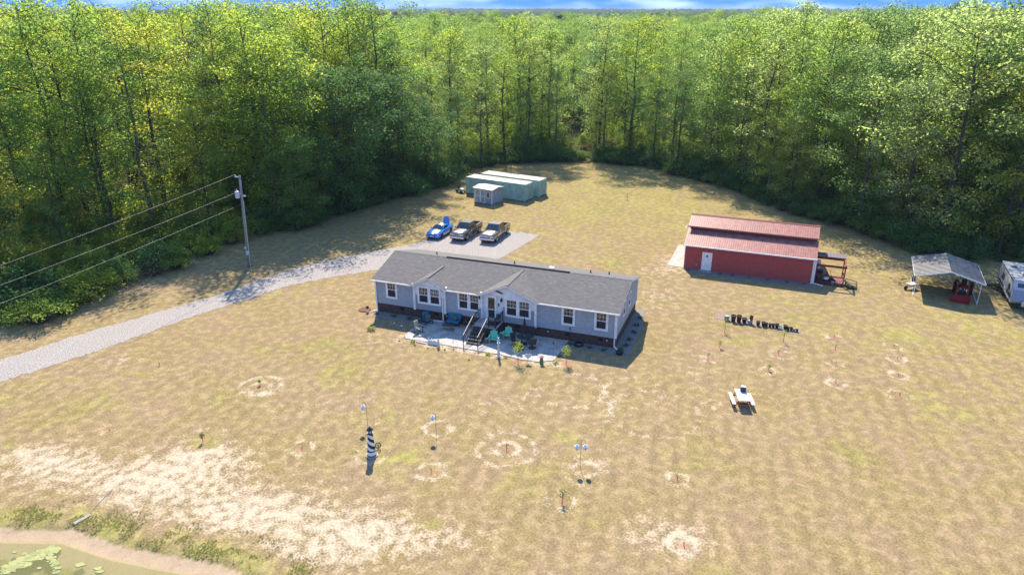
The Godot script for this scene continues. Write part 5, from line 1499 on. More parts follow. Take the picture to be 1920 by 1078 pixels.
func container(label: String, at: Vector3, turn: float, L: float) -> Node3D:
	var o := thing("shipping_container", label, "container", at, turn, "mint green shipping containers")
	var W := 2.44
	var Hc := 2.66
	var base := 0.12
	var b := MB.new(); b.bx(0.04, base + 0.02, -W + 0.04, L - 0.04, Hc - 0.04, -0.04); part(b, "shell", M.container, o)
	for z in [0.0, -W]:
		b = MB.new()
		var n := int(L / 0.28)
		var p := (L - 0.3) / n
		var s := 1.0 if z == 0.0 else -1.0
		for i in n:
			var x := 0.15 + i * p
			var q := [[0.0, 0.0], [0.25, 0.0], [0.5, -0.045], [0.75, -0.045], [1.0, 0.0]]
			for j in 4: b.quad(Vector3(x + q[j][0] * p, base + 0.14, z + s * q[j][1]), Vector3(x + q[j + 1][0] * p, base + 0.14, z + s * q[j + 1][1]), Vector3(x + q[j + 1][0] * p, Hc - 0.1, z + s * q[j + 1][1]), Vector3(x + q[j][0] * p, Hc - 0.1, z + s * q[j][1]), Vector3(0, 0, s))
		part(b, "corrugated_side", M.container, o)
		b = MB.new(); b.bx(0.0, base, z - 0.05 - 0.002 * s, L, base + 0.14, z + 0.006 * s + 0.0); part(b, "bottom_rail", M.container, o)
		b = MB.new(); b.bx(0.0, Hc - 0.1, z - 0.05 * s, L, Hc, z + 0.006 * s); part(b, "top_rail", M.container if z == 0.0 else M.container_rail, o)
	for x in [0.0, L]:
		for z in [0.0, -W]:
			b = MB.new(); b.box(Vector3(x - 0.06 * signf(x - 1), base + (Hc - base) / 2, z - 0.06 * signf(z + 1)), Vector3(0.16, Hc - base, 0.16)); part(b, "corner_post", M.container, o)
			b = MB.new(); b.box(Vector3(x - 0.1 * signf(x - 1), base / 2, z - 0.1 * signf(z + 1)), Vector3(0.3, base, 0.25)); part(b, "block", M.old_wood, o)
	b = MB.new(); ribbed(b, Vector3(0.06, Hc - 0.03, -0.05), Vector3(1, 0, 0), Vector3(0, 0, -1), Vector3.UP, L - 0.12, W - 0.1, 0.5, 0.02); part(b, "roof", M.container_roof, o)
	# doors with lock bars at the near end
	for k in 2:
		b = MB.new(); b.bx(L - 0.03, base + 0.1, -0.1 - k * 1.13, L + 0.02, Hc - 0.1, -1.2 - k * 1.13); var d := part(b, "door", M.container, o)
		for z in [-0.4, -0.85]:
			b = MB.new(); b.rod(Vector3(L + 0.05, base + 0.12, z - k * 1.13), Vector3(L + 0.05, Hc - 0.12, z - k * 1.13), 0.022, 6); part(b, "lock_bar", M.container, d)
		b = MB.new()
		for y in [0.5, 1.0, 1.55, 2.1]: b.bx(L + 0.02, base + y, -0.2 - k * 1.13, L + 0.035, base + y + 0.05, -1.1 - k * 1.13)
		part(b, "door_rib", M.container, d)
	return o

func storage_yard():
	var a := ground_at(874, 362.5)
	var e := ground_at(984.7, 378.9)
	var t := atan2(-(e - a).z, (e - a).x)
	var c1 := container("mint green shipping container standing behind the small shed", a, t, (e - a).length())
	var xf := c1.transform
	container("mint green shipping container with red roof edge, farther from the shed", xf * Vector3(0.55, 0, -3.35), t, (e - a).length())
	# shed
	var s0 := ground_at(889, 378.9)
	var s1 := ground_at(922.8, 385.0)
	var ts := atan2(-(s1 - s0).z, (s1 - s0).x)
	var S := thing("garden_shed", "small grey-blue shed with double doors and a white flat roof", "shed", s0, ts)
	var L := (s1 - s0).length()
	var D := 2.75
	var b := MB.new(); b.bx(0, 0.1, -D, L, 2.2, 0); part(b, "wall", M.shed_wall, S)
	b = MB.new(); battens(b, 0.0, 0.28, 0.12, func(_x): return 2.2, 0.0); battens(b, 2.2, L, 0.12, func(_x): return 2.2, 0.0); part(b, "batten", M.shed_wall, S)
	b = MB.new(); b.xf = Transform3D(Basis(Vector3.UP, PI / 2), Vector3(L, 0, 0)); battens(b, 0.0, D, 0.12, func(_x): return 2.2, 0.0); part(b, "batten", M.shed_wall, S)
	for z in [-0.3, -D + 0.3]:
		b = MB.new(); b.bx(0.05, 0.0, z - 0.1, L - 0.05, 0.1, z + 0.1); part(b, "skid", M.old_wood, S)
	b = MB.new(); b.prism(PackedVector2Array([Vector2(0.18, 2.2), Vector2(0.18, 2.28), Vector2(-D / 2, 2.52), Vector2(-D - 0.18, 2.28), Vector2(-D - 0.18, 2.2)]), -0.15, L + 0.15, Vector3.ZERO, Basis(Vector3(0, 0, 1), Vector3.UP, Vector3(1, 0, 0))); part(b, "roof", M.shed_roof, S)
	for k in 2:
		b = MB.new(); var x := 0.28 + k * 0.93
		b.bx(x, 0.16, 0.0, x + 0.91, 2.05, 0.03); var d := part(b, "door", M.shed_wall, S)
		b = MB.new()
		for q in [[x, x + 0.09], [x + 0.82, x + 0.91]]: b.bx(q[0], 0.16, 0.03, q[1], 2.05, 0.05)
		b.bx(x + 0.09, 1.08, 0.03, x + 0.82, 1.17, 0.048); b.bx(x + 0.09, 1.96, 0.03, x + 0.82, 2.05, 0.048); b.bx(x + 0.09, 0.16, 0.03, x + 0.82, 0.25, 0.048)
		part(b, "door_trim", M.white_trim, d)
	for x in [0.02, L - 0.08]:
		b = MB.new(); b.bx(x - 0.03, 0.1, -0.02, x + 0.09, 2.2, 0.028); part(b, "corner_board", M.white_trim, S)
	b = MB.new(); b.bx(2.36, 0.98, 0.0, 3.0, 1.92, 0.045); var w := part(b, "window", M.white_trim, S)
	for i in 2:
		for j in 3:
			b = MB.new(); b.bx(2.44 + i * 0.25, 1.06 + j * 0.27, 0.03, 2.67 + i * 0.25, 1.30 + j * 0.27, 0.055); part(b, "pane", M.glass_dark, w)
	# covered mower left of the container
	var o := thing("riding_mower", "dark riding mower with a pale hood at the container's far end", "mower", xf * Vector3(-0.95, 0, 0.05), t + 1.2)
	b = MB.new(); b.soft(Vector3(0, 0.55, 0.35), Vector3(0.55, 0.4, 0.8), 0.1); part(b, "hood", M.pale_grey, o)
	b = MB.new(); b.soft(Vector3(0, 0.32, -0.1), Vector3(1.0, 0.18, 1.0), 0.05); part(b, "deck", M.dark_plastic, o)
	b = MB.new(); b.soft(Vector3(0, 0.62, -0.4), Vector3(0.5, 0.1, 0.45), 0.04); b.soft(Vector3(0, 0.85, -0.62), Vector3(0.48, 0.4, 0.1), 0.04); b.bx(-0.1, 0.3, -0.55, 0.1, 0.6, -0.3); part(b, "seat", M.dark_plastic, o)
	for s in [-1, 1]:
		b = MB.new(); b.lathe([[0.2, -0.1], [0.26, -0.06], [0.26, 0.06], [0.2, 0.1]], 12, Vector3(s * 0.42, 0.26, -0.5), Basis(Vector3(0, 0, 1), PI / 2)); part(b, "wheel", M.tyre, o)
		b = MB.new(); b.lathe([[0.14, -0.08], [0.18, -0.05], [0.18, 0.05], [0.14, 0.08]], 12, Vector3(s * 0.38, 0.18, 0.55), Basis(Vector3(0, 0, 1), PI / 2)); part(b, "wheel", M.tyre, o)
	b = MB.new(); b.rod(Vector3(0, 0.6, 0.05), Vector3(0, 0.88, -0.12), 0.02); b.lathe([[0.16, 0.0], [0.18, 0.015], [0.16, 0.03]], 12, Vector3(0, 0.88, -0.12), Basis(Vector3.RIGHT, -0.5), false); part(b, "steering_wheel", M.dark_plastic, o)

func carport_and_trailer():
	# the posts' feet in front, the rest by its usual size
	var a := Vector3(40.75, 0, -66.68)
	var e := Vector3(45.75, 0, -64.3)
	var t := atan2(-(e - a).z, (e - a).x)
	var W := (e - a).length()
	var C := thing("carport", "metal carport with ribbed galvanised gable roof on thin posts", "carport", a, t)
	var D := 5.9
	var ev := 2.25
	var pk := 3.05
	var ov := 0.3
	var b: MB
	for i in 3:
		for x in [0.0, W]:
			b = MB.new(); b.bx(x - 0.03, 0, -i * 2.75 - 0.03, x + 0.03, ev, -i * 2.75 + 0.03); part(b, "post", M.carport_white, C)
		b = MB.new(); b.bar(Vector3(0, ev, -i * 2.75), Vector3(W / 2, pk - 0.06, -i * 2.75), 0.05, 0.05, Vector3(0, 0, 1)); b.bar(Vector3(W, ev, -i * 2.75), Vector3(W / 2, pk - 0.06, -i * 2.75), 0.05, 0.05, Vector3(0, 0, 1)); part(b, "rafter", M.carport_white, C)
	for x in [0.0, W]:
		b = MB.new(); b.bar(Vector3(x, 0.03, 0.1), Vector3(x, 0.03, -D + 0.3), 0.06, 0.06); part(b, "ground_rail", M.carport_white, C)
		b = MB.new(); b.bar(Vector3(x, ev - 0.6, 0.0), Vector3(x + (0.55 if x == 0.0 else -0.55), ev + 0.12, 0.0), 0.035, 0.035, Vector3(0, 0, 1)); b.bar(Vector3(x, ev - 0.6, -2.75), Vector3(x + (0.55 if x == 0.0 else -0.55), ev + 0.12, -2.75), 0.035, 0.035, Vector3(0, 0, 1)); part(b, "brace", M.carport_white, C)
	var drop := (pk - ev) / (W / 2)
	for side in [-1, 1]:
		var xe: float = -ov if side < 0 else W + ov
		var lo := Vector3(xe, ev - drop * ov + 0.05, 0.35)
		var hi := Vector3(W / 2, pk + 0.02, 0.35)
		var n := Vector3(side * (pk - ev), W / 2, 0).normalized()
		b = MB.new(); ribbed(b, lo, Vector3(0, 0, -1), (hi - lo).normalized(), n, D + 0.4, (hi - lo).length(), 0.42, 0.06)
		part(b, "roof_sheet", M.galvanised, C)
		for z in [0.36, -D - 0.04]:
			b = MB.new(); b.bar(Vector3(xe, lo.y, z), Vector3(W / 2, pk + 0.02, z), 0.02, 0.12, Vector3(0, 1, 0)); part(b, "edge_trim", M.carport_white, C)
		b = MB.new(); b.bar(lo + Vector3(0, 0, 0.02), Vector3(xe, lo.y, -D - 0.06), 0.03, 0.10); part(b, "edge_trim", M.carport_white, C)
	# tractor with front loader
	var T := thing("tractor", "red tractor with a front loader bucket parked under the carport", "tractor", C.transform * Vector3(W - 1.15, 0, -2.1), t - 0.15)
	b = MB.new(); b.soft(Vector3(0, 0.98, 0.45), Vector3(0.62, 0.62, 1.35), 0.08); part(b, "hood", M.tractor_red, T)
	b = MB.new(); b.soft(Vector3(0, 0.95, 1.14), Vector3(0.5, 0.5, 0.05), 0.02); part(b, "grille", M.dark_plastic, T)
	for s in [-1, 1]:
		b = MB.new(); b.lathe([[0.04, 0], [0.07, 0.02]], 8, Vector3(s * 0.17, 1.08, 1.17), Basis(Vector3.RIGHT, PI / 2)); part(b, "headlight", M.headlight, T)
		b = MB.new(); b.lathe([[0.38, -0.16], [0.60, -0.14], [0.60, 0.14], [0.38, 0.16]], 16, Vector3(s * 0.72, 0.60, -0.7), Basis(Vector3(0, 0, 1), PI / 2)); var wh := part(b, "rear_wheel", M.tyre, T)
		b = MB.new(); b.lathe([[0.37, -0.10], [0.37, 0.10]], 12, Vector3(s * 0.74, 0.60, -0.7), Basis(Vector3(0, 0, 1), PI / 2)); part(b, "rim", M.tractor_red, wh)
		b = MB.new(); b.lathe([[0.20, -0.1], [0.34, -0.09], [0.34, 0.09], [0.20, 0.1]], 14, Vector3(s * 0.58, 0.34, 0.85), Basis(Vector3(0, 0, 1), PI / 2)); part(b, "front_wheel", M.tyre, T)
		b = MB.new(); b.soft(Vector3(s * 0.66, 1.24, -0.72), Vector3(0.36, 0.05, 0.9), 0.02); part(b, "fender", M.tractor_red, T)
		b = MB.new(); b.tube([Vector3(s * 0.45, 1.15, -0.05), Vector3(s * 0.48, 1.30, 0.9), Vector3(s * 0.48, 0.95, 1.5), Vector3(s * 0.48, 0.42, 1.95)], [0.07], 4); part(b, "loader_arm", M.tractor_red, T)
	b = MB.new(); b.soft(Vector3(0, 0.72, -0.7), Vector3(0.8, 0.3, 0.7), 0.05); b.bx(-0.3, 0.45, -0.6, 0.3, 0.7, 1.0); part(b, "chassis", M.dark_plastic, T)
	b = MB.new(); b.soft(Vector3(0, 1.05, -0.75), Vector3(0.48, 0.14, 0.45), 0.05); b.soft(Vector3(0, 1.28, -0.98), Vector3(0.48, 0.4, 0.1), 0.04); part(b, "seat", M.dark_plastic, T)
	b = MB.new(); b.rod(Vector3(0, 1.2, -0.15), Vector3(0, 1.45, -0.35), 0.025); b.lathe([[0.17, 0.0], [0.19, 0.02], [0.17, 0.04]], 12, Vector3(0, 1.45, -0.35), Basis(Vector3.RIGHT, -0.6), false); part(b, "steering_wheel", M.dark_plastic, T)
	b = MB.new(); b.tube([Vector3(-0.42, 0.9, -1.05), Vector3(-0.40, 1.95, -1.1), Vector3(0.40, 1.95, -1.1), Vector3(0.42, 0.9, -1.05)], [0.03], 5); part(b, "roll_bar", M.dark_plastic, T)
	b = MB.new(); b.prism(PackedVector2Array([Vector2(1.9, 0.05), Vector2(2.5, 0.03), Vector2(2.5, 0.08), Vector2(2.0, 0.16), Vector2(1.98, 0.5), Vector2(2.1, 0.62), Vector2(2.06, 0.66), Vector2(1.9, 0.52)]), -0.85, 0.85, Vector3.ZERO, Basis(Vector3(0, 0, 1), Vector3.UP, Vector3(1, 0, 0)))
	for x in [-0.85, 0.85]: b.prism(PackedVector2Array([Vector2(1.9, 0.05), Vector2(2.5, 0.03), Vector2(2.1, 0.62), Vector2(1.9, 0.52)]), x - 0.02, x + 0.02, Vector3.ZERO, Basis(Vector3(0, 0, 1), Vector3.UP, Vector3(1, 0, 0)))
	part(b, "bucket", M.tractor_red, T)
	# wheelbarrow by the left post
	var o := thing("wheelbarrow", "grey wheelbarrow with a black tyre leaning at the carport's left post", "wheelbarrow", C.transform * Vector3(-0.1, 0, -2.0), t + 2.3)
	b = MB.new(); b.loft([[Vector3(-0.2, 0.32, -0.3), Vector3(0.2, 0.32, -0.3), Vector3(0.2, 0.32, 0.3), Vector3(-0.2, 0.32, 0.3)], [Vector3(-0.34, 0.62, -0.55), Vector3(0.34, 0.62, -0.55), Vector3(0.34, 0.60, 0.5), Vector3(-0.34, 0.60, 0.5)]], true); part(b, "tray", M.pale_grey, o)
	b = MB.new(); b.lathe([[0.12, -0.06], [0.22, -0.05], [0.22, 0.05], [0.12, 0.06]], 14, Vector3(0, 0.22, -0.75), Basis(Vector3(0, 0, 1), PI / 2)); part(b, "wheel", M.tyre, o)
	for s in [-1, 1]:
		b = MB.new(); b.tube([Vector3(s * 0.1, 0.24, -0.75), Vector3(s * 0.22, 0.35, 0.0), Vector3(s * 0.28, 0.55, 0.95)], [0.022], 5); b.rod(Vector3(s * 0.22, 0.35, 0.2), Vector3(s * 0.24, 0.0, 0.3), 0.018, 5); part(b, "handle", M.old_wood, o)
	o = thing("spare_tyre", "black tyre standing upright beside the carport", "tyre", C.transform * Vector3(0.15, 0.0, -4.3), t + 1.3)
	b = MB.new(); b.lathe([[0.20, -0.1], [0.36, -0.11], [0.40, -0.06], [0.40, 0.06], [0.36, 0.11], [0.20, 0.1], [0.20, -0.1]], 18, Vector3(0, 0.40, 0), Basis(Vector3.RIGHT, PI / 2), false); part(b, "tread", M.tyre, o)
	b = MB.new(); b.lathe([[0.20, -0.03], [0.20, 0.03]], 12, Vector3(0, 0.40, 0), Basis(Vector3.RIGHT, PI / 2)); part(b, "hub", M.rim, o)
	# travel trailer at the wood's edge
	var front := Vector3(48.2, 0, -63.4)
	var R := thing("travel_trailer", "white camper trailer with dark trim parked under the trees", "trailer", front, -0.42)
	var lw := 2.4
	var ll := 6.6
	var rt := 2.75
	b = MB.new()
	b.prism(PackedVector2Array([Vector2(0.0, 0.62), Vector2(0.22, 0.9), Vector2(0.12, 2.0), Vector2(-0.5, rt), Vector2(-ll, rt), Vector2(-ll, 0.62)]), 0.0, lw, Vector3.ZERO, Basis(Vector3(0, 0, 1), Vector3.UP, Vector3(1, 0, 0))); part(b, "body", M.rv_white, R)
	b = MB.new(); b.soft(Vector3(lw / 2, rt + 0.015, -ll / 2 - 0.25), Vector3(lw + 0.04, 0.06, ll - 0.5), 0.02); part(b, "roof", M.rv_white, R)
	b = MB.new(); b.bx(-0.03, 2.66, -ll, 0.02, 2.73, -0.5); b.bx(-0.03, 0.62, -ll, 0.02, 0.74, 0.0); b.bx(lw - 0.02, 2.66, -ll, lw + 0.03, 2.73, -0.5); part(b, "edge_trim", M.dark_plastic, R)
	b = MB.new(); b.box(Vector3(lw / 2, 1.5, 0.19), Vector3(lw - 0.1, 1.0, 0.03), Basis(Vector3.RIGHT, -0.09)); part(b, "nose_panel", M.rv_blue, R)
	b = MB.new(); b.box(Vector3(lw / 2, 2.36, -0.19), Vector3(1.7, 0.42, 0.03), Basis(Vector3.RIGHT, -0.70)); part(b, "front_window", M.glass_dark, R)
	for q in [[-1.5, 0.8, 1.45], [-4.6, 1.0, 1.45]]:
		b = MB.new(); b.bx(-0.02, q[2], q[0] - q[1] / 2, 0.0, q[2] + 0.6, q[0] + q[1] / 2); part(b, "window", M.glass_dark, R)
	b = MB.new(); b.bx(-0.025, 0.74, -3.3, 0.0, 2.5, -2.6); var dr := part(b, "door", M.rv_white, R)
	b = MB.new(); b.bx(-0.04, 1.5, -2.72, -0.025, 1.6, -2.65); part(b, "handle", M.black_metal, dr)
	b = MB.new(); b.bx(-0.022, 0.95, -2.2, 0.0, 1.35, -0.3); b.bx(-0.022, 0.9, -6.4, 0.0, 1.1, -3.6); part(b, "side_stripe", M.dark_plastic, R)
	b = MB.new(); b.bx(0.2, 0.42, -ll + 0.1, lw - 0.2, 0.619, 0.0); part(b, "chassis", M.dark_plastic, R)
	for s in [0.12, lw - 0.12]:
		for z in [-3.7, -4.55]:
			b = MB.new(); b.lathe([[0.2, -0.1], [0.34, -0.09], [0.34, 0.09], [0.2, 0.1]], 14, Vector3(s, 0.34, z), Basis(Vector3(0, 0, 1), PI / 2)); part(b, "wheel", M.tyre, R)
	b = MB.new(); b.bar(Vector3(0.5, 0.5, 0.0), Vector3(lw / 2, 0.5, 1.3), 0.08, 0.1); b.bar(Vector3(lw - 0.5, 0.5, 0.0), Vector3(lw / 2, 0.5, 1.3), 0.08, 0.1); b.rod(Vector3(lw / 2, 0.0, 1.1), Vector3(lw / 2, 0.8, 1.1), 0.04); part(b, "hitch", M.dark_plastic, R)
	for x in [lw / 2 - 0.2, lw / 2 + 0.2]:
		b = MB.new(); b.lathe([[0.12, 0.55], [0.15, 0.6], [0.15, 0.95], [0.08, 1.03]], 10, Vector3(x, 0, 0.55)); part(b, "gas_bottle", M.pale_grey, R)
	b = MB.new(); b.soft(Vector3(1.3, rt + 0.16, -2.6), Vector3(0.7, 0.22, 0.9), 0.05); part(b, "air_conditioner", M.rv_white, R)
	b = MB.new(); b.soft(Vector3(0.8, rt + 0.07, -4.8), Vector3(0.4, 0.08, 0.4), 0.02); part(b, "roof_hatch", M.dark_plastic, R)

# ------------------------------------------------------------------ utility pole
func utility_pole():
	var at := ground_at(466.5, 500)
	var P := thing("utility_pole", "weathered wooden utility pole with transformer beside the driveway", "utility pole", at)
	var top := Vector3(0.35, 10.4, 0.0)
	var b := MB.new(); b.smooth(true); b.tube([Vector3(0, -0.05, 0), top * 0.5, top], [0.17, 0.145, 0.11], 10); part(b, "pole", M.pole_wood, P)
	b = MB.new(); b.tube([Vector3(0.18, 0.0, 0.12), Vector3(0.18, 0.0, 0.12) + top * 0.74], [0.045], 6); part(b, "conduit", M.conduit, P)
	b = MB.new(); b.soft(Vector3(0.1, 1.7, 0.2), Vector3(0.3, 0.5, 0.18), 0.03); part(b, "meter_box", M.pale_grey, P)
	b = MB.new(); b.soft(Vector3(-0.05, 2.3, 0.2), Vector3(0.18, 0.3, 0.14), 0.02); part(b, "meter", M.pale_grey, P)
	b = MB.new(); var c := top * 0.80 + Vector3(-0.42, 0, 0.1)
	b.lathe([[0.22, -0.38], [0.25, -0.34], [0.25, 0.30], [0.22, 0.36], [0.06, 0.40]], 12, c); b.bar(c + Vector3(0.2, 0.1, 0), c + Vector3(0.45, 0.1, 0), 0.08, 0.1); var tr := part(b, "transformer", M.pale_grey, P)
	b = MB.new(); b.lathe([[0.05, 0.4], [0.07, 0.46], [0.04, 0.5], [0.06, 0.56], [0.03, 0.62]], 8, c); part(b, "bushing", M.plain_white, tr)
	b = MB.new(); b.soft(top * 0.785 + Vector3(0.32, 0, 0), Vector3(0.3, 0.16, 0.16), 0.03); b.bar(top * 0.785, top * 0.785 + Vector3(0.3, 0, 0), 0.06, 0.06); part(b, "cutout_switch", M.plain_white, P)
	b = MB.new(); b.bar(top * 0.985 + Vector3(-0.55, 0, 0.0), top * 0.985 + Vector3(0.05, 0, 0), 0.08, 0.08); b.lathe([[0.05, 0.0], [0.08, 0.06], [0.04, 0.12], [0.06, 0.18]], 8, top * 0.985 + Vector3(-0.45, 0.04, 0)); part(b, "bracket", M.pale_grey, P)
	# three lines running off along the drive
	var ends := [[top * 0.99 + Vector3(-0.45, 0.2, 0), 0.0, 492.0, 9.6, "topmost power line from the utility pole along the drive"], [top * 0.80 + Vector3(-0.6, 0.2, 0.1), 0.0, 529.0, 7.9, "middle power line from the transformer along the drive"], [top * 0.70, 42.0, 547.0, 6.7, "lowest cable from the utility pole along the drive"]]
	for q in ends:
		var a: Vector3 = at + q[0]
		var m := ground_at(q[1], q[2], q[3])
		var e := a + (m - a) * 1.45
		b = MB.new()
		var pts := []
		for i in 25:
			var s := i / 24.0
			pts.append(a.lerp(e, s) + Vector3(0, -0.25 * 4.0 * s * (1 - s), 0))
		b.tube(pts, [0.010], 5)
		var o := part(b, "power_line", M.wire, self)
		tag(o, q[4], "power line", "lines from the utility pole")
	b = MB.new(); b.tube([at + top * 0.72, ground_at(512, 478)], [0.012], 4)
	var g := part(b, "guy_wire", M.wire, self); tag(g, "thin slanting stay wire from the utility pole to the wood's edge", "guy wire")

# ------------------------------------------------------------------ vehicles, front towards +z
func wheel(parent: Node3D, x: float, z: float, r: float, w: float, bright := true):
	var s := signf(x)
	var b := MB.new(); b.smooth(true)
	b.lathe([[r * 0.66, -w / 2], [r * 0.94, -w / 2], [r, -w / 2 + 0.04], [r, w / 2 - 0.04], [r * 0.94, w / 2], [r * 0.66, w / 2]], 20, Vector3(x, r, z), Basis(Vector3(0, 0, 1), PI / 2))
	var t := part(b, "wheel", M.tyre, parent)
	b = MB.new(); var bs := Basis(Vector3(0, 0, 1), -s * PI / 2)
	b.lathe([[r * 0.64, 0.0], [r * 0.64, w / 2 + 0.006], [r * 0.56, w / 2 + 0.01]], 18, Vector3(x, r, z), bs, false)
	for k in 6:
		var a := TAU * k / 6
		b.bar(Vector3(x + s * (w / 2 + 0.004), r, z), Vector3(x + s * (w / 2 + 0.004), r + sin(a) * r * 0.6, z + cos(a) * r * 0.6), 0.07, 0.02, Vector3.RIGHT)
	part(b, "rim", M.rim if bright else M.dark_plastic, t)

func section(hw: float, y0: float, ys: float, yt: float, z: float, crown := 0.04, tuck := 0.06) -> Array[Vector3]:
	# a rounded car body section: sill, shoulder, top
	return [Vector3(-hw + tuck, y0, z), Vector3(-hw, y0 + (ys - y0) * 0.35, z), Vector3(-hw + 0.005, ys, z), Vector3(-hw + 0.09, yt - 0.02, z), Vector3(-hw * 0.5, yt + crown * 0.7, z), Vector3(0, yt + crown, z), Vector3(hw * 0.5, yt + crown * 0.7, z), Vector3(hw - 0.09, yt - 0.02, z), Vector3(hw - 0.005, ys, z), Vector3(hw, y0 + (ys - y0) * 0.35, z), Vector3(hw - tuck, y0, z)]

func pickup(label: String, at: Vector3, turn: float, paint: Material, wide_chrome: bool):
	var o := thing("pickup_truck", label, "pickup truck", at, turn, "pickup trucks on the gravel pad")
	var b := MB.new(); b.smooth(true)
	var zs := [[2.86, 0.86, 0.55, 0.95, 1.05], [2.80, 0.95, 0.45, 1.0, 1.13], [2.45, 1.0, 0.42, 1.02, 1.19], [1.45, 1.0, 0.42, 1.06, 1.23], [1.10, 1.0, 0.42, 1.08, 1.24], [-1.02, 1.0, 0.42, 1.1, 1.24]]
	var rings := []
	for q in zs: rings.append(section(q[1], q[2], q[3], q[4], q[0]))
	b.loft(rings, true)
	var body := part(b, "body", paint, o)
	# cargo bed: two sides, floor, tailgate
	for s in [-1, 1]:
		b = MB.new(); b.soft(Vector3(s * 0.92, 0.84, -1.95), Vector3(0.16, 0.84, 1.84), 0.04); part(b, "bed_side", paint, o)
		b = MB.new(); b.bx(s * 0.86, 1.261, -2.84, s * 0.99, 1.285, -1.05); part(b, "bed_rail", M.chrome if wide_chrome else M.dark_plastic, o)
	b = MB.new(); b.bx(-0.84, 0.55, -2.8, 0.84, 0.65, -1.04); part(b, "bed_floor", M.dark_plastic, o)
	b = MB.new(); b.soft(Vector3(0, 0.84, -2.84), Vector3(1.78, 0.80, 0.10), 0.03); var tg := part(b, "tailgate", paint, o)
	b = MB.new(); b.soft(Vector3(0, 0.55, -2.98), Vector3(1.9, 0.2, 0.16), 0.04); part(b, "rear_bumper", M.chrome, o)
	# cab
	b = MB.new(); b.smooth(true)
	var cab := []
	for q in [[1.22, 0.10, 0.90, 1.20], [0.42, -0.05, 0.78, 1.82], [0.15, -0.1, 0.76, 1.88], [-0.75, -0.1, 0.76, 1.88], [-1.0, 0.0, 0.84, 1.24]]:
		pass
	b.smooth(false)
	var base_y := 1.2
	var pts := [Vector3(0.90, base_y, 1.22), Vector3(0.74, 1.84, 0.40), Vector3(0.74, 1.84, -0.80), Vector3(0.90, base_y, -1.02)]
	var mir := []
	for p in pts: mir.append(Vector3(-p.x, p.y, p.z))
	b.quad(pts[0], pts[1], mir[1], mir[0], Vector3(0, 0.5, 1)); b.quad(pts[2], pts[3], mir[3], mir[2], Vector3(0, 0.3, -1))
	for s in [pts, mir]: b.quad(s[0], s[1], s[2], s[3], Vector3(signf(s[0].x), 0.2, 0))
	part(b, "cab", paint, o)
	b = MB.new(); b.soft(Vector3(0, 1.86, -0.20), Vector3(1.50, 0.09, 1.26), 0.04); part(b, "roof", paint, o)
	# panes
	b = MB.new(); b.loft([[Vector3(-0.82, 1.27, 1.17), Vector3(0.82, 1.27, 1.17), Vector3(0.70, 1.78, 0.50), Vector3(-0.70, 1.78, 0.50)], [Vector3(-0.82, 1.285, 1.19), Vector3(0.82, 1.285, 1.19), Vector3(0.70, 1.80, 0.52), Vector3(-0.70, 1.80, 0.52)]], true); part(b, "windshield", M.glass_dark, o)
	b = MB.new(); b.loft([[Vector3(-0.7, 1.32, -1.0), Vector3(0.7, 1.32, -1.0), Vector3(0.64, 1.76, -0.84), Vector3(-0.64, 1.76, -0.84)], [Vector3(-0.7, 1.32, -1.02), Vector3(0.7, 1.32, -1.02), Vector3(0.64, 1.76, -0.86), Vector3(-0.64, 1.76, -0.86)]], true); part(b, "rear_window", M.glass_dark, o)
	for s in [-1, 1]:
		for q in [[0.95, 0.42, 0.10, 0.10], [0.02, 0.02, -0.92, -0.76]]:
			b = MB.new()
			var a := []
			for p in [[q[0], 1.28], [q[1], 1.77], [q[3], 1.77], [q[2], 1.28]]:
				var x := lerpf(0.90, 0.74, (p[1] - base_y) / 0.64)
				a.append(Vector3(s * (x + 0.008), p[1], p[0]))
			b.quad(a[0], a[1], a[2], a[3], Vector3(s, 0.2, 0)); part(b, "side_window", M.glass_dark, o)
		b = MB.new(); b.soft(Vector3(s * 1.10, 1.32, 0.92), Vector3(0.2, 0.2, 0.1), 0.03); b.bar(Vector3(s * 0.92, 1.26, 0.9), Vector3(s * 1.05, 1.28, 0.92), 0.05, 0.05); part(b, "side_mirror", M.chrome if wide_chrome else paint, o)
		for z in [0.12, -0.88]:
			b = MB.new(); b.bx(s * 1.0, 1.05, z, s * 1.025, 1.09, z + 0.16); part(b, "door_handle", M.chrome, o)
		b = MB.new(); b.bx(s * 0.997, 0.5, 0.115, s * 1.006, 1.2, 0.135); b.bx(s * 0.997, 0.5, -0.945, s * 1.006, 1.2, -0.925); part(b, "door_gap", M.plain_black, o)
		b = MB.new(); b.bx(s * 0.88, 0.32, -0.95, s * 1.05, 0.38, 1.1); part(b, "step_bar", M.chrome, o)
		b = MB.new(); b.bx(s * 0.996, 0.72, -2.7, s * 1.012, 0.80, 2.3); part(b, "side_moulding", M.chrome if wide_chrome else M.dark_plastic, o)
		b = MB.new(); b.soft(Vector3(s * 0.74, 0.93, 2.81), Vector3(0.34, 0.24, 0.12), 0.03); part(b, "headlight", M.headlight, o)
		b = MB.new(); b.soft(Vector3(s * 0.90, 0.95, -2.88), Vector3(0.16, 0.42, 0.06), 0.02); part(b, "tail_light", M.tail_red, o)
		for z in [1.82, -1.83]:
			b = MB.new(); b.lathe([[0.47, 0.0], [0.47, 0.02]], 18, Vector3(s * 0.99, 0.43, z), Basis(Vector3(0, 0, 1), -s * PI / 2)); part(b, "wheel_arch", M.plain_black, o)
			wheel(o, s * 0.90, z, 0.40, 0.27)
	b = MB.new(); b.soft(Vector3(0, 0.92, 2.84), Vector3(1.14, 0.36, 0.10), 0.03); var gr := part(b, "grille", M.chrome, o)
	for k in 3:
		b = MB.new(); b.soft(Vector3(0, 0.82 + k * 0.10, 2.895), Vector3(1.0, 0.055, 0.03), 0.01); part(b, "grille_slot", M.plain_black, gr)
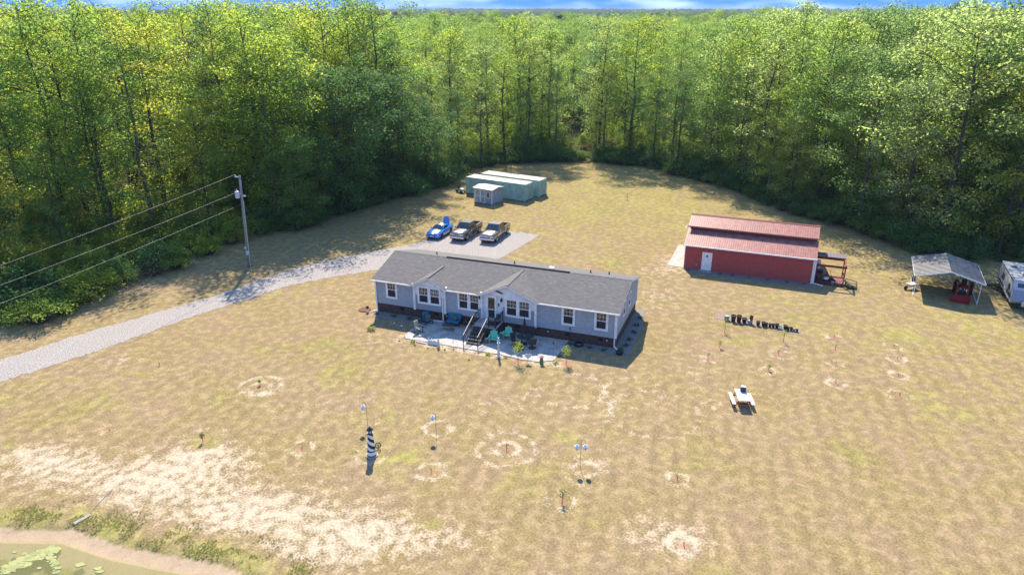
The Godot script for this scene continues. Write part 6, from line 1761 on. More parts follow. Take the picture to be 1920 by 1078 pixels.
	b = MB.new(); b.soft(Vector3(0, 0.94, 2.91), Vector3(0.34, 0.10, 0.02), 0.006); part(b, "badge", M.pale_grey if wide_chrome else M.tail_red, gr)
	b = MB.new(); b.soft(Vector3(0, 0.58, 2.90), Vector3(1.96, 0.24, 0.22), 0.06); part(b, "front_bumper", M.chrome, o)
	b = MB.new(); b.soft(Vector3(0, 0.40, 2.86), Vector3(1.7, 0.14, 0.18), 0.04); part(b, "air_dam", M.dark_plastic, o)
	b = MB.new(); b.bx(-0.6, 0.3, -2.7, 0.6, 0.45, 2.7); part(b, "chassis", M.plain_black, o)
	b = MB.new(); b.bx(-0.16, 0.5, 3.012, 0.16, 0.62, 3.02); part(b, "licence_plate", M.plain_white, o)
	return o

func sports_car(at: Vector3, turn: float):
	var o := thing("sports_car", "blue two-door sports car with white hood stripes and raised trunk lid", "car", at, turn)
	var b := MB.new(); b.smooth(true)
	var rings := []
	for q in [[2.38, 0.70, 0.30, 0.52, 0.60], [2.30, 0.84, 0.22, 0.58, 0.72], [2.0, 0.92, 0.2, 0.64, 0.82], [1.2, 0.95, 0.2, 0.68, 0.93], [0.75, 0.95, 0.2, 0.72, 0.96], [-0.9, 0.95, 0.2, 0.76, 0.96], [-1.5, 0.96, 0.2, 0.80, 0.97], [-2.2, 0.90, 0.25, 0.78, 0.96], [-2.36, 0.82, 0.32, 0.72, 0.88]]: rings.append(section(q[1], q[2], q[3], q[4], q[0]))
	b.loft(rings, true); part(b, "body", M.car_blue, o)
	b = MB.new(); b.smooth(true)
	rings = []
	for q in [[0.85, 0.74, 0.93, 0.95], [0.35, 0.66, 1.12, 1.20], [0.05, 0.62, 1.28, 1.33], [-0.75, 0.60, 1.28, 1.34], [-1.2, 0.60, 1.16, 1.24], [-1.75, 0.68, 0.94, 0.97]]:
		rings.append([Vector3(-q[1] - 0.14, 0.92, q[0]), Vector3(-q[1], q[2], q[0]), Vector3(-q[1] * 0.6, q[3], q[0]), Vector3(0, q[3] + 0.02, q[0]), Vector3(q[1] * 0.6, q[3], q[0]), Vector3(q[1], q[2], q[0]), Vector3(q[1] + 0.14, 0.92, q[0])])
	b.loft(rings, true); part(b, "roof", M.car_blue, o)
	b = MB.new(); b.loft([[Vector3(-0.68, 0.985, 0.86), Vector3(0.68, 0.985, 0.86), Vector3(0.54, 1.33, 0.14), Vector3(-0.54, 1.33, 0.14)], [Vector3(-0.68, 1.01, 0.88), Vector3(0.68, 1.01, 0.88), Vector3(0.54, 1.36, 0.15), Vector3(-0.54, 1.36, 0.15)]], true); part(b, "windshield", M.glass_dark, o)
	b = MB.new(); b.loft([[Vector3(-0.58, 1.0, -1.74), Vector3(0.58, 1.0, -1.74), Vector3(0.5, 1.33, -0.82), Vector3(-0.5, 1.33, -0.82)], [Vector3(-0.58, 1.02, -1.75), Vector3(0.58, 1.02, -1.75), Vector3(0.5, 1.37, -0.83), Vector3(-0.5, 1.37, -0.83)]], true); part(b, "rear_window", M.glass_dark, o)
	for s in [-1, 1]:
		b = MB.new(); b.quad(Vector3(s * 0.83, 0.99, 0.52), Vector3(s * 0.67, 1.25, 0.05), Vector3(s * 0.645, 1.25, -0.72), Vector3(s * 0.81, 1.0, -0.95), Vector3(s, 0.3, 0)); part(b, "side_window", M.glass_dark, o)
		# stripes follow the hood and the roof
		b = MB.new(); b.smooth(true)
		var path := [[2.30, 0.775], [2.0, 0.872], [1.2, 0.982], [0.9, 1.0]]
		for k in 3: b.quad(Vector3(s * 0.025, path[k][1], path[k][0]), Vector3(s * 0.19, path[k][1] - 0.012, path[k][0]), Vector3(s * 0.19, path[k + 1][1] - 0.012, path[k + 1][0]), Vector3(s * 0.025, path[k + 1][1], path[k + 1][0]), Vector3.UP)
		var rp := [[0.04, 1.375], [-0.75, 1.383]]
		b.quad(Vector3(s * 0.025, rp[0][1], rp[0][0]), Vector3(s * 0.19, rp[0][1] - 0.008, rp[0][0]), Vector3(s * 0.19, rp[1][1] - 0.008, rp[1][0]), Vector3(s * 0.025, rp[1][1], rp[1][0]), Vector3.UP)
		part(b, "hood_stripe", M.car_white, o)
		b = MB.new(); b.bx(s * 0.952, 0.30, -0.9, s * 0.962, 0.42, 0.95); part(b, "side_stripe", M.car_white, o)
		b = MB.new(); b.soft(Vector3(s * 0.70, 0.62, 2.24), Vector3(0.30, 0.12, 0.16), 0.03); part(b, "headlight", M.headlight, o)
		b = MB.new(); b.soft(Vector3(s * 0.62, 0.80, -2.33), Vector3(0.36, 0.14, 0.06), 0.02); part(b, "tail_light", M.tail_red, o)
		b = MB.new(); b.soft(Vector3(s * 0.98, 1.02, 0.55), Vector3(0.2, 0.12, 0.12), 0.03); part(b, "side_mirror", M.car_blue, o)
		for z in [1.42, -1.30]:
			b = MB.new(); b.lathe([[0.38, 0.0], [0.38, 0.02]], 18, Vector3(s * 0.945, 0.36, z), Basis(Vector3(0, 0, 1), -s * PI / 2)); part(b, "wheel_arch", M.plain_black, o)
			wheel(o, s * 0.86, z, 0.34, 0.24, false)
	b = MB.new(); b.soft(Vector3(0, 0.58, 2.36), Vector3(0.95, 0.14, 0.06), 0.02); part(b, "grille", M.plain_black, o)
	b = MB.new(); b.soft(Vector3(0, 0.36, 2.36), Vector3(0.8, 0.12, 0.06), 0.02); part(b, "lower_grille", M.plain_black, o)
	b = MB.new(); b.bx(-0.26, 0.44, 2.39, 0.26, 0.54, 2.41); part(b, "licence_plate", M.plain_white, o)
	# raised lid, hinged at the rear window
	b = MB.new(); b.prism(PackedVector2Array([Vector2(-0.5, -0.45), Vector2(0.5, -0.45), Vector2(0.42, 0.25), Vector2(0.2, 0.48), Vector2(-0.2, 0.48), Vector2(-0.42, 0.25)]), -0.03, 0.03, Vector3(0, 1.40, -1.98), Basis(Vector3.RIGHT, -0.28)); var lid := part(b, "trunk_lid", M.car_blue, o)
	b = MB.new(); b.soft(Vector3(0, 1.88, -2.10), Vector3(0.42, 0.05, 0.18), 0.015, Basis(Vector3.RIGHT, -0.5)); part(b, "spoiler", M.car_blue, lid)
	b = MB.new(); b.bx(-0.55, 0.975, -2.15, 0.55, 1.0, -1.8); part(b, "trunk_opening", M.plain_black, o)

func park_vehicles():
	var t := turn_house()
	var f := Basis(Vector3.UP, t)
	# feet of the near front wheels, then half a track to the middle
	pickup("bronze pickup truck with a bright chrome grille on the gravel pad", Vector3(-1.95, 0.017, -84.35) + f * Vector3(-0.9, 0, -1.82), t, M.truck_bronze, true)
	pickup("dark grey pickup truck between the blue car and the bronze truck", Vector3(-5.64, 0.017, -85.07) + f * Vector3(-0.9, 0, -1.82), t - 0.03, M.truck_dark, false)
	sports_car(Vector3(-8.95, 0.017, -85.9) + f * Vector3(-0.86, 0, -1.42), t)

# ------------------------------------------------------------------ foliage
var SHRUBS := []
var KINDS := {}

class Leaves:
	var v := PackedVector3Array()
	var c := PackedColorArray()
	var idx := PackedInt32Array()
	var r := RandomNumberGenerator.new()
	func leaf(p: Vector3, n: Vector3, size: float, tint: Color):
		var a := n.cross(Vector3(r.randf() - 0.5, r.randf() - 0.5, r.randf() - 0.5)).normalized()
		var b := n.cross(a)
		var k := v.size()
		var l := size * r.randf_range(0.7, 1.3)
		v.append(p - a * l * 0.5); v.append(p + b * l * 0.32 + n * l * 0.08); v.append(p + a * l * 0.5); v.append(p - b * l * 0.32 + n * l * 0.08)
		for i in 4: c.append(tint)
		idx.append_array([k, k + 1, k + 2, k, k + 2, k + 3])
	func clump(at: Vector3, rad: Vector3, count: int, size: float, tint: Color, rag := 0.22):
		for i in count:
			var d := Vector3(r.randfn(), r.randfn() * 0.9 + 0.15, r.randfn()).normalized()
			var q := pow(r.randf(), 0.45)
			var p := at + d * rad * q
			var n := (d * 0.55 + Vector3(0, 0.75, 0) + Vector3(r.randf() - 0.5, r.randf() - 0.5, r.randf() - 0.5) * 1.5).normalized()
			var f := r.randf_range(1.0 - rag, 1.0 + rag)
			var hue := r.randf_range(-0.06, 0.10)
			leaf(p, n, size, Color(tint.r * f * (1.0 + hue), tint.g * f, tint.b * f * (1.0 - hue)))
	func mesh() -> ArrayMesh:
		var arr := []
		arr.resize(Mesh.ARRAY_MAX)
		arr[Mesh.ARRAY_VERTEX] = v
		arr[Mesh.ARRAY_COLOR] = c
		arr[Mesh.ARRAY_INDEX] = idx
		var m := ArrayMesh.new()
		m.add_surface_from_arrays(Mesh.PRIMITIVE_TRIANGLES, arr)
		return m

func leaf_cloud(seed_: int, n: int, at: Vector3, rad: Vector3, size: float) -> ArrayMesh:
	var l := Leaves.new()
	l.r.seed = seed_
	l.clump(at, rad, n, size, Color(1, 1, 1))
	return l.mesh()

# height, where the crown starts, its widest half-width and where, branches, leaf size, leaves per clump
func grow(seed_: int, H: float, base: float, rad: float, widest: float, n_br: int, leaf: float, per: int, clump_r: float, lift := 0.55, fork := false) -> Array:
	var r := RandomNumberGenerator.new()
	r.seed = seed_
	var wood := MB.new()
	var lv := Leaves.new()
	lv.r.seed = seed_ + 500
	var tr := H * 0.0125
	var trunk := []
	var radii := []
	var lean := Vector3(r.randf_range(-0.04, 0.04), 0, r.randf_range(-0.04, 0.04)) * H
	for i in 8:
		var t := i / 7.0
		trunk.append(Vector3(0, H * 0.95 * t, 0) + lean * t * t + Vector3(r.randf_range(-1, 1), 0, r.randf_range(-1, 1)) * 0.012 * H * sin(PI * t))
		radii.append(lerpf(tr * (1.35 if i == 0 else 1.0), 0.03, pow(t, 0.85)))
	wood.smooth(true)
	wood.tube(trunk, radii, 7, false)
	var along := func(t: float) -> Vector3:
		var f := clampf(t / 0.95, 0.0, 1.0) * 7.0
		var i := mini(int(f), 6)
		return (trunk[i] as Vector3).lerp(trunk[i + 1], f - i)
	var az := r.randf() * TAU
	for i in n_br:
		var t := lerpf(base, 0.97, (i + r.randf()) / n_br)
		var q := (t - base) / (1.0 - base)
		var prof := sin(PI * 0.5 * clampf(q / widest, 0.0, 1.0)) * 0.65 + 0.35 if q < widest else sqrt(maxf(0.0, 1.0 - pow((q - widest) / (1.0 - widest), 2.0)))
		var len := rad * maxf(prof, 0.16) * r.randf_range(0.65, 1.2)
		az += 2.399 + r.randf_range(-0.5, 0.5)
		var p0: Vector3 = along.call(t * 0.95)
		var el := lerpf(0.12, 1.0, q) * lift + r.randf_range(-0.15, 0.2)
		var d := Vector3(cos(az) * cos(el), sin(el), sin(az) * cos(el))
		var p1 := p0 + d * len * 0.55 + Vector3(0, len * 0.06, 0)
		var p2 := p0 + d * len + Vector3(0, len * r.randf_range(-0.05, 0.22), 0)
		wood.tube([p0, p1, p2], [maxf(0.03, tr * 0.34 * (1.0 - q * 0.7)), 0.035, 0.015], 4, false)
		var tone := r.randf_range(0.78, 1.18)
		var warm := r.randf_range(-0.08, 0.10)
		var tint := Color(tone * (1.0 + warm), tone, tone * (1.0 - warm))
		var n_cl := maxi(2, int(len / (clump_r * 1.05)))
		for k in n_cl:
			var s := lerpf(0.32, 1.04, (k + r.randf()) / n_cl)
			var at := p0.lerp(p1, s / 0.55) if s < 0.55 else p1.lerp(p2, (s - 0.55) / 0.45)
			var side := Vector3(r.randfn(), r.randfn() * 0.5, r.randfn()) * clump_r * 0.55
			if side.length() > clump_r * 0.9 and r.randf() < 0.6: wood.tube([at, at + side], [0.025, 0.01], 3, false)
			var cr := clump_r * r.randf_range(0.6, 1.15)
			lv.clump(at + side, Vector3(cr, cr * 0.66, cr), int(per * cr * cr / (clump_r * clump_r)) + 6, leaf, tint)
	for k in 5: lv.clump(along.call(0.93 + r.randf() * 0.02) + Vector3(r.randfn(), r.randfn() * 0.6, r.randfn()) * clump_r * 0.5, Vector3.ONE * clump_r * 0.6, per / 2, leaf, Color(1, 1, 1))
	return [wood.mesh(), lv.mesh()]

func bush(seed_: int, H: float, rad: float, n: int, leaf: float, per: int) -> Array:
	var r := RandomNumberGenerator.new()
	r.seed = seed_
	var wood := MB.new()
	var lv := Leaves.new()
	lv.r.seed = seed_ + 900
	for i in n:
		var a := r.randf() * TAU
		var q := sqrt(r.randf())
		var p := Vector3(cos(a) * rad * q, H * lerpf(0.25, 0.82, r.randf()) * sqrt(1.0 - 0.75 * q * q), sin(a) * rad * q)
		wood.tube([Vector3(p.x * 0.15, -0.02, p.z * 0.15), p * Vector3(0.6, 0.55, 0.6), p], [0.03 * H, 0.018 * H, 0.006 * H], 4, false)
		var cr := rad * r.randf_range(0.24, 0.42)
		var tone := r.randf_range(0.75, 1.2)
		lv.clump(p, Vector3(cr, minf(cr * 0.8, H * 0.3), cr), per, leaf, Color(tone * r.randf_range(0.95, 1.1), tone, tone))
	return [wood.mesh(), lv.mesh()]

func make_foliage():
	leaf_mat("leaf_dark", 0.10, 0.19, 0.055, 0.7)
	leaf_mat("leaf_bright", 0.40, 0.52, 0.08, 1.2)
	leaf_mat("leaf_olive", 0.17, 0.20, 0.055, 0.8)
	leaf_mat("lime", 0.40, 0.52, 0.085, 1.6)
	leaf_mat("lime_warm", 0.46, 0.50, 0.085, 1.6)
	leaf_mat("spring", 0.33, 0.47, 0.10, 1.6)
	leaf_mat("mid", 0.22, 0.37, 0.10, 1.5)
	leaf_mat("mid_cool", 0.23, 0.37, 0.14, 1.5)
	leaf_mat("deep", 0.10, 0.22, 0.06, 1.1)
	leaf_mat("deep_cool", 0.14, 0.26, 0.10, 1.3)
	leaf_mat("pale", 0.41, 0.53, 0.21, 1.6)
	leaf_mat("grey_leaf", 0.36, 0.47, 0.26, 1.5)
	leaf_mat("gold", 0.52, 0.53, 0.09, 1.6)
	leaf_mat("pine", 0.16, 0.18, 0.09, 0.8)
	leaf_mat("brown_leaf", 0.24, 0.19, 0.11, 0.8)
	for i in 3: SHRUBS.append(bush(200 + i, 0.62, 0.5, 16, 0.07, 60))
	KINDS.tall = []
	for i in 5: KINDS.tall.append(grow(300 + i, 24.0, 0.14, 5.8, 0.52, 30, 0.27, 92, 1.55, 0.6))
	KINDS.slim = []
	for i in 5: KINDS.slim.append(grow(320 + i, 21.0, 0.14, 4.2, 0.55, 28, 0.27, 80, 1.35, 0.65))
	KINDS.broad = []
	for i in 3: KINDS.broad.append(grow(340 + i, 17.0, 0.10, 6.2, 0.42, 50, 0.26, 130, 1.6, 0.45))
	KINDS.loose = []
	for i in 4: KINDS.loose.append(grow(360 + i, 22.0, 0.08, 6.2, 0.48, 36, 0.27, 92, 1.6, 0.5))
	KINDS.pine = []
	for i in 2: KINDS.pine.append(grow(380 + i, 26.0, 0.66, 2.8, 0.4, 22, 0.30, 34, 0.85, 0.6))
	KINDS.under = []
	for i in 4: KINDS.under.append(bush(400 + i, 3.4, 2.3, 34, 0.21, 66))
	KINDS.brush = []
	for i in 2: KINDS.brush.append(bush(420 + i, 2.2, 2.2, 46, 0.16, 14))

const EDGE := [[-78.0, -26.0], [-60.0, -43.0], [-45.5, -57.1], [-42.1, -61.8], [-39.5, -71.1], [-36.0, -77.2], [-33.8, -86.4], [-28.0, -89.8], [-24.0, -96.5], [-16.8, -106.4], [-10.7, -114.9], [-7.7, -126.6], [0.0, -132.7], [14.2, -134.8], [23.7, -130.3], [29.6, -121.3], [36.2, -109.8], [38.8, -97.3], [43.8, -91.9], [46.6, -85.3], [48.4, -80.1], [54.0, -77.0], [60.0, -74.5], [76.0, -66.0], [96.0, -50.0]]
var edge_curve := Curve2D.new()

func in_view(p: Vector3, margin := 5.0) -> bool:
	return p.z < -20.0 and absf(p.x) < -p.z * 0.722 * 1.06 + margin

func plant(kind: String, i: int, at: Vector3, height: float, m: Material, label: String, group: String, called: String, category: String, bark: Material, r: RandomNumberGenerator):
	var v: Array = KINDS[kind][i % KINDS[kind].size()]
	var o := thing(called, label, category, at, r.randf() * TAU, group)
	var full: float = {"tall": 24.0, "slim": 21.0, "broad": 17.0, "loose": 22.0, "pine": 26.0, "under": 3.4, "brush": 2.2}[kind]
	var s := height / full
	var wide := s * r.randf_range(0.9, 1.15)
	var t := put_mesh(v[0], "trunk" if category == "tree" else "stems", bark, o)
	t.scale = Vector3(wide, s, wide)
	var c := put_mesh(v[1], "crown" if category == "tree" else "foliage", m, o)
	c.scale = Vector3(wide, s, wide)

func near_what(p: Vector3) -> String:          # the thing one would name to say where in the wood it stands
	var marks := [["by the lower end of the drive", 5, 600], ["behind the brush pile", 230, 480], ["behind the utility pole", 440, 420], ["at the driveway bend", 590, 420], ["behind the blue car", 760, 365], ["beside the shipping containers", 860, 325], ["at the far end of the lawn", 1010, 295], ["beyond the lone sapling", 1190, 300], ["far behind the red barn", 1330, 335], ["behind the barn's roof end", 1480, 390], ["behind the lean-to", 1610, 420], ["behind the carport", 1740, 465], ["behind the camper trailer", 1900, 480]]
	var best := ""
	var far := 1e9
	for q in marks:
		var d := absf(atan2(p.x, -p.z) - atan2(ground_at(q[1], q[2]).x, -ground_at(q[1], q[2]).z)) * 100.0 + p.distance_to(ground_at(q[1], q[2])) * 0.3
		if d < far: far = d; best = q[0]
	return best

func make_woods():
	for q in EDGE: edge_curve.add_point(Vector2(q[0], q[1]))
	var total := edge_curve.get_baked_length()
	var r := RandomNumberGenerator.new()
	r.seed = 1234
	var count := 0
	# the few trees that stand out in the photograph
	var own := [
		["broad", 640, 402, 20.0, "deep", "tall dense dark green oak at the driveway bend", 0], ["broad", 735, 372, 18.5, "deep", "broad dark green oak leaning over the lawn left of the containers", 1], ["broad", 560, 432, 12.0, "mid", "rounded mid green tree standing in front of the dark oaks", 2], ["broad", 800, 350, 13.0, "deep", "low dark green oak beside the shipping containers", 0],
		["loose", 12, 485, 12.5, "gold", "yellow-leaved tree at the wood's edge by the power lines", 1], ["loose", 1870, 478, 21.0, "gold", "golden green tree overhanging the camper trailer", 2], ["loose", 1480, 393, 14.0, "pale", "pale green low-branched tree behind the red barn", 0], ["loose", 1590, 411, 19.0, "spring", "wide spring green tree right of the red barn", 3], ["loose", 1690, 452, 20.0, "grey_leaf", "grey-green tree standing behind the carport", 1],
		["loose", 1760, 466, 27.5, "pale", "tall pale green tree over the carport", 2], ["tall", 250, 375, 28.0, "lime", "tall lime green tree left of the utility pole", 0], ["tall", 385, 350, 28.5, "lime", "tall lime green tree behind the utility pole's wires", 1], ["loose", 145, 420, 24.5, "spring", "spreading spring green tree over the brush pile", 3]]
	var taken := []
	for q in own:
		var p := ground_at(q[1], q[2])
		taken.append(p)
		plant(q[0], q[6], p, q[3], M[q[4]], q[5], "trees that stand out at the wood's edge", "%s_tree" % {"broad": "oak", "loose": "spreading", "tall": "hardwood"}[q[0]], "tree", M.bark_dark, r)
		count += 1
	# rows of the wood, front to back
	for off in [2.2, 6.5, 11.5, 17.0, 23.5, 31.0, 40.0]:
		var s: float = r.randf() * 4.0
		while s < total:
			var c := edge_curve.sample_baked(s)
			var d := (edge_curve.sample_baked(minf(s + 1.5, total)) - edge_curve.sample_baked(maxf(s - 1.5, 0.0))).normalized()
			var n := Vector2(d.y, -d.x)
			var back := 10.0 * smoothstep(-90.0, -78.0, c.y) if c.x < 0.0 else 0.0        # low scrub comes first on the left
			var p2: Vector2 = c + n * (off + back + r.randf_range(-1.4, 1.8)) + d * r.randf_range(-1.2, 1.2)
			var p := Vector3(p2.x, 0, p2.y)
			s += (6.0 if off > 3.0 else 5.2) * r.randf_range(0.8, 1.25)
			if not in_view(p) or count >= 300: continue
			var clash := false
			for t in taken: clash = clash or p.distance_to(t) < 3.4
			if clash: continue
			var left := p.x < -20.0
			var right := p.x > 33.0
			# a sunny gap among the trunks on the left
			if left and p.distance_to(ground_at(205, 350)) < 4.0: continue
			var h := r.randf_range(22.0, 26.5)
			var kind := "slim"
			var m: String = ["spring", "mid", "mid", "mid_cool", "spring", "lime", "pale"][r.randi() % 7]
			if left:
				kind = "tall" if r.randf() < 0.7 else "loose"
				m = ["lime", "spring", "lime_warm", "mid", "mid_cool", "mid"][r.randi() % 6]
				h = r.randf_range(19.0, 29.5)
			elif right:
				kind = "loose" if r.randf() < 0.6 else "slim"
				m = ["pale", "spring", "pale", "mid_cool", "mid"][r.randi() % 5]
				h = r.randf_range(19.0, 29.0)
			else:
				h = r.randf_range(18.5, 26.5)
				if r.randf() < 0.35: kind = "tall"
				if off < 9.0 and r.randf() < 0.38: m = "deep_cool"; h *= 0.78
			if off < 3.0: h *= r.randf_range(0.62, 0.95)
			if off > 15.0 and r.randf() < 0.05:
				kind = "pine"; m = "pine"; h = r.randf_range(25.0, 29.5)
			var word: String = {"lime": "lime green", "lime_warm": "yellow-green", "spring": "spring green", "mid": "mid green", "mid_cool": "cool green", "pale": "pale green", "deep_cool": "dark green", "pine": "dark"}[m]
			var form: String = {"tall": "open-crowned", "slim": "tall slender", "loose": "spreading", "pine": "bare-trunked pine", "broad": "broad"}[kind]
			var place := "left of the driveway" if left else ("on the right beyond the barn" if right else "behind the containers and lawn")
			var deep := "fronting" if off < 4.0 else ("just inside" if off < 14.0 else "deep inside")
			plant(kind, r.randi(), p, h, M[m], "%s %s tree %s the wood %s" % [word, form, deep, near_what(p)], "trees of the wood", {"tall": "hardwood_tree", "slim": "slender_tree", "loose": "spreading_tree", "pine": "pine_tree", "broad": "oak_tree"}[kind], "tree", M.bark_dark if r.randf() < 0.7 else M.bark_pale, r)
			count += 1
	# undergrowth along the edge
	for off in [0.6, 2.4, 4.6, 7.4, 10.2, 13.0]:
		var s: float = 0.5 + off
		while s < total:
			var c := edge_curve.sample_baked(s)
			var d := (edge_curve.sample_baked(minf(s + 1.5, total)) - edge_curve.sample_baked(maxf(s - 1.5, 0.0))).normalized()
			var p2: Vector2 = c + Vector2(d.y, -d.x) * (off + r.randf_range(-0.4, 0.8))
			var p := Vector3(p2.x, 0, p2.y)
			s += 2.6 * r.randf_range(0.8, 1.3)
			if not in_view(p, 3.0): continue
			var left := p.x < -30.0
			if off > 5.0 and (not left or c.y < -86.0): continue
			if left and off < 1.5 and p.distance_to(ground_at(235, 520)) < 4.5:
				plant("brush", r.randi(), p, r.randf_range(1.6, 2.4), M.brown_leaf, "tangled grey-brown brush pile at the wood's edge by the drive", "brush by the drive", "brush_pile", "brush", M.dry_twig, r)
				continue
			var m: String = ["deep", "deep", "mid", "deep_cool"][r.randi() % 4]
			if left: m = ["mid", "spring", "spring", "lime_warm", "deep", "lime", "mid"][r.randi() % 7]
			if left and r.randf() < 0.22: continue
			var place := "left of the driveway" if left else ("beyond the barn and carport" if p.x > 33.0 else "behind the lawn and containers")
			var word: String = {"deep": "dark green", "mid": "mid green", "deep_cool": "blackish green", "spring": "spring green", "lime_warm": "yellow-green", "lime": "lime green"}[m]
			plant("under", r.randi(), p, r.randf_range(1.2, 5.0) * (1.0 if off > 1.0 else 0.7), M[m], "%s %s bush at the wood's edge %s" % [word, "low leafy" if off < 1.0 else ("rounded leafy" if off < 4.0 else "set-back leafy"), near_what(p)], "bushes of the wood's edge", "bush", "bush", M.bark_dark, r)
	print("trees ", count)
	# brambles and saplings under the trees
	for v in 2:
		var spots := []
		for i in 520:
			var sp := r.randf() * total
			var c := edge_curve.sample_baked(sp)
			var d := (edge_curve.sample_baked(minf(sp + 1.5, total)) - edge_curve.sample_baked(maxf(sp - 1.5, 0.0))).normalized()
			var q: Vector2 = c + Vector2(d.y, -d.x) * r.randf_range(5.0, 48.0)
			if not in_view(Vector3(q.x, 0, q.y)) or q.distance_to(Vector2(-63, -112)) < 9.0: continue
			var h := r.randf_range(0.6, 2.3)
			spots.append([q, h])
		var mm := MultiMesh.new()
		mm.transform_format = MultiMesh.TRANSFORM_3D
		mm.use_colors = true
		mm.mesh = KINDS.under[v][1]
		mm.instance_count = spots.size()
		for i in spots.size():
			var q: Array = spots[i]
			mm.set_instance_transform(i, Transform3D(Basis(Vector3.UP, i * 1.3).scaled(Vector3(1.0, q[1], 1.0)), Vector3(q[0].x, 0, q[0].y)))
			mm.set_instance_color(i, Color(0.15, 0.26, 0.06).lerp(Color(0.42, 0.48, 0.08), fposmod(i * 0.618, 1.0)))
		var o := MultiMeshInstance3D.new()
		o.multimesh = mm
		o.name = numbered("undergrowth")
		o.material_override = M.far_leaf
		add_child(o)
		tag(o, "green undergrowth beneath the trees of the wood", "undergrowth", "undergrowth", "stuff")
	far_woods(r)

func far_woods(r: RandomNumberGenerator):
	# the mass of the wood behind those rows
	var poly := PackedVector2Array()
	var total := edge_curve.get_baked_length()
	var s := 0.0
	while s <= total:
		var c := edge_curve.sample_baked(s)
		var d := (edge_curve.sample_baked(minf(s + 3.0, total)) - edge_curve.sample_baked(maxf(s - 3.0, 0.0))).normalized()
		poly.append(c + Vector2(d.y, -d.x) * 44.0)
		s += 4.0
	poly.append(Vector2(200, 60)); poly.append(Vector2(-200, 60))
	var lots := {}
	var z := -60.0
	while z > -560.0:
		var step := 7.2 if z > -240.0 else 12.5
		var w := -z * 0.74 + 12.0
		var x := -w
		while x < w:
			var p := Vector2(x + r.randf_range(-2.2, 2.2), z + r.randf_range(-2.2, 2.2))
			x += step
			if Geometry2D.is_point_in_polygon(p, poly): continue
			if p.distance_to(Vector2(-66, -118)) < 7.0: continue
			var side := p.x / -p.y
			var pool := ["tall", "slim", "slim", "loose"]
			var kind: String = pool[r.randi() % 4]
			var key := "%s %d" % [kind, r.randi() % KINDS[kind].size()]
			if not lots.has(key): lots[key] = []
			var h := r.randf_range(16.0, 25.0) if absf(side) < 0.3 else r.randf_range(17.0, 26.0)
			if r.randf() < 0.10: h += 3.5
			lots[key].append([p, h, side])
		z -= step * 0.92
	for key in lots:
		var kind: String = key.split(" ")[0]
		var v: Array = KINDS[kind][int(key.split(" ")[1])]
		var full: float = {"tall": 24.0, "slim": 21.0, "loose": 22.0}[kind]
		for layer in 2:
			var mm := MultiMesh.new()
			mm.transform_format = MultiMesh.TRANSFORM_3D
			mm.use_colors = layer == 1
			mm.mesh = v[layer]
			mm.instance_count = lots[key].size()
			for i in lots[key].size():
				var q: Array = lots[key][i]
				var sc: float = q[1] / full
				mm.set_instance_transform(i, Transform3D(Basis(Vector3.UP, i * 2.4).scaled(Vector3(sc, sc, sc)), Vector3(q[0].x, 0, q[0].y)))
				if layer == 1:
					var g := fposmod(i * 0.618, 1.0)
					var tint := Color(0.24, 0.40, 0.11).lerp(Color(0.38, 0.51, 0.13), g)
					if q[2] < -0.25: tint = Color(0.32, 0.46, 0.09).lerp(Color(0.45, 0.51, 0.09), g)
					if fposmod(i * 0.377, 1.0) < 0.14: tint = Color(0.17, 0.27, 0.09)
					mm.set_instance_color(i, tint)
			var o := MultiMeshInstance3D.new()
			o.multimesh = mm
			o.name = numbered("far_wood_crowns" if layer == 1 else "far_wood_trunks")
			if layer == 1: o.material_override = M.far_leaf
			else: o.material_override = M.bark_dark
			add_child(o)
			tag(o, "mass of green tree crowns deep in the wood" if layer == 1 else "mass of dark trunks deep in the wood", "woods", "deep wood", "stuff")
	# the wooded plain beyond, out to the horizon
	var n := FastNoiseLite.new()
	n.seed = 9; n.frequency = 0.045; n.fractal_octaves = 3
	var big := FastNoiseLite.new()
	big.seed = 10; big.frequency = 0.0016
	var st := SurfaceTool.new()
	st.begin(Mesh.PRIMITIVE_TRIANGLES)
	st.set_smooth_group(-1)
	var rows := 110
	var cols := 420
	var pts := []
	for j in rows + 1:
		var rr := 520.0 * pow(3600.0 / 520.0, float(j) / rows)
		var row := []
		for i in cols + 1:
			var a := lerpf(-0.78, 0.78, float(i) / cols)
			var x := sin(a) * rr
			var zz := -cos(a) * rr
			var y := 17.0 + n.get_noise_2d(x, zz) * 8.0 + big.get_noise_2d(x, zz) * 5.0 + r.randf_range(-1.2, 1.2) + maxf(0.0, rr - 1800.0) * 0.006
			if j == 0: y = 8.0
			row.append(Vector3(x + r.randf_range(-1, 1), y, zz + r.randf_range(-2, 2)))
		pts.append(row)
	for j in rows:
		for i in cols:
			var g := 0.8 + 0.4 * r.randf()
			st.set_color(Color(g * r.randf_range(0.9, 1.15), g, g))
			for q in [pts[j][i], pts[j + 1][i], pts[j][i + 1], pts[j][i + 1], pts[j + 1][i], pts[j + 1][i + 1]]: st.add_vertex(q)
	st.generate_normals()
	var fm := mat("far_canopy", 0.055, 0.085, 0.035, 1.0, 0.0, 0.1)
	fm.vertex_color_use_as_albedo = true
	var o := put_mesh(st.commit(), "distant_woods", fm, self)
	tag(o, "distant green woodland reaching to the horizon", "woods", "", "stuff")

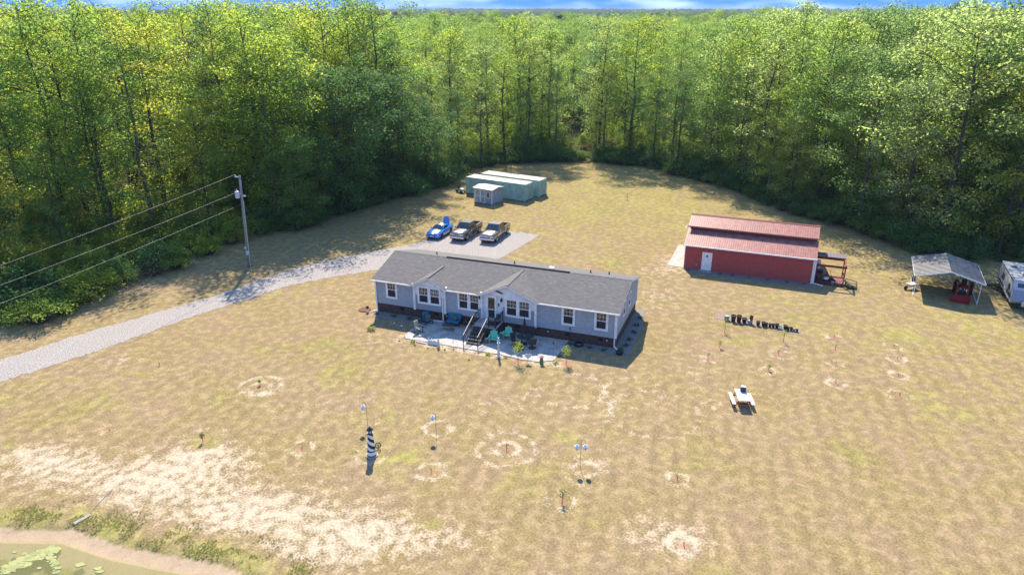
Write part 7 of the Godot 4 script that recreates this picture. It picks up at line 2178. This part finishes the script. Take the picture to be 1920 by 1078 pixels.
# ------------------------------------------------------------------ dry grass
func dry_grass():
	var r := RandomNumberGenerator.new()
	r.seed = 555
	var v := PackedVector3Array()
	var idx := PackedInt32Array()
	for k in 7:
		var a := r.randf() * TAU
		var d := Vector3(cos(a), 0, sin(a))
		var p := d * r.randf_range(0.0, 0.07)
		var side := Vector3(-d.z, 0, d.x) * 0.018
		var i := v.size()
		v.append(p - side); v.append(p + side); v.append(p + d * r.randf_range(0.05, 0.12) + Vector3(0, r.randf_range(0.05, 0.11), 0))
		idx.append_array([i, i + 1, i + 2])
	var arr := []
	arr.resize(Mesh.ARRAY_MAX)
	arr[Mesh.ARRAY_VERTEX] = v
	arr[Mesh.ARRAY_INDEX] = idx
	var tuft := ArrayMesh.new()
	tuft.add_surface_from_arrays(Mesh.PRIMITIVE_TRIANGLES, arr)
	var bare := FastNoiseLite.new(); bare.seed = 35; bare.frequency = 0.35; bare.fractal_octaves = 3
	var spots := []
	var cols := []
	var inv := house_xf.affine_inverse()
	var tries := 0
	while spots.size() < 2200 and tries < 60000:
		tries += 1
		var zz := -27.0 - 9.0 * r.randf()
		var x := -10.1 - 20.0 * r.randf()
		var n := bare.get_noise_2d(x, zz)
		var fringe := x < -6.0 and zz > -36.0
		if (fringe and n < -0.02 + 0.2 * r.randf()) or (n < -0.05 and r.randf() < 0.8) or not fringe: continue
		if absf(x) > 49.5 or zz < -64.0 - 5.0 * r.randf(): continue
		var p := Vector3(x, 0, zz)
		var l := inv * p
		if l.x > -1.5 and l.x < 25.2 and l.z > -10.0 and l.z < 5.7: continue
		if x < -10.0:
			var sd := shore_distance(Vector2(x, zz)) if zz > -36.0 else 9.0
			if sd < 1.0 or sd > 2.2 + 1.2 * r.randf(): continue
			if zz < -46.0 and x < -14.0 and zz < -58.0 + (x + 37.0) * -0.55 + 2.0 and zz < -49.0: continue
		var s := r.randf_range(0.5, 0.9)
		var c := Color(0.34, 0.25, 0.14).lerp(Color(0.25, 0.18, 0.10), r.randf())
		if r.randf() < 0.16 + maxf(0.0, x - 10.0) * 0.006: c = Color(0.29, 0.27, 0.09)
		if x < -6.0 and zz > -36.0 and shore_distance(Vector2(x, zz)) < 3.0: c = Color(0.34, 0.38, 0.10).lerp(Color(0.36, 0.30, 0.14), r.randf() * 0.6); s *= 0.9
		spots.append(Transform3D(Basis(Vector3.UP, r.randf() * TAU).scaled(Vector3(s, s * r.randf_range(0.6, 1.2), s)), p))
		cols.append(c)
	var mm := MultiMesh.new()
	mm.transform_format = MultiMesh.TRANSFORM_3D
	mm.use_colors = true
	mm.mesh = tuft
	mm.instance_count = spots.size()
	for i in spots.size():
		mm.set_instance_transform(i, spots[i])
		mm.set_instance_color(i, cols[i])
	var o := MultiMeshInstance3D.new()
	o.multimesh = mm
	o.name = numbered("bank_grass")
	var gm := mat("dry_blade", 1, 1, 1, 0.9)
	gm.vertex_color_use_as_albedo = true
	gm.backlight_enabled = true
	gm.backlight = Color(1, 1, 1)
	o.material_override = gm
	add_child(o)
	tag(o, "short green and brown grass tufts along the pond bank", "grass", "", "stuff")

# ------------------------------------------------------------------ build
func _ready():
	house_xf = Transform3D(Basis(Vector3.UP, deg_to_rad(-20.344)), Vector3(-12.959, 0, -62.734))
	set_view()
	make_materials()
	make_foliage()
	var fl := leaf_mat("far_leaf", 1, 1, 1, 1.6)
	make_ground()
	print("ground ", Time.get_ticks_msec())
	make_woods()
	print("woods ", Time.get_ticks_msec())
	make_house()
	make_patio()
	make_barn()
	storage_yard()
	carport_and_trailer()
	park_vehicles()
	utility_pole()
	furnish()
	lawn_things()
	dry_grass()
	print("done ", Time.get_ticks_msec())
